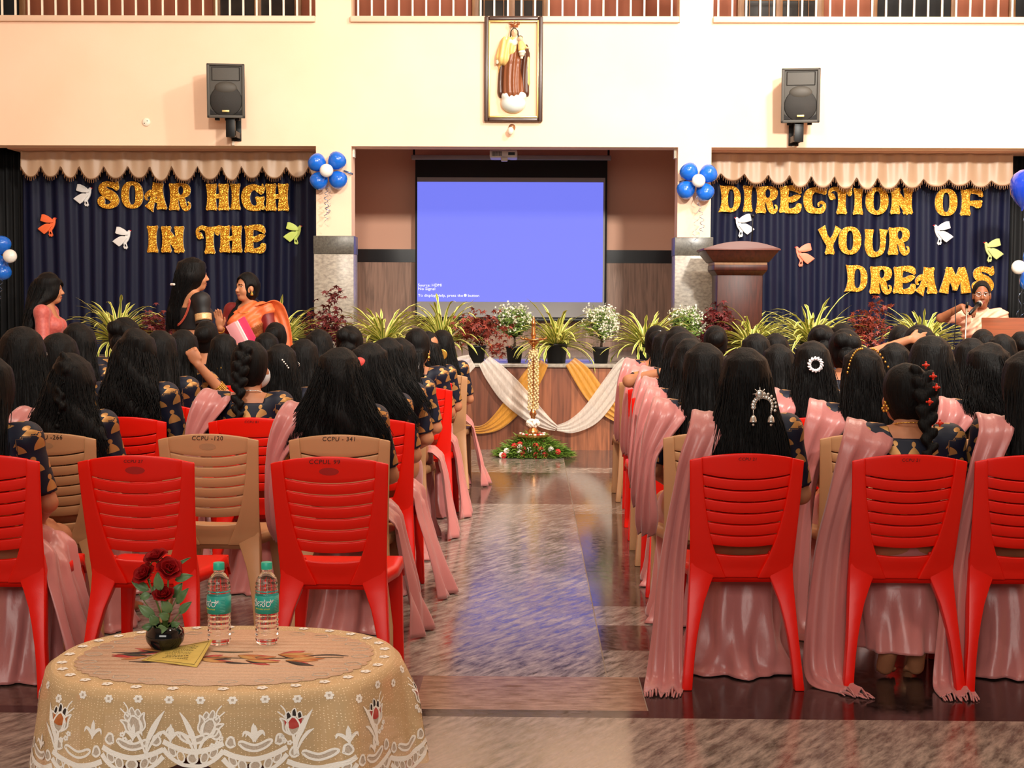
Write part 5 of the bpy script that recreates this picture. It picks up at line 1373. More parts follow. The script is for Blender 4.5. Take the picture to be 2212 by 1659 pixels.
# (side, row, seat from aisle, head px, head-top py, hair, options)
ROWS = {
 ('left', 0): [(711, None, 'red', dict(writing='CCPUL 99', spot=True, wx=-.015, wsize=.023)), (292, None, 'red', dict(writing='CCPU 27', spot=True, wx=-.005, wsize=.016)), (-44, (-28, 770, 'long_b', dict(fall='b', shw=None, label='student cut by the left edge, pink satin skirt spilling off her red chair')), 'red', {})],
 ('left', 1): [(733, (733, 750, 'fan', dict(shw='l_short', fall='a', label='student with very wide spreading black hair, seated before the beige chair marked 341')), 'beige', dict(writing='CCPU - 341', wx=-.0, wsize=.025)), (449, None, 'beige', dict(writing='CCPU -120', wx=.0, wsize=.025, spot=True)), (97, (152, 765, 'half_braid', dict(label='student with a thin braid down the middle of her loose long hair', shw='l_short')), 'beige', dict(writing='CCPU -266', wsize=.025, spot=True, wx=.01))],
 ('left', 2): [(800, (796, 741, 'fan_b', dict(label='student with a coral bow and white flower in her hair', fall='b', pose='right', shw=None)), 'red', {}), (545, (541, 737, 'braid_a', dict(label='student with a thick single braid, face mask and bare upper back', pose='right', shw='l_short', mask=True)), 'red', dict(writing='CCPU 81', wsize=.016)), (263, (288, 713, 'curly_end', dict(label='student with very long hair curling at the ends over a red chair back', shw=None)), 'red', {}), (-10, (48, 711, 'big', dict(label='student with long hair and glasses near the left edge, behind the half braid', pose='right', shw='l_short')), 'red', {})],
 ('left', 3): [(806, (838, 730, 'fan_b', dict(label='student with big loose hair falling to the right, beside the aisle', pose='right', shw='l_wide')), 'red', {}), (600, (612, 743, 'ring_tail', dict(label='student with a pearl hair clip and glasses, right of the braided girl in a mask', pose='right', shw=None)), 'red', {}), (335, (348, 715, 'long_a', dict(label='student with straight long hair, right of the one with curled hair ends', pose='right', shw=None)), 'red', {}), (110, (125, 724, 'big', dict(label='student with smooth rounded hair above the half braid, in the fourth row', shw='l_short')), 'beige', {})],
 ('left', 4): [(845, (866, 731, 'long_c', dict(label='student in profile with a white face mask and a silver hair clip', pose='profile', shw=None, mask=True, fall='c')), 'beige', {}), (660, (655, 733, 'long_a', dict(label='student with long hair, second from the aisle in the fifth left row', shw=None)), 'red', {}), (410, (395, 713, 'long_b', dict(label='student with her right fist raised behind her head and gold bangles', pose='fist', shw=None)), 'beige', {}), (165, (171, 698, 'long_c', dict(label='student with sleek long hair in front of the woman in the coral top', shw='l_short')), 'beige', {})],
 ('left', 5): [(907, (898, 710, 'tail', dict(label='student with hair pulled back from her ear, gold earring and bare nape', pose='right', shw=None, fall='c')), 'red', {}), (700, (690, 712, 'short_a', dict(label='student with rounded brown-black hair below the red plant by the left pillar', shw=None)), 'red', {}), (485, (483, 721, 'ring_tail', dict(label='student with a gold butterfly clip in her ponytail', shw=None)), 'red', {}), (268, (268, 688, 'updo', dict(label='student with a braided updo in front of the leftmost striped plant', shw=None)), 'red', {})],
 ('left', 6): [(912, (926, 716, 'side', dict(label='student with loose curls, behind the one with the gold earring', pose='left', shw=None)), 'red', {}), (750, (754, 706, 'updo', dict(label='student with hair pinned up, in front of the left centre striped plant', shw=None)), 'red', {}), (578, (577, 719, 'short_a', dict(label='student with smooth dark hair below the pink folder', pose='right', shw=None)), 'beige', {}), (447, (447, 694, 'bun', dict(label='student with a shiny smooth bun before the woman in the black blouse', shw=None)), 'red', {})],
 ('left', 7): [(950, (958, 713, 'clip_tail', dict(label='student with a round gold clip in her hair, at the front end by the aisle', pose='left', shw=None, fall='a')), 'beige', {}), (600, (595, 697, 'bun', dict(label='student with a braided bun below the woman in the orange sari', shw=None)), 'red', {})],
 ('right', 0): [(1615, (1607, 752, 'clip_tail', dict(label='student with a silver crescent hair ornament, in the back row by the aisle', shw='l_floor', skirt='b')), 'red', dict(writing='CCPU 21', wsize=.016)), (1968, (1958, 778, 'braid_b', dict(label='student with red beads in her leaning braid, bare feet under the chair', pose='toes', shw='l_wide', skirt='toes')), 'red', dict(writing='CCPU 21', wsize=.016)), (2233, (2222, 758, 'long_b', dict(label='student cut by the right edge, pink satin over her left shoulder', shw='l_floor', skirt='a')), 'red', dict(writing='CCPU 20', wsize=.016))],
 ('right', 1): [(1540, (1525, 742, 'long_a', dict(label='student with long brown-black hair, behind the silver hair ornament, by the aisle', shw='l_short')), 'beige', {}), (1880, (1866, 751, 'ring_tail', dict(label='student with gold hair chains over her crown', shw='l_wide')), 'beige', {}), (2190, (2138, 741, 'fan_b', dict(label='student with wide loose hair at the right, before the wooden floor lectern', shw='l_short')), 'beige', {})],
 ('right', 2): [(1500, (1497, 733, 'long_c', dict(label='student by the aisle in the third right row with pink satin hanging low', shw='l_short')), 'red', {}), (1760, (1755, 737, 'ring_tail', dict(label='student with a round white wreath clip in her hair', shw='l_wide')), 'red', {}), (2010, (2008, 730, 'big', dict(label='student with very smooth big long hair, behind the red-beaded braid', shw=None)), 'red', {})],
 ('right', 3): [(1465, (1478, 722, 'big', dict(label='student with brownish loose hair by the aisle in the fourth right row', shw='l_short')), 'beige', {}), (1680, (1683, 744, 'long_a', dict(label='student with plain long hair, left of the white wreath clip', shw=None)), 'red', {}), (1930, (1930, 741, 'short_a', dict(label='student with rounded hair just below the forearm laid across a head', shw=None)), 'beige', {}), (2130, (2092, 731, 'long_b', dict(label='student with long hair in the fourth right row, left of the wide loose hair', shw=None)), 'red', {})],
 ('right', 4): [(1440, (1466, 706, 'long_c', dict(label='student by the aisle with her left hand behind her neck, black bracelet', pose='back_hand', shw='l_short')), 'red', {}), (1625, (1630, 721, 'short_a', dict(label='student with rounded hair, left one of the touching pair of heads', shw=None)), 'red', {}), (1825, (1823, 713, 'updo', dict(label='student with brown hair pinned back by gold pins', shw=None)), 'red', {})],
 ('right', 5): [(1425, (1437, 716, 'long_a', dict(label='student by the aisle in the sixth right row, hair partly hidden', shw='l_short')), 'red', {}), (1675, (1673, 721, 'short_a', dict(label='student with rounded hair, right one of the touching pair of heads', shw=None)), 'red', {}), (1985, (1986, 704, 'updo', dict(label='student with her left forearm laid across the top of her head', pose='head_arm', shw=None)), 'beige', {}), (2165, (2166, 722, 'short_a', dict(label='student with rounded hair in front of the floor lectern', shw=None)), 'red', {})],
 ('right', 6): [(1400, (1417, 704, 'bun', dict(label='student with a bun and a small white clip, front row by the aisle', shw='l_short')), 'beige', {}), (1545, (1545, 704, 'bun', dict(label='student with a large twisted bun below the dark red plant', shw=None)), 'beige', {}), (1778, (1777, 704, 'updo', dict(label='student with a brown updo in front of the right striped plant', shw=None)), 'red', {}), (1945, (1944, 703, 'bun', dict(label='student with a low bun, left of the forearm across a head', shw=None)), 'red', {}), (2121, (2121, 712, 'bun', dict(label='student with a bun between the speaker and the floor lectern', shw=None)), 'red', {})],
 ('right', 7): [(1822, (1820, 698, 'short_a', dict(label='student with dark rounded hair behind the gold-pinned one', shw=None)), 'red', {}), (2205, (2202, 717, 'bun', dict(label='student with a bun before the floor lectern at the right edge', shw=None)), 'red', {})],
}
WHO = {}
for (side, k), seats in ROWS.items():
    Y = (YL_ if side == 'left' else YR_)(k)
    for i, (cpx, who, col, opt) in enumerate(seats):
        X = P(cpx, 900, Y).x
        if side == 'left' and k == 0 and i < 2: pass
        wr = opt.get('writing')
        pos = '%s of %s' % (SEAT[i], rowname(side, k)) if i == 0 else '%s in %s' % (SEAT[i], rowname(side, k)) if i < 5 else 'at the far right of ' + rowname(side, k)
        lab = '%s%s chair%s, %s' % (col, '' if wr else ' plastic', (' marked ' + wr.split()[-1].strip('-')) if wr else '', pos)
        if who is None: lab = 'empty ' + lab
        chair(col, X, Y, lab, rz=random.uniform(-.03, .03), **opt)
        if who:
            px, py, hk, o = who
            o = dict(o); lb = o.pop('label')
            q = P(px, py, Y + .19); s = min(1.05, max(.93, q.z / 1.25))
            WHO[lb] = person(lb, q.x, Y, hk, scale=s, rz=random.uniform(-.05, .05), **o)
def who(s): return next(v for kk, v in WHO.items() if s in kk)
# accessories worn in the hair and on arms
m_silver = mat('silver_ornament', S(214, 210, 204), .25, .8); m_gem = mat('clear_gem', S(236, 236, 240), .08, .1, coat=.5); m_goldj = mat('gold_jewel', S(214, 160, 70), .28, .85)
m_coral = mat('coral_cloth', S(214, 70, 62), .6); m_pearl = mat('pearl', S(240, 226, 216), .2); m_redbead = mat('red_bead', S(214, 44, 20), .2); m_rubber = mat('black_band', S(18, 16, 16), .6)
t = who('silver crescent'); b = MB(); c = Vector((.045, .022, 1.045))
for i in range(13):
    a = radians(-20 + 210 * i / 12); r = .034
    b.ball(c + Vector((r * cos(a), 0, r * sin(a))), (.006 + .004 * sin(a * .5), .004, .008), 8)
    if i < 9: b.ball(c + Vector(((r + .013) * cos(a), 0, (r + .013) * sin(a))), (.0055, .004, .0055), 8)
b.ball(c + Vector((-.012, -.004, .044)), (.014, .005, .016), 10)
for i in range(8): b.tube([c + Vector((-.012, -.004, .044)), c + Vector((-.012 + .026 * cos(i * pi / 4), -.004, .044 + .026 * sin(i * pi / 4)))], [.004, .001], 5)
b.build('hair_ornament', m_silver, t, smooth=True)
for s_ in (-1, 1):
    e = MB(); q = c + Vector((s_ * .032 - .002, -.002, -.014)); e.tube([q, q + Vector((0, 0, -.02))], .0018, 5); e.lathe([(.003, 0), (.010, -.008), (.013, -.022), (.015, -.026), (0, -.026)], q + Vector((0, 0, -.018)), 12); e.ball(q + Vector((0, 0, -.054)), .0055, 8); e.build('bell_pendant', m_silver, t, smooth=True)
t = who('wreath clip'); b = MB(); c = Vector((-.01, .058, 1.14))
for i in range(14):
    a = 2 * pi * i / 14; q = c + Vector((.030 * cos(a), 0, .030 * sin(a)))
    M_ = Matrix.Rotation(-a + .8, 3, 'Y'); b.ball(q, (.014, .004, .006), 8, M=M_); b.ball(q + Vector((0, -.003, 0)), .0045, 6)
b.build('hair_clip', m_gem, t, smooth=True)
t = who('gold hair chains')
for s_, n in ((-1, 12), (1, 9)):
    b = MB()
    for i in range(n):
        f = i / (n - 1); b.ball((s_ * (.022 + .072 * f), .12 + .03 * sin(f * 3) - .045 * f, 1.247 - .10 * f * f), (.005, .003, .006), 7)
    b.build('hair_chain', m_goldj, t, smooth=True)
t = who('coral bow'); b = MB(); c = Vector((-.055, .085, 1.165))
b.ball(c + Vector((.022, 0, -.008)), (.034, .022, .028), 14); b.ball(c + Vector((-.014, .004, 0)), (.02, .016, .02), 12); b.build('hair_bow', m_coral, t, smooth=True)
b = MB(); [b.ball(c + Vector((-.006 + .014 * cos(i * 2 * pi / 5), -.026, .012 + .014 * sin(i * 2 * pi / 5))), (.0085, .004, .0085), 8) for i in range(5)]; b.ball(c + Vector((-.006, -.03, .012)), .005, 8); b.build('flower_clip', m_gem, t, smooth=True)
t = who('gold butterfly'); b = MB()
for s_ in (-1, 1): b.ball((s_ * .012, .055, 1.02), (.008, .004, .014), 8); b.ball((s_ * .010, .055, 1.0), (.006, .004, .010), 8)
b.build('hair_clip', m_goldj, t, smooth=True)
t = who('round gold clip'); b = MB()
for i in range(12): b.tube([(.0, .055, 1.06), (.040 * cos(i * pi / 6 + .1), .05, 1.06 + .040 * sin(i * pi / 6 + .1))], [.003, .004], 5)
b.lathe([(.036, -.003), (.042, -.003), (.042, .003), (.036, .003)], (0, .05, 1.06), 24, axis='y'); b.build('hair_clip', m_goldj, t, smooth=True)
t = who('pearl hair clip'); b = MB(); [b.ball((.02 + .008 * i, .078 + .002 * i, 1.165 - .011 * i), .005, 8) for i in range(5)]; b.build('hair_clip', m_pearl, t, smooth=True)
t = who('silver hair clip'); b = MB(); b.ball((-.025, .09, 1.20), (.020, .006, .010), 10); b.ball((-.05, .10, 1.195), (.010, .006, .008), 10); b.build('hair_clip', m_silver, t, smooth=True)
t = who('small white clip'); b = MB(); [b.ball((.0 + .010 * i, .085, 1.21 + .002 * i), .006, 8) for i in range(3)]; b.build('hair_clip', m_gem, t, smooth=True)
t = who('gold pins'); 
for s_ in (-1, 1): MB().tube([(s_ * .01, .09, 1.225), (s_ * .042 + .01, .085, 1.185)], .0035, 6).build('hair_pin', m_goldj, t, smooth=True)
t = who('red beads')
for i, (x, y, z) in enumerate([(.045, .118, 1.235), (.062, .07, 1.195), (.07, .048, 1.155), (.045, .044, 1.10), (.085, .046, 1.02)]):
    b = MB(); b.ball((x, y - .012, z), .0085, 10); [b.ball((x + .011 * cos(k_ * pi / 2), y - .009, z + .011 * sin(k_ * pi / 2)), .004, 6) for k_ in range(4)]; b.build('hair_bead', m_redbead, t, smooth=True)
b = MB(); q = Vector((-.088, .19, 1.085)); b.ball(q, .007, 8); [b.ball(q + Vector((.011 * cos(i * pi / 3), -.004, -.022 + .011 * sin(i * pi / 3))), .006, 8) for i in range(6)]; b.build('earring', m_goldj, t, smooth=True)
def necklace(t, z=.985, m=m_goldj, r0=.062):
    b = MB(); n = 40; pts = [(r0 * sin(2 * pi * i / n), .175 - r0 * .95 * cos(2 * pi * i / n), z - .03 * (0.5 - .5 * cos(2 * pi * i / n)) + .03) for i in range(n + 1)]
    b.tube(pts, .0022, 5); [b.ball(pts[i], .0035, 6) for i in range(0, n, 2)]; b.build('necklace', m, t, smooth=True)
necklace(t); necklace(who('thick single braid'), m=m_silver); 
t = who('gold earring'); b = MB(); b.ball((.080, .165, 1.085), .006, 8); b.lathe([(.002, 0), (.009, -.012), (.011, -.022), (0, -.024)], (.080, .165, 1.078), 10); b.ball((.080, .165, 1.045), .005, 8); b.build('earring', m_goldj, t, smooth=True); necklace(t)
def bangle(t, a, e, f, r, m, n=1, name='bangle', w=.0035):
    a, e = Vector(a), Vector(e); d = (e - a).normalized()
    for i in range(n):
        c = a.lerp(e, f) + d * i * .009; M_ = d.to_track_quat('Z', 'Y').to_matrix(); b = MB()
        b.tube([c + M_ @ Vector((r * cos(2 * pi * k_ / 20), r * sin(2 * pi * k_ / 20), 0)) for k_ in range(21)], w, 6); b.build(name, m, t, smooth=True)
p_ = POSE['fist']; bangle(who('right fist'), p_['rel'], p_['rwr'], .18, .040, m_goldj, 5)
p_ = POSE['back_hand']; bangle(who('black bracelet'), p_['lel'], p_['lwr'], .88, .028, m_rubber, 1, 'bracelet', .006)
p_ = POSE['head_arm']; t = who('forearm laid'); bangle(t, p_['lel'], p_['lwr'], .78, .030, m_rubber, 1, 'bracelet', .006)
def glasses(t, pose, head=None):
    p = dict(DEF); p.update(POSE.get(pose, {})); p.update(head or {}); hd = np.array(p['head']); R = rotm(*p['hr']); T = lambda q: tuple(hd + R @ (np.array(q) * .92))
    b = MB()
    for s_ in (-1, 1):
        b.tube([T((s_ * .032 + .021 * cos(i * pi / 8), .108, .002 + .017 * sin(i * pi / 8))) for i in range(17)], .0014, 5)
        b.tube([T((s_ * .053, .106, .004)), T((s_ * .078, .05, .004)), T((s_ * .079, -.01, .0))], .0014, 5)
    b.tube([T((-.011, .11, .004)), T((.011, .11, .004))], .0014, 5)
    return b.build('glasses', m_silver, t, smooth=True)
glasses(who('glasses near'), 'right'); glasses(who('pearl hair clip and'), 'right')
# ================================================================ the four standing women
ST = dict(hip=(0, 0, .90), chest=(0, -.01, 1.21), sh=.155, shz=1.30, neck=(0, -.005, 1.345), head=(0, .02, 1.485),
          lel=(-.20, -.02, 1.04), lwr=(-.17, .14, .86), rel=(.20, -.02, 1.04), rwr=(.17, .14, .86), lhand=((0, .5, -.8), (-1, .1, 0)), rhand=((0, .5, -.8), (1, .1, 0)),
          lkn=(-.09, .01, .50), lan=(-.09, -.01, .09), rkn=(.09, .01, .50), ran=(.09, -.01, .09))
def st(**k): d = dict(ST); d.update(k); return d
def sari_skirt(m, seed=3, top=1.03, r0=.15, r1=.25):
    r = random.Random(seed); ph = [r.uniform(0, 6.28) for _ in range(4)]
    def fn(u, v):
        z = .012 + (top - .012) * v; a = 2 * pi * u; q = 1 - v
        rx = r0 + (.20 - r0) * min(1, q * 7) + (r1 - .20) * max(0, q - .25) / .75; ry = rx * (.80 + .08 * q)
        d = 1 + .06 * q * sin(11 * a + ph[0] + 3 * v) + .03 * q * sin(19 * a + ph[1])
        return (rx * d * sin(a), -ry * d * cos(a), z)
    return real(MB().grid(60, 20, fn, wrap=True).build('tmp', m, smooth=True, solid=.004), 'sari_skirt')
def drape_mesh(p, m, n, c, w, off=.020, zlo=.92, seed=1, arm=None, name='sari_drape', fold=.004):
    """a band of cloth wrapped over one shoulder: torso shell kept where |n.p - c| < w"""
    F = Field((-.30, -.22, zlo - .05), (.30, .24, 1.42), .008)
    torso_prims(F, p, off, arm)
    n = np.array(n, float); n /= np.linalg.norm(n)
    F.clip(lambda x, y, z: np.abs(x * n[0] + y * n[1] + z * n[2] - c) - w)
    F.clip(lambda x, y, z: zlo - z + 0 * x + 0 * y)
    g = np.meshgrid(*F.ax, indexing='ij', sparse=True)
    F.D = F.D + (fold * np.sin((g[0] * n[0] + g[1] * n[1] + g[2] * n[2]) * 120 + 2 * np.sin(g[0] * 14))).astype(np.float32)
    V, Q = F.surf(); return np_mesh(name, V, Q, m)
def woman(label, X, Y, rz, scale, p, hairm, blouse_m, skirt_m, blouse_kw, skin=None):
    t = thing('person', label, 'person', (X, Y, 0), rz, None, scale)
    attach(make_body('body', .0065, skin or m_skin2, **p), 'body', t)
    attach(hairm, 'hair', t); attach(make_blouse('blouse', .0075, .009, blouse_m, **blouse_kw, **p), 'blouse', t); attach(sari_skirt(skirt_m), 'sari_skirt', t)
    return t
def hrings(p, w=1., f=1., dy=0.):
    hz = p['head'][2] - 1.128; hy = p['head'][1] - .20 + dy; hx = p['head'][0]
    return [(z + hz, x + hx, y + hy, wx, wy) for z, x, y, wx, wy in LONG(w, f)]
m_coralb = mat('coral_brocade', S(178, 72, 66), .5, noise=(50, S(196, 96, 84)), sheen=.2); m_blackb = mat('black_velvet', S(14, 12, 16), .6); m_redb = mat('deep_red_blouse', S(112, 16, 18), .5)
m_orange = mat('orange_sari', S(224, 112, 60), .45, noise=(40, S(214, 98, 50)), bump=(30, .1)); m_orborder = mat('bronze_sequin_border', S(146, 72, 34), .4, .4, noise=(120, S(196, 130, 80))); m_peachs = mat('peach_sari', S(236, 176, 148), .6, noise=(18, S(228, 164, 134)), bump=(20, .3)); m_redsari = mat('red_sari', S(190, 36, 24), .5)
m_goldband = mat('gold_sleeve_band', S(196, 150, 96), .4, .3, noise=(160, S(226, 190, 140))); m_offw = mat('offwhite_cloth', S(222, 212, 196), .6); m_piping = mat('red_piping', S(190, 80, 60), .5); m_dkred = mat('dark_maroon', S(60, 14, 16), .6)

# woman in the coral top, in profile at the far left
hy = radians(-2)
p = st(lel=(-.20, .03, 1.03), lwr=(-.13, .20, .92), rel=(.215, .01, 1.02), rwr=(.16, .20, .92), hr=(.10, 0, 0))
c = P(108, 588, 11.3); sc_ = c.z / 1.622
t = woman('woman in a coral top with long wavy hair, seen in profile at the far left', c.x - .02, 11.3, radians(-84), sc_, p,
          make_hair('hair', [(q[0], q[1], q[2] - .01, q[3] * 1.15, q[4] * 1.25) for q in hrings(p, 1.1, 1.25)], 1.12, 21, p['head'], p['hr'], strands=150, rag=.05, wave=1.1, hw=1.1, cap=.022), m_coralb, mat('grey_sari', S(92, 84, 82), .6), dict(sleeve=.98, waist=.96, back=1.31, front=1.25))
attach(drape_mesh(p, m_offw, (.0, .25, 1), 1.03, .028, .024, .9, name='waist_scarf'), 'waist_scarf', t)
# woman with the black blouse, back to the photographer
p = st(hr=(-.42, .0, 0), rel=(.215, -.03, 1.03), rwr=(.12, .17, .95), lel=(-.20, .0, 1.02), lwr=(-.06, .17, .95))
c = P(424, 553, 11.0); sc_ = c.z / 1.622
t = woman('woman in a black blouse with gold-banded sleeves, back turned, pearls in her long hair', P(414, 600, 11.0).x, 11.0, radians(-44), sc_, p,
          make_hair('hair', [(1.57, 0, .0, .075, .09), (1.49, 0, -.02, .088, .10), (1.40, -.015, -.055, .075, .075), (1.32, -.035, -.085, .065, .05), (1.22, -.06, -.105, .066, .045), (1.05, -.08, -.11, .06, .035)], 1.10, 23, p['head'], p['hr'], strands=160, rag=.06, wave=.5, hw=1.08, cap=.02), m_blackb, m_redsari, dict(sleeve=.62, waist=1.09, back=1.25, front=1.22))
b = MB(); [b.ball((-.062 + .018 * i, -.130 - .004 * i, 1.415), .0095, 10) for i in range(4)]; b.build('hair_clip', m_pearl, t, smooth=True)
for s_, e in ((-1, p['lel']), (1, p['rel'])):
    a = Vector((s_ * .155, -.015, 1.30)); e = Vector(e); d = e - a; M_ = d.to_track_quat('Z', 'Y').to_matrix(); 
    for nm, f0, f1, mm in (('sleeve_band', .36, .54, m_goldband), ('sleeve_hem', .56, .62, m_blackb)):
        b = MB(); b.grid(24, 4, lambda u, v: a + d * (f0 + (f1 - f0) * v) + M_ @ Vector((.0595 * cos(2 * pi * u), .0595 * sin(2 * pi * u), 0)), wrap=True); b.build(nm, mm, t, smooth=True, solid=.004)
b = MB(); pts = [(.105 * cos(a_), -.105 - .012 * sin(a_) + .02 * abs(cos(a_)), 1.262 - .135 * sin(a_) + .05 * abs(cos(a_))) for a_ in np.linspace(0, pi, 25)]
b.tube(pts, .0055, 6); b.tube([(x * 1.1, y - .001, z - .012 + .003) for x, y, z in pts], .004, 6); b.build('neck_piping', m_piping, t, smooth=True)
attach(ribbon_mesh('sari_end', [(-.10, .11, 1.02, .06, 0, .03), (-.17, .03, 1.05, .05, .0, .03), (-.185, -.06, 1.02, .05, -.0, .02), (-.17, -.10, .90, .055, 0, 0), (-.16, -.11, .6, .06, 0, 0), (-.15, -.12, .3, .06, 0, 0)], m=m_redsari, amp=.006, seed=4), 'sari_end', t)
b = MB(); q = Vector((.075, .02, 1.455)); b.ball(q, .006, 8); b.build('earring', m_goldj, t, smooth=True)
# woman in the orange sari, facing the camera three-quarters
p = st(hr=(-.55, .04, .06), rel=(.235, .03, 1.06), rwr=(.15, .20, 1.155), rhand=((.12, .12, 1), (.1, -1, .1)), rcurl=.12, lel=(-.225, .03, 1.03), lwr=(-.03, .20, 1.03), lhand=((.9, .25, .15), (0, .3, 1)), lcurl=.45, rth=-1)
c = P(528, 585, 11.8); sc_ = c.z / 1.622
XO3 = P(536, 700, 11.8).x
t = woman('woman in an orange sari and red blouse, right hand raised, facing the hall', XO3, 11.8, radians(180 - 14), sc_, p,
          make_hair('hair', [(1.50, 0, -.03, .080, .08), (1.42, .02, -.06, .075, .06), (1.34, .075, -.03, .055, .06), (1.26, .10, .05, .045, .05), (1.15, .10, .09, .04, .035)], 1.16, 25, p['head'], p['hr'], strands=70, rag=.04, wave=.4, ears=True), m_redb, m_orange, dict(sleeve=.92, waist=1.06, back=1.31, front=1.25))
attach(drape_mesh(p, m_orange, (.62, .02, .78), .925 + .012, .125, .020, .93, arm=None), 'sari_drape', t)
attach(drape_mesh(p, m_orborder, (.62, .02, .78), .815, .034, .026, .93, name='sari_border', fold=.001), 'sari_border', t)
attach(ribbon_mesh('sari_end', [(-.10, .06, 1.335, .07, .0, -.02), (-.15, -.03, 1.35, .085, 0, -.03), (-.20, -.10, 1.28, .09, .0, -.03), (-.25, -.10, 1.1, .085, .02, 0), (-.26, -.09, .85, .085, .02, 0), (-.25, -.09, .55, .085, .02, 0)], m=m_orange, amp=.010, seed=14), 'sari_end', t)
hd = Vector(p['head']); R_ = Matrix(rotm(*p['hr']).tolist())
for s_ in (-1, 1):
    q = hd + R_ @ Vector((s_ * .072, 0, -.045)); b = MB(); b.ball(q, .008, 8); b.lathe([(.002, 0), (.012, -.012), (.013, -.024), (0, -.028)], q, 10); b.build('earring', m_goldj, t, smooth=True)
b = MB(); b.tube([(.06 * sin(a_), .02 - .055 * cos(a_) + .02 * (1 - cos(a_)), 1.345 - .035 * (1 - cos(a_))) for a_ in np.linspace(0, 2 * pi, 30)], .0025, 5); b.build('necklace', m_goldj, t, smooth=True)
b = MB(); b.ball(hd + R_ @ Vector((0, .094, .030)), .0045, 8); b.build('forehead_mark', m_dkred, t, smooth=True)
bangle(t, p['rel'], p['rwr'], .82, .031, m_goldj, 2)
# pink folder she holds
fold_c = P(523, 722, 11.55)
f = thing('document_folder', 'bright pink document folder with pale papers held by the woman in orange', 'folder', fold_c)
f.rotation_euler = (radians(8), radians(-27), radians(-20))
m_fp = mat('pink_folder', S(222, 62, 104), .5); m_fp2 = mat('pale_pink_folder', S(232, 160, 166), .55); m_pap = mat('paper', S(236, 222, 218), .7)
MB().box((-.09, .012, -.12), (.09, .016, .12)).build('back_cover', m_fp, f, bevel=.002)
MB().box((-.085, -.008, -.116), (.02, .010, .116)).build('papers', m_pap, f)
MB().box((-.09, -.013, -.12), (.0, -.009, .12)).build('front_cover', m_fp2, f, bevel=.002)
MB().box((-.095, -.013, -.12), (-.089, .016, .12)).build('spine', m_fp2, f, bevel=.002)
# woman at the microphone
p = st(hr=(-.14, 0, .02), rel=(.345, .09, 1.285), rwr=(.20, .22, 1.385), rhand=((-.72, .35, -.35), (.35, .55, .8)), rcurl=.55, lel=(-.21, .04, 1.04), lwr=(-.16, .26, 1.05), lhand=((.1, .95, 0), (0, 0, 1)), lcurl=.3, sh=.165)
c = P(2121, 604, 12.0); sc_ = c.z / 1.612
XS = P(2118, 700, 12.0).x
t = woman('woman in a peach sari and glasses speaking into a microphone at the right', XS, 12.0, radians(180 - 6), sc_, p,
          make_hair('hair', [], 1.3, 27, p['head'], p['hr'], bun=[(0, -.095, 1.47, (.045, .04, .045))], cap=.009, hw=.98, ears=True), m_peachs, m_peachs, dict(sleeve=.66, waist=1.0, back=1.325, front=1.27), skin=mat('deep_brown_skin', S(142, 86, 56), .5, spec=.35, noise=(14, S(132, 78, 50))))
attach(drape_mesh(p, m_peachs, (.45, .02, .88), 1.07, .24, .018, .93, fold=.008), 'sari_drape', t)
glasses(t, 'lap', dict(head=p['head'], hr=p['hr']))
# hand-held microphone
W = Matrix.Translation(t.location) @ Matrix.Rotation(t.rotation_euler.z, 4, 'Z') @ Matrix.Scale(sc_, 4)
hp = W @ Vector((.118, .265, 1.352)); mp = W @ Vector(tuple(np.array(p['head']) + rotm(*p['hr']) @ np.array((.012, .118, -.066)) * .92))
mc = thing('microphone', 'black hand-held microphone with a silver head, held to the speaking woman\'s mouth', 'microphone', hp)
d = (mp - hp); d.normalize(); L0 = (mp - hp).length
b = MB(); b.tube([-d * .07, d * (L0 - .05)], [.012, .017], 14); b.build('handle', m_blk, mc, smooth=True)
b = MB(); b.ball(d * (L0 - .035), .026, 16); b.build('grille', m_silver, mc, smooth=True)
b = MB(); b.tube([d * (L0 - .058), d * (L0 - .050)], .0255, 16); b.build('collar', m_blk, mc, smooth=True)
# microphone stand in front of her
c = P(2089, 652, 11.75)
ms = thing('microphone_stand', 'thin microphone stand left of the wooden floor lectern', 'microphone stand', (c.x, 11.75, 0))
MB().lathe([(.14, 0), (.14, .012), (.03, .03), (.013, .05)], n=24).build('base', m_blk, ms, smooth=True)
MB().tube([(-.035, 0, .03), (0, 0, c.z - .03)], .008, 10).build('pole', mat('chrome_tube', S(170, 150, 130), .25, .8), ms, smooth=True)
MB().tube([(0, 0, c.z - .05), (.002, 0, c.z)], [.011, .013], 10).build('clip', m_blk, ms, smooth=True)
MB().tube([(-.10, -.01, c.z + .02), (-.095, -.015, c.z - .2), (-.11, 0, c.z - .5), (-.13, 0, .35), (-.12, 0, .012), (-.05, -.05, .008)], .004, 6).build('cable', m_blk, ms, smooth=True)
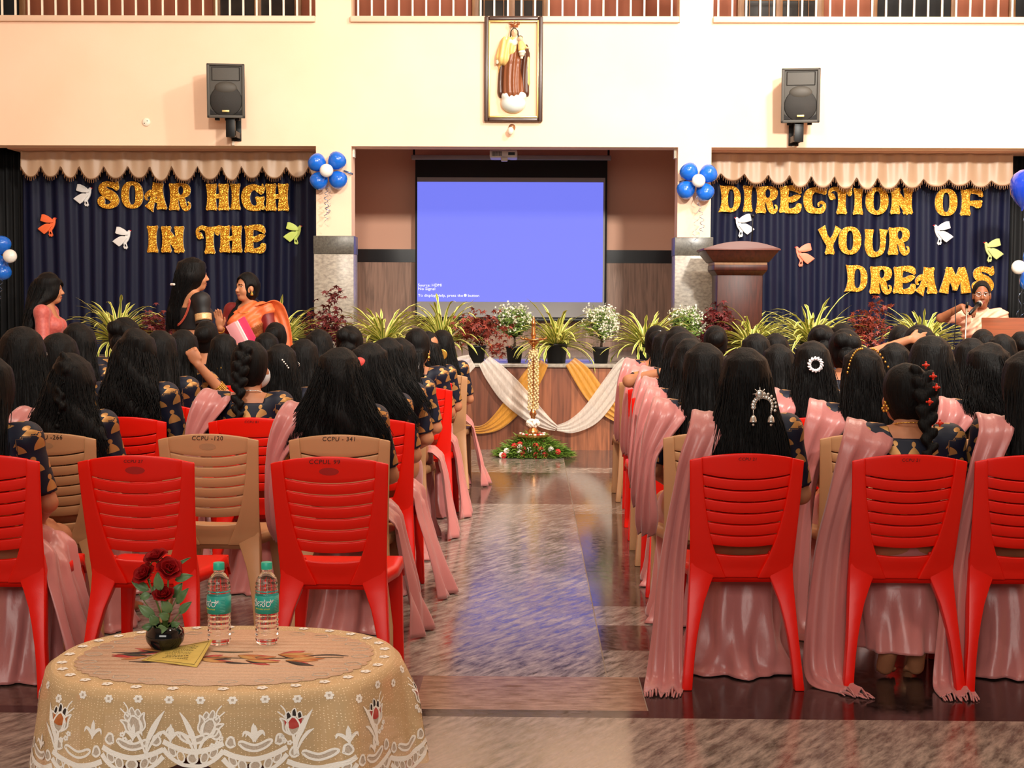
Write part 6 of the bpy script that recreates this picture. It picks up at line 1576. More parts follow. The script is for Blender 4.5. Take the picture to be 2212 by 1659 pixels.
# wooden floor lectern
zt = P(2150, 686, 11.6).z; xl_ = P(2130, 686, 11.6).x; xb_ = P(2098, 715, 11.5).x
lx = xl_ + .40
lt = thing('floor_lectern', 'reddish wooden lectern with a sloping top, cut by the right edge', 'lectern', (lx, 11.6, 0))
m_rw = mat('reddish_wood', S(124, 58, 28), .45, noise=(4, S(100, 46, 22), (1, 10, 10)))
b = MB(); b.add([(-.40, .12, zt), (.40, .12, zt), (.48, -.26, zt - .20), (-.50, -.26, zt - .20), (-.40, .12, zt - .03), (.40, .12, zt - .03), (.48, -.26, zt - .23), (-.50, -.26, zt - .23)], [(3, 2, 1, 0), (4, 5, 6, 7), (0, 1, 5, 4), (1, 2, 6, 5), (2, 3, 7, 6), (3, 0, 4, 7)]); b.build('sloping_top', m_rw, lt, bevel=.006)
b = MB(); b.box((-.40, -.20, .06), (.38, .12, zt - .21)); b.build('body', m_rw, lt, bevel=.006)
b = MB(); b.box((-.44, -.24, 0), (.42, .16, .06)); b.build('plinth', m_rw, lt, bevel=.008)
b = MB(); b.box((-.50, -.275, zt - .235), (.48, -.255, zt - .185)); b.build('lip', m_rw, lt, bevel=.004)
# ================================================================ plants along the stage edge
m_leaf = mat('striped_leaf', S(96, 124, 40), .45)
N, L, b_ = nodes(m_leaf)
uvn = N.new('ShaderNodeUVMap'); uvn.uv_map = 'uv'; sp = N.new('ShaderNodeSeparateXYZ'); L.new(uvn.outputs[0], sp.inputs[0])
r = N.new('ShaderNodeValToRGB'); e = r.color_ramp.elements; e[0].position = 0; e[0].color = S(236, 226, 140); e[1].position = 1; e[1].color = S(236, 226, 140)
for ps, cl in ((.26, S(222, 214, 110)), (.36, S(120, 146, 48)), (.64, S(100, 128, 40)), (.74, S(222, 214, 110))):
    k_ = e.new(ps); k_.color = cl
L.new(sp.outputs[0], r.inputs[0]); L.new(r.outputs[0], b_.inputs['Base Color'])
m_pot = mat('black_nursery_pot', S(24, 25, 28), .45); m_soil = mat('dark_soil', S(34, 26, 20), .9)
m_redleaf = mat('maroon_leaf', S(112, 40, 34), .5, noise=(14, S(150, 62, 44))); m_redleaf2 = mat('dark_maroon_leaf', S(84, 24, 30), .5, noise=(14, S(120, 40, 40)))
m_bush = mat('bush_leaf', S(84, 116, 44), .5, noise=(20, S(128, 152, 72))); m_blossom = mat('white_blossom', S(232, 230, 208), .6); m_stalk = mat('brown_stalk', S(70, 52, 36), .7)
def striped_foliage(seed, n=120):
    r = random.Random(seed); b = MB()
    for i in range(n):
        az = 2.399 * i + r.uniform(-.3, .3); f = i / n
        el = radians(r.uniform(50, 86) - 62 * f); ln = r.uniform(.36, .62) * (1.0 if f > .2 else .95); w = r.uniform(.014, .021); k = r.uniform(1.6, 3.4) * (.5 if r.random() < .2 else 1)
        x, z = .02 + .02 * f, 0.; pts = []; a = el; st_ = ln / 9; tw = r.uniform(-.25, .25)
        for j in range(10):
            pts.append((x, z, a)); x += cos(a) * st_; z += sin(a) * st_; a -= k * st_ * (.6 + j * .13)
            a = max(a, -1.35)
        def fn(u, v, pts=pts, w=w, az=az, tw=tw):
            q = min(8.999, v * 9); j = int(q); t = q - j
            X = pts[j][0] * (1 - t) + pts[j + 1][0] * t; Z = pts[j][1] * (1 - t) + pts[j + 1][1] * t; A = pts[j][2]
            ww = w * (.35 + .65 * sin(pi * min(1, v * 1.25 + .12)) if v < .7 else max(0, 1 - ((v - .7) / .3) ** 1.5) * .95 + .001)
            s = (u - .5) * 2
            off = ww * s; dz = .35 * ww * abs(s)
            az2 = az + tw * v
            return ((X - sin(A) * dz) * cos(az2) - off * sin(az2), (X - sin(A) * dz) * sin(az2) + off * cos(az2), Z + cos(A) * dz)
        b.grid(4, 9, fn)
    return real(b.build('tmp', m_leaf, smooth=True), 'foliage')
def pot_mesh(r0, r1, h):
    return MB().lathe([(0, 0), (r0, 0), (r1, h * .9), (r1 * 1.07, h * .9), (r1 * 1.07, h), (r1 * .98, h), (r1 * .95, h * .88), (0, h * .88)], n=28).mesh('pot', m_pot, True)
BIG, SML = pot_mesh(.088, .106, .195), pot_mesh(.062, .080, .155)
SOILB = MB().lathe([(0, .172), (.07, .174), (.1, .172)], n=20).mesh('soil', m_soil); SOILS = MB().lathe([(0, .137), (.05, .139), (.073, .137)], n=20).mesh('soil', m_soil)
FOL = [striped_foliage(s) for s in (2, 5, 9)]
def plant_pos(px, Y): return (P(px, 780, Y).x, Y, ZS)
def striped(px, Y, k, rz, label, sc=1., fz=1.):
    t = thing('striped_leaf_plant', label, 'plant', plant_pos(px, Y), rz, 'potted plants on the stage edge', sc)
    attach(BIG, 'pot', t); attach(SOILB, 'soil', t); o = attach(FOL[k], 'foliage', t, (0, 0, .165)); o.scale = (1, 1, fz)
    return t
striped(255, 13.5, 0, .4, 'striped yellow-green plant at the far left of the stage, beside the woman in coral', 1.08)
striped(610, 13.55, 1, 1.2, 'striped yellow-green plant behind the woman in the orange sari', 1.0)
striped(828, 13.5, 2, 2.2, 'striped yellow-green plant left of the screen, before the marble pillar', 1.04)
striped(955, 13.6, 0, 3.4, 'striped plant whose tallest leaf crosses the no-signal text', 1.0, 1.18)
striped(1202, 13.47, 1, 0., 'striped plant in a large black pot directly behind the brass lamp', .96)
striped(1395, 13.5, 2, .8, 'striped plant on the stage right of the screen, by the right aisle', .98)
striped(1622, 13.55, 0, 5., 'striped plant in front of the tall mahogany lectern', .95)
striped(1755, 13.5, 1, 2.9, 'striped plant below the letters of DREAMS, right of the tall lectern', 1.08)
striped(1995, 13.5, 2, 4.1, 'striped plant left of the woman at the microphone', 1.06)
def leaf5(b, c, M, s, mi=0):
    o = []
    for i in range(10):
        a = pi / 2 + 2 * pi * i / 10; rr = s * (1. if i % 2 == 0 else .38); o.append(Vector(c) + M @ Vector((rr * cos(a), rr * sin(a), -.3 * rr * (i % 2 == 0))))
    b.add([Vector(c)] + o, [(0, 1 + i, 1 + (i + 1) % 10) for i in range(10)], mi)
def red_foliage(seed, n=330, R=(.15, .12, .15), cz=.31, m=None, holes=.5):
    r = random.Random(seed); b = MB(); cl = [(Vector((r.gauss(0, .5) * R[0], r.gauss(0, .5) * R[1], cz + r.gauss(0, .5) * R[2])), r.uniform(.05, .09)) for _ in range(11)]
    for i in range(n):
        c, q = cl[i % len(cl)]; p = c + Vector((r.gauss(0, q), r.gauss(0, q), r.gauss(0, q * .7)))
        M = Euler((r.uniform(-.9, .9), r.uniform(-.9, .9), r.uniform(0, 6.3))).to_matrix(); leaf5(b, p, M, r.uniform(.028, .046))
    return b.build('tmp', m, smooth=False), cl
def red_plant(px, Y, seed, label, m=None, big=1.):
    t = thing('red_leaf_plant', label, 'plant', plant_pos(px, Y), 0, 'potted plants on the stage edge', big)
    attach(SML, 'pot', t); attach(SOILS, 'soil', t)
    o, cl = red_foliage(seed, m=m or m_redleaf); attach(real(o, 'foliage'), 'foliage', t)
    b = MB(); [b.tube([(0, 0, .13), (c.x * .3, c.y * .3, .13 + (c.z - .13) * .5), c], [.005, .004, .002], 5) for c, _ in cl]; b.build('stems', m_stalk, t, smooth=True)
red_plant(340, 13.6, 4, 'bushy maroon plant left of the woman in the black blouse', m_redleaf2, 1.0)
red_plant(700, 13.6, 8, 'bushy maroon plant in front of the left marble pillar', m_redleaf2, 1.1)
red_plant(1030, 13.47, 15, 'reddish plant in a small black pot below the projection screen', None, 1.06)
red_plant(1548, 13.6, 21, 'dark red plant between the white-flowered bush and the tall lectern', m_redleaf2, 1.05)
red_plant(1882, 13.55, 30, 'rust-red plant left of the striped plant nearest the speaker', None, 1.0)
def white_bush(px, Y, seed, label, dense=1., green=1.):
    r = random.Random(seed)
    t = thing('white_flower_bush', label, 'plant', plant_pos(px, Y), 0, 'potted plants on the stage edge')
    attach(SML, 'pot', t); attach(SOILS, 'soil', t); st_, lf, fl = MB(), MB(), MB()
    st_.tube([(0, 0, .13), (.005, 0, .2), (0, 0, .26)], [.014, .011, .008], 8)
    for i in range(56):
        d = Vector((r.gauss(0, 1), r.gauss(0, 1), r.uniform(-.5, 1.5))).normalized(); e = Vector((0, 0, .37)) + Vector((d.x * .16, d.y * .14, d.z * (.17 if d.z > 0 else .15))) * r.uniform(.75, 1.12)
        s_ = Vector((0, 0, .24)); st_.tube([s_, (s_ + e) / 2 + Vector((0, 0, -.01)), e], [.003, .002, .0012], 4)
        for j in range(int(22 * green)):
            p = s_.lerp(e, r.uniform(.45, 1.05)) + Vector((r.gauss(0, .016), r.gauss(0, .016), r.gauss(0, .016))); M = Euler((r.uniform(-1.2, 1.2), r.uniform(-1.2, 1.2), r.uniform(0, 6.3))).to_matrix(); q = r.uniform(.018, .030)
            lf.add([p + M @ Vector(v) for v in ((0, -q, 0), (q * .35, 0, .002), (0, q, 0), (-q * .35, 0, .002))], [(0, 1, 2, 3)])
        for j in range(int(9 * dense)):
            p = e + Vector((r.gauss(0, .022), r.gauss(0, .022), r.gauss(0, .022))) + d * .01; M = Euler((r.uniform(-1.3, 1.3), r.uniform(-1.3, 1.3), r.uniform(0, 6.3))).to_matrix(); q = r.uniform(.010, .016)
            o = []
            for i2 in range(10):
                a = 2 * pi * i2 / 10; rr = q if i2 % 2 == 0 else q * .35; o.append(p + M @ Vector((rr * cos(a), rr * sin(a), 0)))
            fl.add([p + M @ Vector((0, 0, -.002))] + o, [(0, 1 + i2, 1 + (i2 + 1) % 10) for i2 in range(10)])
    st_.build('stems', m_stalk, t, smooth=True); lf.build('foliage', m_bush, t); fl.build('blossoms', m_blossom, t)['kind'] = 'stuff'
white_bush(1111, 13.47, 3, 'green bush with tiny white flowers, left of the brass lamp')
white_bush(1298, 13.47, 7, 'bush thickly covered in white flowers, under the screen\'s right corner', 1.7, .7)
white_bush(1482, 13.6, 11, 'white-flowered bush in front of the right marble pillar', 1.1)

# ---- brass lamp, its garlands and its flower bed
m_brass = mat('brass', S(206, 150, 96), .22, .95); m_jas = mat('jasmine', S(226, 204, 156), .6, noise=(60, S(200, 170, 118))); m_wfl = mat('white_flower', S(238, 226, 214), .6); m_rfl = mat('red_flower', S(190, 26, 26), .55); m_fern = mat('fern_green', S(78, 112, 30), .6, noise=(18, S(112, 142, 48)))
YLp = 12.80
zl = lambda py: P(1155, py, YLp).z
c0 = P(1151, 985, YLp)
lm = thing('oil_lamp', 'tall brass oil lamp standing in a bed of ferns at the end of the aisle', 'lamp', (c0.x, YLp, 0))
kx = YLp / FPX
z1 = zl(941)
MB().lathe([(0, 0), (.12, 0), (.12, .02), (.085, .05), (.055, .10), (.07, z1 - .04), (.145, z1 - .005), (.15, z1 + .012), (.144, z1 + .012), (.08, z1 - .01), (0, z1 - .012)], n=32).build('base', m_brass, lm, smooth=True, split=40)
MB().lathe([(.055, z1 - .01), (.05, zl(930)), (.03, zl(924)), (.022, zl(905)), (.02, zl(900)), (.034, zl(894)), (.024, zl(888)), (.014, zl(880)), (.016, zl(820)), (.013, zl(770)), (.02, zl(762)), (.014, zl(752)), (.018, zl(748))], n=20).build('stem', m_brass, lm, smooth=True)
zd = zl(733)
o = MB().lathe([(.018, zl(748)), (.05, zd - .03), (.06, zd - .025), (.03, zd - .015), (.07, zd - .012), (.108, zd - .004), (.112, zd + .008), (.104, zd + .006), (.05, zd - .002), (0, zd - .002)], n=32).build('oil_dish', m_brass, lm, smooth=True)
b = MB()
for i in range(5):
    a = 2 * pi * i / 5 + .3; b.tube([(.09 * cos(a), .09 * sin(a), zd + .002), (.128 * cos(a), .128 * sin(a), zd + .010)], [.012, .005], 6); b.tube([(.105 * cos(a), .105 * sin(a), zd + .006), (.13 * cos(a), .13 * sin(a), zd + .028)], [.003, .002], 5)
b.build('wick_spout', m_brass, lm, smooth=True)
MB().lathe([(.016, zd), (.02, zl(727)), (.026, zl(722)), (.014, zl(716)), (.02, zl(711)), (.013, zl(707)), (.018, zl(702)), (.020, zl(697)), (.012, zl(693)), (.010, zl(690)), (.012, zl(687)), (0, zl(683))], n=18).build('finial', m_brass, lm, smooth=True)
b = MB(); r = random.Random(5)
for s_ in (-1, 1):
    n = 76
    for i in range(n):
        f = i / n; z = zl(756) + (zl(886) - zl(756)) * f; a = i * 2.4
        x = s_ * (.016 + .012 * min(1, f * 6)); b.ball((x + .016 * cos(a), -.022 + .016 * sin(a), z), r.uniform(.009, .013), 6)
for i in range(26): a = i * 2.4; b.ball((.03 * cos(a), .03 * sin(a), zl(763) + r.uniform(-.015, .02)), .011, 6)
o = b.build('jasmine_garland', m_jas, smooth=True); o.location = (c0.x, YLp, 0); tag(o, 'two long strands of jasmine hanging down the brass lamp', 'garland')
b = MB()
for i in range(56):
    d = Vector((r.gauss(0, 1), r.gauss(0, 1), r.gauss(0, .8))).normalized(); b.ball((d.x * .052, d.y * .052, zl(914) + d.z * .030), .017, 7)
o = b.build('flower_wreath', m_wfl, smooth=True); o.location = (c0.x, YLp, 0); tag(o, 'ball of white flowers tied round the foot of the brass lamp', 'flowers')
t = thing('flower_petals', 'red and white petals laid on the brass plate of the lamp', 'petals', (c0.x, YLp, z1 + .012))
for i in range(22):
    a = 2 * pi * i / 22 + r.uniform(-.1, .1); q = r.uniform(.085, .128); attach_ = MB(); attach_.ball((q * cos(a), q * sin(a), .006), (.016, .014, .008), 7); attach_.build('petal', m_rfl if i % 3 == 0 else m_wfl, t, smooth=True)
fb = thing('fern_bed', 'low bed of green fern with red and white flowers round the brass lamp', 'flower bed', (P(1152, 985, YLp).x, YLp - .02, 0))
b = MB()
for i in range(2600):
    a = r.uniform(0, 2 * pi); q = math.sqrt(r.uniform(.02, 1)); x, y = .335 * q * cos(a), .24 * q * sin(a); hz = .23 * (1 - q ** 1.6) * .9 + .015
    z0 = hz * r.uniform(.2, .95); d = Vector((cos(a) * (.4 + q), sin(a) * (.4 + q), r.uniform(.0, .9))).normalized(); ln = r.uniform(.05, .10); p0 = Vector((x, y, z0)); p1 = p0 + d * ln; p1.z = max(.004, p1.z - .012); s_ = d.cross(Vector((r.gauss(0, .4), r.gauss(0, .4), 1))).normalized() * .0055
    pm_ = (p0 + p1) / 2 + Vector((0, 0, .008)); b.add([p0 - s_, p0 + s_, pm_ + s_ * .8, pm_ - s_ * .8, p1], [(0, 1, 2, 3), (3, 2, 4)])
b.lathe([(.27, .004), (.2, .04), (.12, .11), (.05, .15), (0, .16)], n=20, sy=.72)
b.build('fern', m_fern, fb)
for i, (px, py, cr) in enumerate([(1123, 960, 0), (1157, 963, 0), (1082 + 6, 984, 0), (1129, 982, 0), (1169, 971, 0), (1157, 983, 0), (1205, 976, 0), (1177, 982, 0), (1132, 971, 0), (1111, 963, 0), (1123, 966, 1), (1094, 974, 1), (1122, 978, 1), (1143, 972, 1), (1190, 971, 1), (1173, 978, 1), (1084, 983, 1)]):
    yy = YLp - .21 + .0035 * (985 - py); q = P(px, py, yy) - fb.location; mm = m_wfl if cr else m_rfl; b = MB()
    for ring, (nn, rr, el) in enumerate([(8, .028, .2), (6, .020, .7), (4, .010, 1.1)]):
        for j in range(nn):
            a = 2 * pi * j / nn + ring; e = Vector((cos(a) * cos(el), -sin(el), sin(a) * cos(el))) * rr * .62; b.ball(q + e, (rr * .42, rr * .30, rr * .42), 6)
    b.build('flower', mm, fb, smooth=True)
# ---- organza swags on the stage front
def organza(name, c, al):
    return mat(name, c, .4, alpha=al, sheen=.6, noise=(90, tuple(min(1, x * 1.25) for x in c[:3]) + (1,), (1, 1, .3)))
m_wo = organza('white_organza', S(214, 202, 190), .5); m_go = organza('gold_organza', S(204, 142, 44), .62)
def swag(name, m, pts, label, Y0=YS - .05, seed=3, dy=0.):
    q = []
    for i, (px, py, w) in enumerate(pts):
        a = P(px, py, Y0 - dy); n0 = pts[max(i - 1, 0)]; n1 = pts[min(i + 1, len(pts) - 1)]
        t = Vector((n1[0] - n0[0], 0, -(n1[1] - n0[1]))).normalized(); k_ = w / 2 * Y0 / FPX
        y = a.y
        q.append((a.x, y, a.z, -t.z * k_, 0, t.x * k_))
    me = ribbon_mesh('swag', q, nu=22, nv=50, pleats=3.5, amp=.010, seed=seed, thick=.0008, m=m)
    o = bpy.data.objects.new(name, me); COL.objects.link(o); return tag(o, label, 'fabric swag', 'organza swags on the stage front')
swag('fabric_swag', m_go, [(1174, 781, 26), (1150, 815, 42), (1115, 868, 44), (1075, 912, 34), (1040, 928, 18), (1005, 924, 14)], 'gold organza swag falling to the left behind the brass lamp', seed=5, dy=-.02)
swag('fabric_swag', m_go, [(1232, 781, 26), (1254, 806, 40), (1285, 850, 44), (1318, 885, 36), (1350, 905, 26), (1380, 912, 22)], 'gold organza swag falling to the right toward the right-hand students', seed=6, dy=-.02)
swag('fabric_swag', m_wo, [(1046, 779, 30), (1068, 805, 46), (1105, 848, 56), (1150, 892, 44), (1182, 915, 26), (1202, 925, 12)], 'white organza swag falling from the reddish plant to the low point right of the lamp', seed=8, dy=.03)
swag('fabric_swag', m_wo, [(1202, 925, 12), (1235, 921, 30), (1275, 897, 44), (1312, 850, 46), (1342, 800, 36), (1357, 780, 28)], 'white organza swag rising to the right-hand aisle students', seed=9, dy=.03)
swag('fabric_swag', m_wo, [(1020, 779, 30), (1000, 790, 44), (975, 820, 50), (940, 860, 40), (900, 890, 20)], 'white organza swag falling leftward behind the left aisle students', seed=10, dy=.0)
# ================================================================ the small oval table in front and what stands on it
TZ, TA, TB = .50, .425, .335
TC = Vector((-.772, 3.535, 0))
m_tanw = mat('light_tan_wood', S(196, 150, 98), .4, noise=(5, S(176, 128, 78), (1, 9, 9)))
m_dkw = mat('dark_red_wood', S(92, 34, 22), .35, noise=(5, S(70, 24, 16), (1, 9, 9)))
def sup(a, A=TA, B=TB, p=2.35):
    c, s = cos(a), sin(a); return (A * math.copysign(abs(c) ** (2 / p), c), B * math.copysign(abs(s) ** (2 / p), s))
tb = thing('coffee_table', 'low oval wooden table standing in front under the lace cloth', 'table', TC)
n = 64
ol = [sup(2 * pi * i / n, TA - .004, TB - .004) for i in range(n)]
b = MB(); b.add([(x, y, TZ - .028) for x, y in ol] + [(x, y, TZ - .003) for x, y in ol], [tuple(range(n))[::-1], tuple(range(n, 2 * n))] + [(i, (i + 1) % n, n + (i + 1) % n, n + i) for i in range(n)]); b.build('table_top', m_tanw, tb, bevel=.006)
b = MB(); b.box((-.29, -.22, TZ - .085), (.29, -.20, TZ - .028)); b.box((-.29, .20, TZ - .085), (.29, .22, TZ - .028)); b.box((-.29, -.22, TZ - .085), (-.27, .22, TZ - .028)); b.box((.27, -.22, TZ - .085), (.29, .22, TZ - .028)); b.build('apron', m_tanw, tb, bevel=.003)
for sx_ in (-1, 1):
    for sy_ in (-1, 1):
        b = MB(); b.tube([(sx_ * .275, sy_ * .205, TZ - .03), (sx_ * .285, sy_ * .21, .3), (sx_ * .30, sy_ * .225, 0)], [.030, .027, .022], 12); b.build('leg', m_tanw, tb, smooth=True)
b = MB()
for i in range(9): y = -.20 + .05 * i; b.box((-.27, y - .018, .285), (.27, y + .018, .300))
b.box((-.26, -.21, .262), (-.23, .21, .286)); b.box((.23, -.21, .262), (.26, .21, .286)); b.build('slatted_shelf', m_dkw, tb, bevel=.003)

# ---- lace cloth
def ltheta(a):
    """overhang of the cloth along its curve"""
    return .178 + .105 * abs(cos(a)) ** 1.3
SCN = 18
def perim():
    L = [0]; N_ = 720
    for i in range(N_):
        p, q = sup(-pi / 2 + 2 * pi * i / N_), sup(-pi / 2 + 2 * pi * (i + 1) / N_); L.append(L[-1] + math.hypot(p[0] - q[0], p[1] - q[1]))
    return L
PL = perim(); PT = PL[-1]
def ang(t):
    """perimeter position in metres from the front centre -> angle"""
    t = t % PT; i = int(np.searchsorted(PL, t)) - 1; i = max(0, min(719, i)); return -pi / 2 + 2 * pi * (i + (t - PL[i]) / (PL[i + 1] - PL[i])) / 720
FOLDS = [(.335, .030, .05), (.62, .034, .07), (-.36, .020, .06), (-.62, .03, .07), (.92, .03, .06), (-.95, .03, .07)]
def C(t, d, off=0.):
    """cloth surface: t along the edge, d down from the edge (negative: in on the top)"""
    a = ang(t); x, y = sup(a); e = 1e-3; x2, y2 = sup(a + e); nx, ny = (y2 - y), -(x2 - x); l = math.hypot(nx, ny); nx, ny = nx / l, ny / l
    if d <= 0:
        f = max(0, 1 + d / TB * 1.0); return Vector((x * f, y * f, TZ + .004 + off))
    q = d; fold = 0
    for t0, am, w in FOLDS:
        dt = (t - t0 + PT / 2) % PT - PT / 2
        fold += am * math.exp(-(dt / w) ** 2) * min(1, q / .10) * (1 - .6 * math.exp(-((dt + .05) / .03) ** 2))
    fold += .006 * sin(t * 23) * q / .15
    out = .012 * (1 - math.exp(-q / .008)) + q * .12 + fold; dz = q - .010 * (1 - math.exp(-q / .012))
    return Vector((x + nx * (out + off), y + ny * (out + off), TZ + .004 - dz * .985))
def hem(t):
    s = abs(((t / PT * SCN) % 1) - .5) * 2      # 0 in the middle of a scallop, 1 at the notch
    return ltheta(ang(t)) - .040 * s ** 2.2
m_net = mat('lace_net', S(214, 170, 116), .7)
N, L, b_ = nodes(m_net)
uvn = N.new('ShaderNodeUVMap'); uvn.uv_map = 'uv'; vo = N.new('ShaderNodeTexVoronoi'); vo.inputs['Scale'].default_value = 1; vo.inputs['Randomness'].default_value = .25
mp = N.new('ShaderNodeMapping'); mp.inputs['Scale'].default_value = (300, 34, 1); L.new(uvn.outputs[0], mp.inputs[0]); L.new(mp.outputs[0], vo.inputs['Vector'])
lt_ = N.new('ShaderNodeMath'); lt_.operation = 'LESS_THAN'; lt_.inputs[1].default_value = .17; L.new(vo.outputs['Distance'], lt_.inputs[0])
mx = N.new('ShaderNodeMix'); mx.data_type = 'RGBA'; mx.inputs[6].default_value = S(236, 202, 152); mx.inputs[7].default_value = S(244, 224, 190); L.new(lt_.outputs[0], mx.inputs[0]); L.new(mx.outputs[2], b_.inputs['Base Color'])
al = N.new('ShaderNodeMapRange'); al.inputs[3].default_value = .6; al.inputs[4].default_value = 1.; L.new(lt_.outputs[0], al.inputs[0]); L.new(al.outputs[0], b_.inputs['Alpha'])
m_thread = mat('white_lace_thread', S(250, 245, 236), .7, bump=(500, .3)); m_fill = mat('lace_filling', S(212, 196, 178), .75, bump=(700, .4), noise=(300, S(190, 170, 148)))
m_toplace = mat('pink_beige_lace', S(222, 184, 154), .75, noise=(260, S(206, 164, 132)), bump=(400, .4))
m_rp = mat('red_print', S(176, 40, 36), .7, noise=(40, S(200, 90, 80))); m_op = mat('orange_print', S(180, 92, 36), .7, noise=(40, S(206, 140, 80))); m_dp = mat('dark_print', S(46, 34, 30), .7); m_gp = mat('olive_print', S(84, 80, 56), .7); m_yp = mat('ochre_print', S(200, 148, 84), .7)
b = MB(); NT = 440
b.grid(NT, 10, lambda u, v: C(u * PT, -TB * .999 * (1 - v)), wrap=True)
b.grid(NT, 14, lambda u, v: C(u * PT, v * hem(u * PT) + 1e-5), wrap=True)
CB = b; CMATS = [m_net]
def cmi(m):
    if m not in CMATS: CMATS.append(m)
    return CMATS.index(m)
def lay(name, shapes, m, off=.0012, sub=.010):
    """flat shapes in cloth coordinates (t, d in cm; x right, y up = -d) laid on the cloth"""
    b = CB; mi = cmi(m)
    for loops in shapes:
        tmp = MB(); tmp.poly(loops, 0, 0)
        nt = len(tmp.f); nflat = sum(len(l) for l in loops)
        tris = [f for f in tmp.f if len(f) == 3 and max(f) < nflat]
        pts = [(v[0], v[2]) for v in tmp.v[:nflat]]
        # split long triangles so that they follow the cloth
        work = [tuple(pts[i] for i in f) for f in tris]; out = []
        while work:
            t_ = work.pop(); e = [math.dist(t_[i], t_[(i + 1) % 3]) for i in range(3)]; k = e.index(max(e))
            if e[k] > sub * 100 * 1.6:
                m_ = tuple((t_[k][i] + t_[(k + 1) % 3][i]) / 2 for i in (0, 1)); work += [(t_[k], m_, t_[(k + 2) % 3]), (m_, t_[(k + 1) % 3], t_[(k + 2) % 3])]
            else: out.append(t_)
        for t_ in out:
            o = len(b.v); b.v += [tuple(C(p[0] / 100, -p[1] / 100, off)) for p in t_]; b.f.append((o, o + 1, o + 2)); b.m.append(mi)
def tr(loops, dx, dy, sx=1., sy=1., r=0.):
    c, s = cos(r), sin(r); return [[(dx + sx * (x * c - y * s), dy + sy * (x * s + y * c)) for x, y in l] for l in loops]
def outline(pts, w, closed=True):
    return sstroke([(x, y, w) for x, y in crom(pts + ([pts[0]] if closed else []), 4)], 2)
PET = [[(0, -3.0), (-1.5, -1.8), (-1.6, 0), (0, 1.9), (1.5, 0), (1.4, -1.8)], [(-.5, -2.9), (-2.3, -1.6), (-2.6, .4), (-3.1, 1.7), (-1.5, .8), (-1.2, -1.2)], [(.5, -2.9), (2.3, -1.6), (2.6, .4), (3.1, 1.7), (1.5, .8), (1.2, -1.2)]]
BACKP = [[(-1.6, 1.0), (-2.0, 2.2), (-1.1, 3.2), (-.4, 1.9)], [(-.3, 2.0), (-.2, 3.4), (.6, 3.9), (.9, 2.2), (.4, 1.6)], [(1.2, 1.2), (1.1, 2.6), (1.9, 3.0), (2.2, 1.6)]]
white, fillb, tips, backs = [], [], {'red': [], 'orange': []}, []
def tulip(cx, cy, col=None, mir=1, s=1.):
    T_ = lambda L_, dx=0, dy=0, r=0: tr(L_, cx + mir * dx * s, cy + dy * s, mir * s, s, r)
    tl = .35 if col is None else .0
    for p_ in PET:
        white.append(T_([outline(p_, .42)], r=tl))
        fillb.append(T_([crom(p_, 3, True)], r=tl))
        if col: tips[col].append(T_([crom([(x * .72 + (-.0 if abs(x) < 1 else math.copysign(.25, x)), y * .62 + .5) for x, y in p_], 3, True)]))
    for p_ in BACKP:
        white.append(T_([outline(p_, .30)], r=tl)); (backs if col else fillb).append(T_([crom(p_, 3, True)], r=tl))
    white.append(T_([sstroke([(.9 if tl else 0, -2.8, .8), (2.0 if tl else .2, -5.0, .7), (3.0 if tl else 0.1, -8.2, .25)])]))
    for pts in ([(3.0, -8, .3), (3.4, -4.5, 1.0), (4.6, -1.5, 1.5), (6.0, 1.2, 1.0), (7.4, 3.3, .2)], [(3.1, -8, .2), (4.4, -4.8, .7), (6.0, -2.6, .9), (7.6, -1.6, .2)]):
        q = [(x - (0 if tl else 2.6), y, w) for x, y, w in pts]; white.append(T_([sstroke(q)]))
        fillb.append(T_([sstroke([(x, y, w * .45) for x, y, w in q])]))
    for (x, y) in ((-3.2, 3.2), (-2.4, 4.8)): white.append(T_([sstroke([(-1.6, 1.4, .3), (x * .8, y * .75, .35), (x - .6, y + .3, .3)])]))
    for (x, y) in ((-2.2, -4.2), (-.9, -4.8), (-2.9, -3.0)):
        for k in range(5): white.append(T_([ell_loop(x + .42 * cos(k * 1.257), y + .42 * sin(k * 1.257), .32, .32, 8)]))
def fleur(cx, cy, s=1.):
    for pts in ([(0, -2.6, .4), (0, -.5, 1.3), (0, 1.4, 1.2), (0, 2.8, .15)], [(0, -2.0, .5), (-1.2, -.2, 1.0), (-2.4, .3, .8), (-2.9, -.9, .2)], [(0, -2.0, .5), (1.2, -.2, 1.0), (2.4, .3, .8), (2.9, -.9, .2)]):
        white.append(tr([sstroke(pts)], cx, cy, s, s)); fillb.append(tr([sstroke([(x, y, w * .45) for x, y, w in pts])], cx, cy, s, s))
def flower5(cx, cy, s=1.):
    for k in range(6): white.append(tr([ell_loop(.85 * cos(k * pi / 3), .85 * sin(k * pi / 3), .55, .45, 10)], cx, cy, s, s, 0))
    fillb.append(tr([ell_loop(0, 0, .42, .42, 10)], cx, cy, s, s))
W_ = PT * 100 / SCN
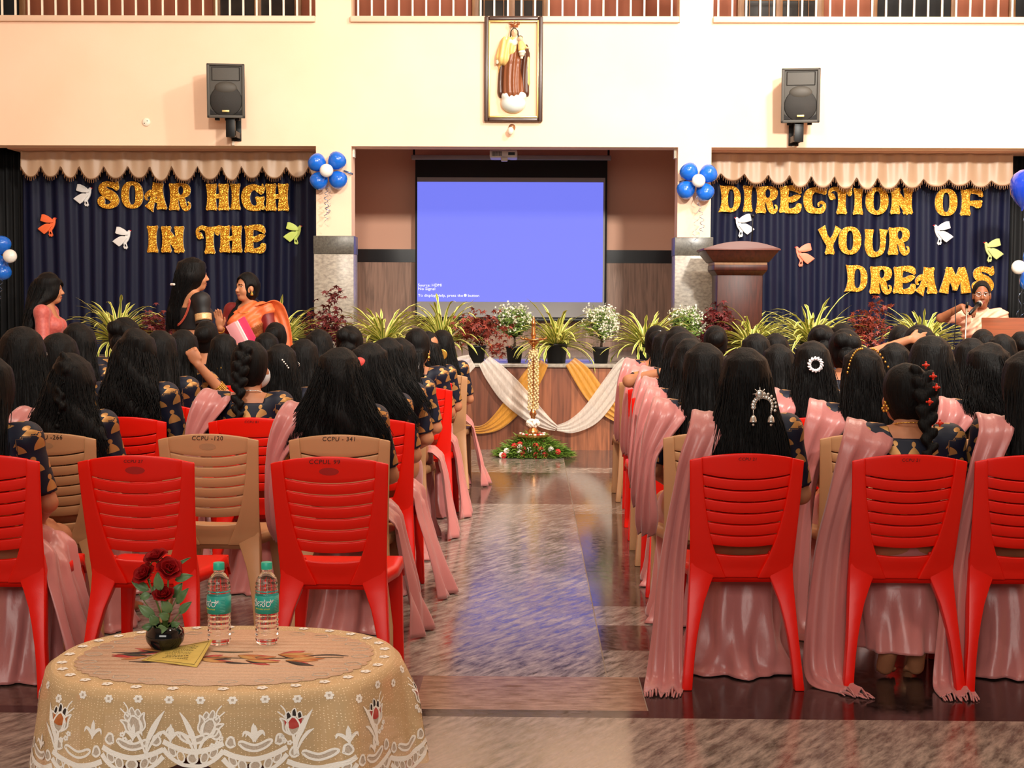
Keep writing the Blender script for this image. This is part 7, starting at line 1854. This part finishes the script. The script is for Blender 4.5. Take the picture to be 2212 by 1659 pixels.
for i in range(-5, 6):
    hm = lambda t: -hem(t / 100) * 100
    cx = W_ * i; base = -ltheta(ang(cx / 100)) * 100
    # scallop: arched band, fan of petals, lozenge at the notch
    white.append(tr([sstroke([(-W_ * .45, 4.6, 1.0), (-W_ * .27, 3.6, 1.0), (0, 2.9, 1.0), (W_ * .27, 3.6, 1.0), (W_ * .45, 4.6, 1.0)])], cx, base, 1.12, 1.25))
    white.append(tr([sstroke([(-W_ * .45, 3.1, 1.0), (-W_ * .34, 1.6, .8), (-W_ * .17, .35, .7), (0, .15, .7), (W_ * .17, .35, .7), (W_ * .34, 1.6, .8), (W_ * .45, 3.1, 1.0)])], cx, base + .25, 1.12, 1.25))
    for k, (px, py, rx, ry, rr) in enumerate([(0, 1.75, 1.15, 1.05, 0), (-2.3, 2.0, .8, 1.2, .35), (2.3, 2.0, .8, 1.2, -.35), (-4.0, 2.9, .65, 1.15, .6), (4.0, 2.9, .65, 1.15, -.6)]):
        white.append(tr([ell_loop(0, 0, rx, ry, 20), ell_loop(0, 0, rx * .68, ry * .70, 16)], cx + px * W_ / 11.5, base + py * 1.22, 1.2, 1.25, rr)); fillb.append(tr([ell_loop(0, 0, rx * .7, ry * .72, 16)], cx + px * W_ / 11.5, base + py * 1.22, 1.2, 1.25, rr))
    for pts in ([(-3.2, 5.9), (-2.0, 4.9), (0, 4.4), (2.0, 4.9), (3.2, 5.9), (2.6, 6.3), (0, 5.5), (-2.6, 6.3)],):
        white.append(tr([outline(pts, .45)], cx, base, 1.12, 1.25)); fillb.append(tr([crom(pts, 3, True)], cx, base, 1.12, 1.25))
    for s_ in (-1, 1):
        pts = [(s_ * 3.9, 5.6), (s_ * 4.2, 6.9), (s_ * 5.0, 7.1), (s_ * 5.6, 6.0), (s_ * 4.8, 5.3)]; white.append(tr([outline(pts, .4)], cx, base, 1.12, 1.25)); fillb.append(tr([crom(pts, 3, True)], cx, base, 1.12, 1.25))
    if i % 2: fleur(cx + W_ * .5 if False else cx, base + 9.4, .72)
tulip(-13.5, -8.0, None, 1, .92); tulip(3.6, -8.2, None, -1, .92); tulip(22.0, -8.6, 'red', 1, .9); tulip(-33, -9.5, 'orange', -1, .95); tulip(43, -10.0, 'red', -1, .95); tulip(63, -10.5, 'red', 1, .95); tulip(-56, -10.5, 'orange', 1, .95)
fleur(-5.2, -10.2, .8); fleur(13.3, -10.0, .8); fleur(-23.5, -10.4, .8); fleur(33, -12, .8)
for i in range(-13, 14): flower5(i * 7.2 + 1.5, -2.2 - 2.6 * min(1, (abs(i) / 5) ** 3) * (.4 + .6 * (i % 2)), .82)
lay('lace_filling', fillb, m_fill, .0009); lay('lace_embroidery', white, m_thread, .0017); lay('lace_dark_pattern', backs, m_dp, .0012)
lay('lace_red_pattern', tips['red'], m_rp, .0013); lay('lace_orange_pattern', tips['orange'], m_op, .0013)
# the top: a scalloped pink-beige field with a printed spray
def flat_mesh(name, shapes, m, z):
    mi = cmi(m)
    for i, loops in enumerate(shapes): CB.poly([[(x, y) for x, y in l] for l in loops], z + 4e-6 * i, z + .0004 + 4e-6 * i, lambda x, y, zz: (x, zz, y), mi)
ns = 46; o_ = []
for i in range(ns * 8):
    a = 2 * pi * i / (ns * 8); x, y = sup(a, TA - .052, TB - .052); q = 1 - .026 * (1 - abs(sin(a * ns / 2))); o_.append((x * q, y * q))
flat_mesh('top_field', [[o_]], m_toplace, TZ + .0052)
wv = []
for i in range(26):
    a = 2 * pi * i / 26; x, y = sup(a, TA - .085, TB - .085); wv.append([outline([(x + .022 * cos(a + k), y + .016 * sin(a + k)) for k in (0, 1.5, 3.0, 4.6)], .0035)])
for i in range(30):
    a = 2 * pi * i / 30; x, y = sup(a, TA - .024, TB - .024)
    for k in range(5): wv.append([ell_loop(x + .008 * cos(k * 1.257), y + .008 * sin(k * 1.257), .006, .006, 8)])
flat_mesh('top_edging', wv[:26], m_fill, TZ + .0058); flat_mesh('edge_flowers', wv[26:], m_thread, TZ + .0058)
R3 = random.Random(8); pr = {'r': [], 'd': [], 'o': [], 'g': [], 'y': []}
for cx, cy, dr in [(-.06, -.035, 1), (.03, .0, 1), (.06, -.05, 1), (.13, .01, 1), (.16, -.05, 1), (-.20, -.02, -1), (-.17, .03, -1)]:
    for k in range(6):
        a = (0 if dr > 0 else pi) + R3.uniform(-.75, .75); ln = R3.uniform(.06, .10); ck = ('r', 'o', 'y', 'r', 'o', 'd')[k] if dr > 0 else ('r', 'd', 'r', 'd', 'r', 'o')[k]
        pr[ck].append([sstroke([(cx, cy, .004), (cx + cos(a) * ln * .5, cy + sin(a) * ln * .5, .024), (cx + cos(a) * ln, cy + sin(a) * ln * .8, .002)])])
for pts in ([(-.30, .02, .002), (-.24, .012, .010), (-.20, .014, .002)], [(-.02, -.055, .002), (.03, -.075, .014), (.08, -.082, .003)], [(.20, .0, .003), (.26, .012, .010), (.31, .002, .002)], [(-.14, -.06, .002), (-.18, -.075, .012), (-.23, -.07, .002)]): pr['d'].append([sstroke(pts)])
for pts in ([(-.28, .0, .003), (-.1, -.02, .005), (.1, -.03, .005), (.3, -.01, .003)], [(-.05, .04, .002), (.0, .03, .01), (.06, .035, .002)]): pr['g'].append([sstroke(pts)])
for k_, m_ in (('r', m_rp), ('d', m_dp), ('o', m_op), ('g', m_gp), ('y', m_yp)): flat_mesh('printed_flower', pr[k_], m_, TZ + .0060 + .0002 * 'rdogy'.index(k_))

cl = CB.build('tablecloth', CMATS, smooth=True); cl.location = TC
tag(cl, 'sheer tan lace tablecloth with white tulips and scalloped hem on the oval table', 'tablecloth')

# ---- bottles
m_pet = mat('clear_plastic', (1, 1, 1, 1), .02, trans=1., ior=1.30, spec=.5); m_teal = mat('teal_plastic', S(40, 176, 148), .4); m_tlab = mat('teal_label', S(26, 160, 146), .4, noise=(90, S(30, 150, 136))); m_lw = mat('label_white', S(236, 238, 236), .5); m_ly = mat('label_yellow', S(216, 210, 60), .5); m_ls = mat('label_small_print', S(150, 214, 204), .5); m_lk = mat('label_shadow', S(20, 50, 50), .5)
def bottle(px, py, rz, label):
    q = PZ(px, py, TZ + .008); t = thing('water_bottle', label, 'bottle', (q.x, q.y, TZ + .0075), rz, 'water bottles')
    R = .0305; pr = [(0, .004), (.012, .003), (.022, 0), (.027, .003)]
    z = .006
    while z < .080: k = z / .0125; pr.append((R - .0016 * (.5 - .5 * cos(2 * pi * k)), z)); z += .0021
    pr += [(R - .0008, .082), (R - .0008, .131), (R, .134)]
    z = .135
    while z < .160: k = z / .010; pr.append((R - .0014 * (.5 - .5 * cos(2 * pi * k)) - (z - .135) * .04, z)); z += .002
    pr += [(.0285, .163), (.025, .174), (.019, .183), (.0140, .188), (.0128, .192), (.0128, .1935), (.0155, .1945), (.0155, .1965), (.0125, .1975), (.012, .199), (0, .199)]
    o = MB().lathe(pr, n=48).build('bottle_body', m_pet, t, smooth=True)
    MB().lathe([(.0142, .1972), (.0146, .199), (.0146, .2135), (.0135, .2155), (0, .216)], n=36).build('cap', m_teal, t, smooth=True, split=50)
    b = MB(); RL = R + .0004
    b.grid(48, 1, lambda u, v: (RL * cos(2 * pi * u), RL * sin(2 * pi * u), .084 + .046 * v), wrap=True); lb = b.build('label', m_tlab, t, smooth=True, solid=.0004, offset=1)
    def wrap(me, name, m, z0, a0, r=RL + .0010):
        for v in me.vertices:
            a = a0 + v.co.x / RL; rr = r + v.co.z; v.co = (rr * cos(a), rr * sin(a), z0 + v.co.y)
        return attach(me, name, lb)
    for nm, m_, dr, dx in (('word_shadow', m_lk, .0008, .0007), ('word', m_lw, .0013, 0)):
        me = text_mesh('\u0CA8\u0CC7\u0CB8\u0CB0\u0CCD', .0215, .0001, .08, mat_=m_)
        for v in me.vertices: v.co.y *= 1.15; v.co.x = v.co.x * 1.0 + dx; v.co.y -= dx
        wrap(me, nm, m_, .1035, -pi / 2, RL + dr)
    me = text_mesh('\u0CA8\u0CC0\u0CB0\u0CC1 \u0CB8\u0CB9\u0C9C \u0C9C\u0CC0\u0CB5\u0CA8', .0050, .0001, mat_=m_ly); wrap(me, 'tagline', m_ly, .0955, -pi / 2)
    b = MB(); r_ = random.Random(3)
    for i in range(9):
        z = .090 + .0040 * i; w = r_.uniform(.011, .017)
        for s_ in (0, 1):
            b.grid(6, 1, lambda u, v: (RL + .0010, (u - .5) * w + s_ * .0, z + .0011 * v))
    o = None
    for v_ in range(len(b.v)):
        x, y, z = b.v[v_]; a = -pi / 2 + 1.32 + y / RL; b.v[v_] = (x * cos(a), x * sin(a), z)
    b.build('small_print', m_ls, lb)
    return t
bottle(474, 1390, radians(-46), 'water bottle nearer the vase of roses, its label turned away to the left')
bottle(577, 1389, radians(-14), 'water bottle on the right, its white lettering facing forward')
# ---- vase with roses
q = PZ(357, 1402, TZ + .006); m_vase = mat('black_glazed_ceramic', S(12, 11, 13), .07, spec=.6)
vs = thing('vase', 'small round glossy black vase holding the red roses', 'vase', (q.x, q.y, TZ + .0064))
MB().lathe([(0, .001), (.026, 0), (.036, .006), (.047, .022), (.0495, .036), (.046, .050), (.036, .060), (.0335, .062), (.0325, .060), (.040, .046), (.043, .034), (.036, .016), (0, .012)], n=48).build('bowl', m_vase, vs, smooth=True)
MB().lathe([(0, .0), (.0315, .0)], (0, 0, .056), n=24).build('filling', m_soil, vs)
m_rose = mat('red_rose_petal', S(146, 6, 10), .65, spec=.12, noise=(40, S(112, 3, 7))); m_rleaf = mat('rose_leaf', S(74, 106, 62), .45, noise=(30, S(104, 132, 88))); m_stemg = mat('green_stem', S(84, 104, 44), .5)
bq = thing('rose_bouquet', 'four artificial red roses with green leaves in the black vase', 'flowers', (q.x, q.y, TZ + .0064))
k_ = q.y / FPX
def lp(px, py, dy=0.): return Vector(((px - 357) * k_, dy, (1402 - py) * k_ * 1.0))
def rose(c, s, tilt, seed):
    r = random.Random(seed); b = MB(); M = Euler(tilt).to_matrix()
    for ring, (nn, r0, h, flare) in enumerate([(3, .005, .023, .0), (3, .010, .025, .06), (4, .015, .025, .22), (5, .0195, .021, .55)]):
        for j in range(nn):
            a0 = 2 * pi * j / nn + ring * .7 + r.uniform(-.15, .15); wd = 2 * pi / nn * .95
            def fn(u, v, a0=a0, wd=wd, r0=r0, h=h, flare=flare, ring=ring):
                a = a0 + (u - .5) * 2 * wd * .62; e = 1 - (2 * u - 1) ** 2; rr = r0 * (.35 + .65 * min(1, v * 1.6)) + flare * .016 * v ** 2.2 + (.004 * v ** 4 if ring > 1 else 0)
                z = h * v * (.72 + .28 * e) - (.006 * v ** 6 * flare); rr += .002 * sin(u * 9 + seed) * v
                return M @ Vector((rr * cos(a), rr * sin(a), z)) * s + c
            b.grid(8, 7, fn)
    o = b.build('rose', m_rose, bq, smooth=True, solid=.0007)
    cb = MB()
    for j in range(5):
        a = 2 * pi * j / 5; cb.tube([c + M @ Vector((0, 0, -.002)) * s, c + M @ Vector((.014 * cos(a), .014 * sin(a), .004)) * s, c + M @ Vector((.024 * cos(a), .024 * sin(a), -.004)) * s], [.004, .0045, .0008], 5, flat=.4)
    cb.ball(c + M @ Vector((0, 0, -.001)) * s, .006, 8); cb.build('sepals', m_stemg, o, smooth=True)
RS = [((341, 1206), .98, (.35, -.25, 0), 1), ((368, 1228), 1.02, (.75, .5, 0), 2), ((318, 1242), 1.0, (.65, -.55, 0), 3), ((357, 1286), .88, (.55, .05, 0), 4)]
sb_ = MB()
for (pp, s, tl, sd) in RS:
    c = lp(*pp, dy=-.01 if sd in (2, 4) else .0); rose(c, s, tl, sd)
    sb_.tube([Vector((.004 * (sd - 2), 0, .05)), Vector((c.x * .45, .004, .06 + (c.z - .06) * .45)), c], [.0026, .0024, .0022], 7)
for pp in ((300, 1280), (395, 1262), (390, 1330), (320, 1330), (405, 1300), (325, 1365)): c = lp(*pp); sb_.tube([Vector((0, 0, .05)), Vector((c.x * .35, -.004, c.z * .6)), c], [.0018, .0016, .0012], 6)
sb_.build('stem', m_stemg, bq, smooth=True)
def rleaf(p0, p1, w, dy=0., tw=0.):
    a, c = lp(*p0), lp(*p1); a.y += dy; c.y += dy * 1.5; d = c - a; ln = d.length; d.normalize(); s = d.cross(Vector((sin(tw), -1, .4))).normalized(); nrm = s.cross(d)
    b = MB(); b.grid(6, 10, lambda u, v: a + d * ln * v + s * (2 * u - 1) * w * sin(pi * v ** .8) ** .85 * .5 + nrm * (.0035 * abs(2 * u - 1) - .006 * (2 * v - 1) ** 2)); b.build('leaf', m_rleaf, bq, smooth=True, solid=.0006)
for p0, p1, w, dy in [((322, 1272), (284, 1252), .024, .0), ((325, 1280), (303, 1290), .022, -.004), ((352, 1270), (348, 1228), .026, -.022), ((381, 1247), (421, 1236), .022, -.01), ((372, 1225), (412, 1200), .010, .005), ((384, 1300), (412, 1264), .022, -.012), ((375, 1318), (357, 1288), .028, -.02), ((388, 1322), (416, 1296), .022, -.004), ((337, 1330), (303, 1302), .026, -.012), ((345, 1345), (330, 1322), .026, -.018), ((372, 1330), (352, 1318), .022, -.024), ((334, 1352), (308, 1352), .020, -.008), ((345, 1356), (370, 1348), .026, -.03), ((372, 1352), (392, 1342), .022, -.01), ((340, 1290), (330, 1262), .024, .008), ((372, 1290), (392, 1258), .026, .01)]: rleaf(p0, p1, w, dy)
# ---- programme card
a, b1, c1, d1 = PZ(305, 1422, TZ + .009), PZ(398, 1388, TZ + .009), PZ(450, 1392, TZ + .009), PZ(425, 1441, TZ + .009)
m_card = mat('yellow_card', S(214, 184, 92), .7, noise=(30, S(206, 174, 82))); m_cardink = mat('card_ink', S(92, 76, 40), .8)
cA, cB, cC, cD = PZ(305, 1426, TZ + .008), PZ(358, 1402, TZ + .008), PZ(460, 1386, TZ + .020), PZ(425, 1441, TZ + .008)
cd = thing('programme_card', 'yellow printed programme card lying beside the vase', 'card', cA)
def cp(u, v, o=0.):
    p = (cA * (1 - u) + cD * u) * (1 - v) + (cB * (1 - u) + cC * u) * v; p = p.copy(); p.z += .005 * (u * v) ** 2 * 4 * .3 + o + .0015 * sin(pi * u); return p - cA
MB().grid(12, 8, lambda u, v: cp(u, v)).build('sheet', m_card, cd, smooth=True, solid=.0008)
ib = MB(); r_ = random.Random(6)
for (u0, v0, u1, v1) in ((.07, .06, .93, .06), (.07, .94, .93, .94), (.07, .06, .07, .94), (.93, .06, .93, .94)):
    ib.grid(10, 1, lambda u, v: cp(u0 + (u1 - u0) * u + (.007 * v if u0 == u1 else 0), v0 + (v1 - v0) * u + (.012 * v if v0 == v1 else 0), .0007))
ib.build('border_line', m_cardink, cd)
ib = MB()
for i in range(9):
    v0 = .84 - .075 * i; u = .5 - r_.uniform(.15, .3)
    while u < (.72 if i else .66):
        w = r_.uniform(.02, .05); ib.grid(2, 1, lambda a_, b_2: cp(u + w * a_, v0 + .016 * b_2, .0008)); u += w + .012
ib.build('printed_lines', m_cardink, cd)
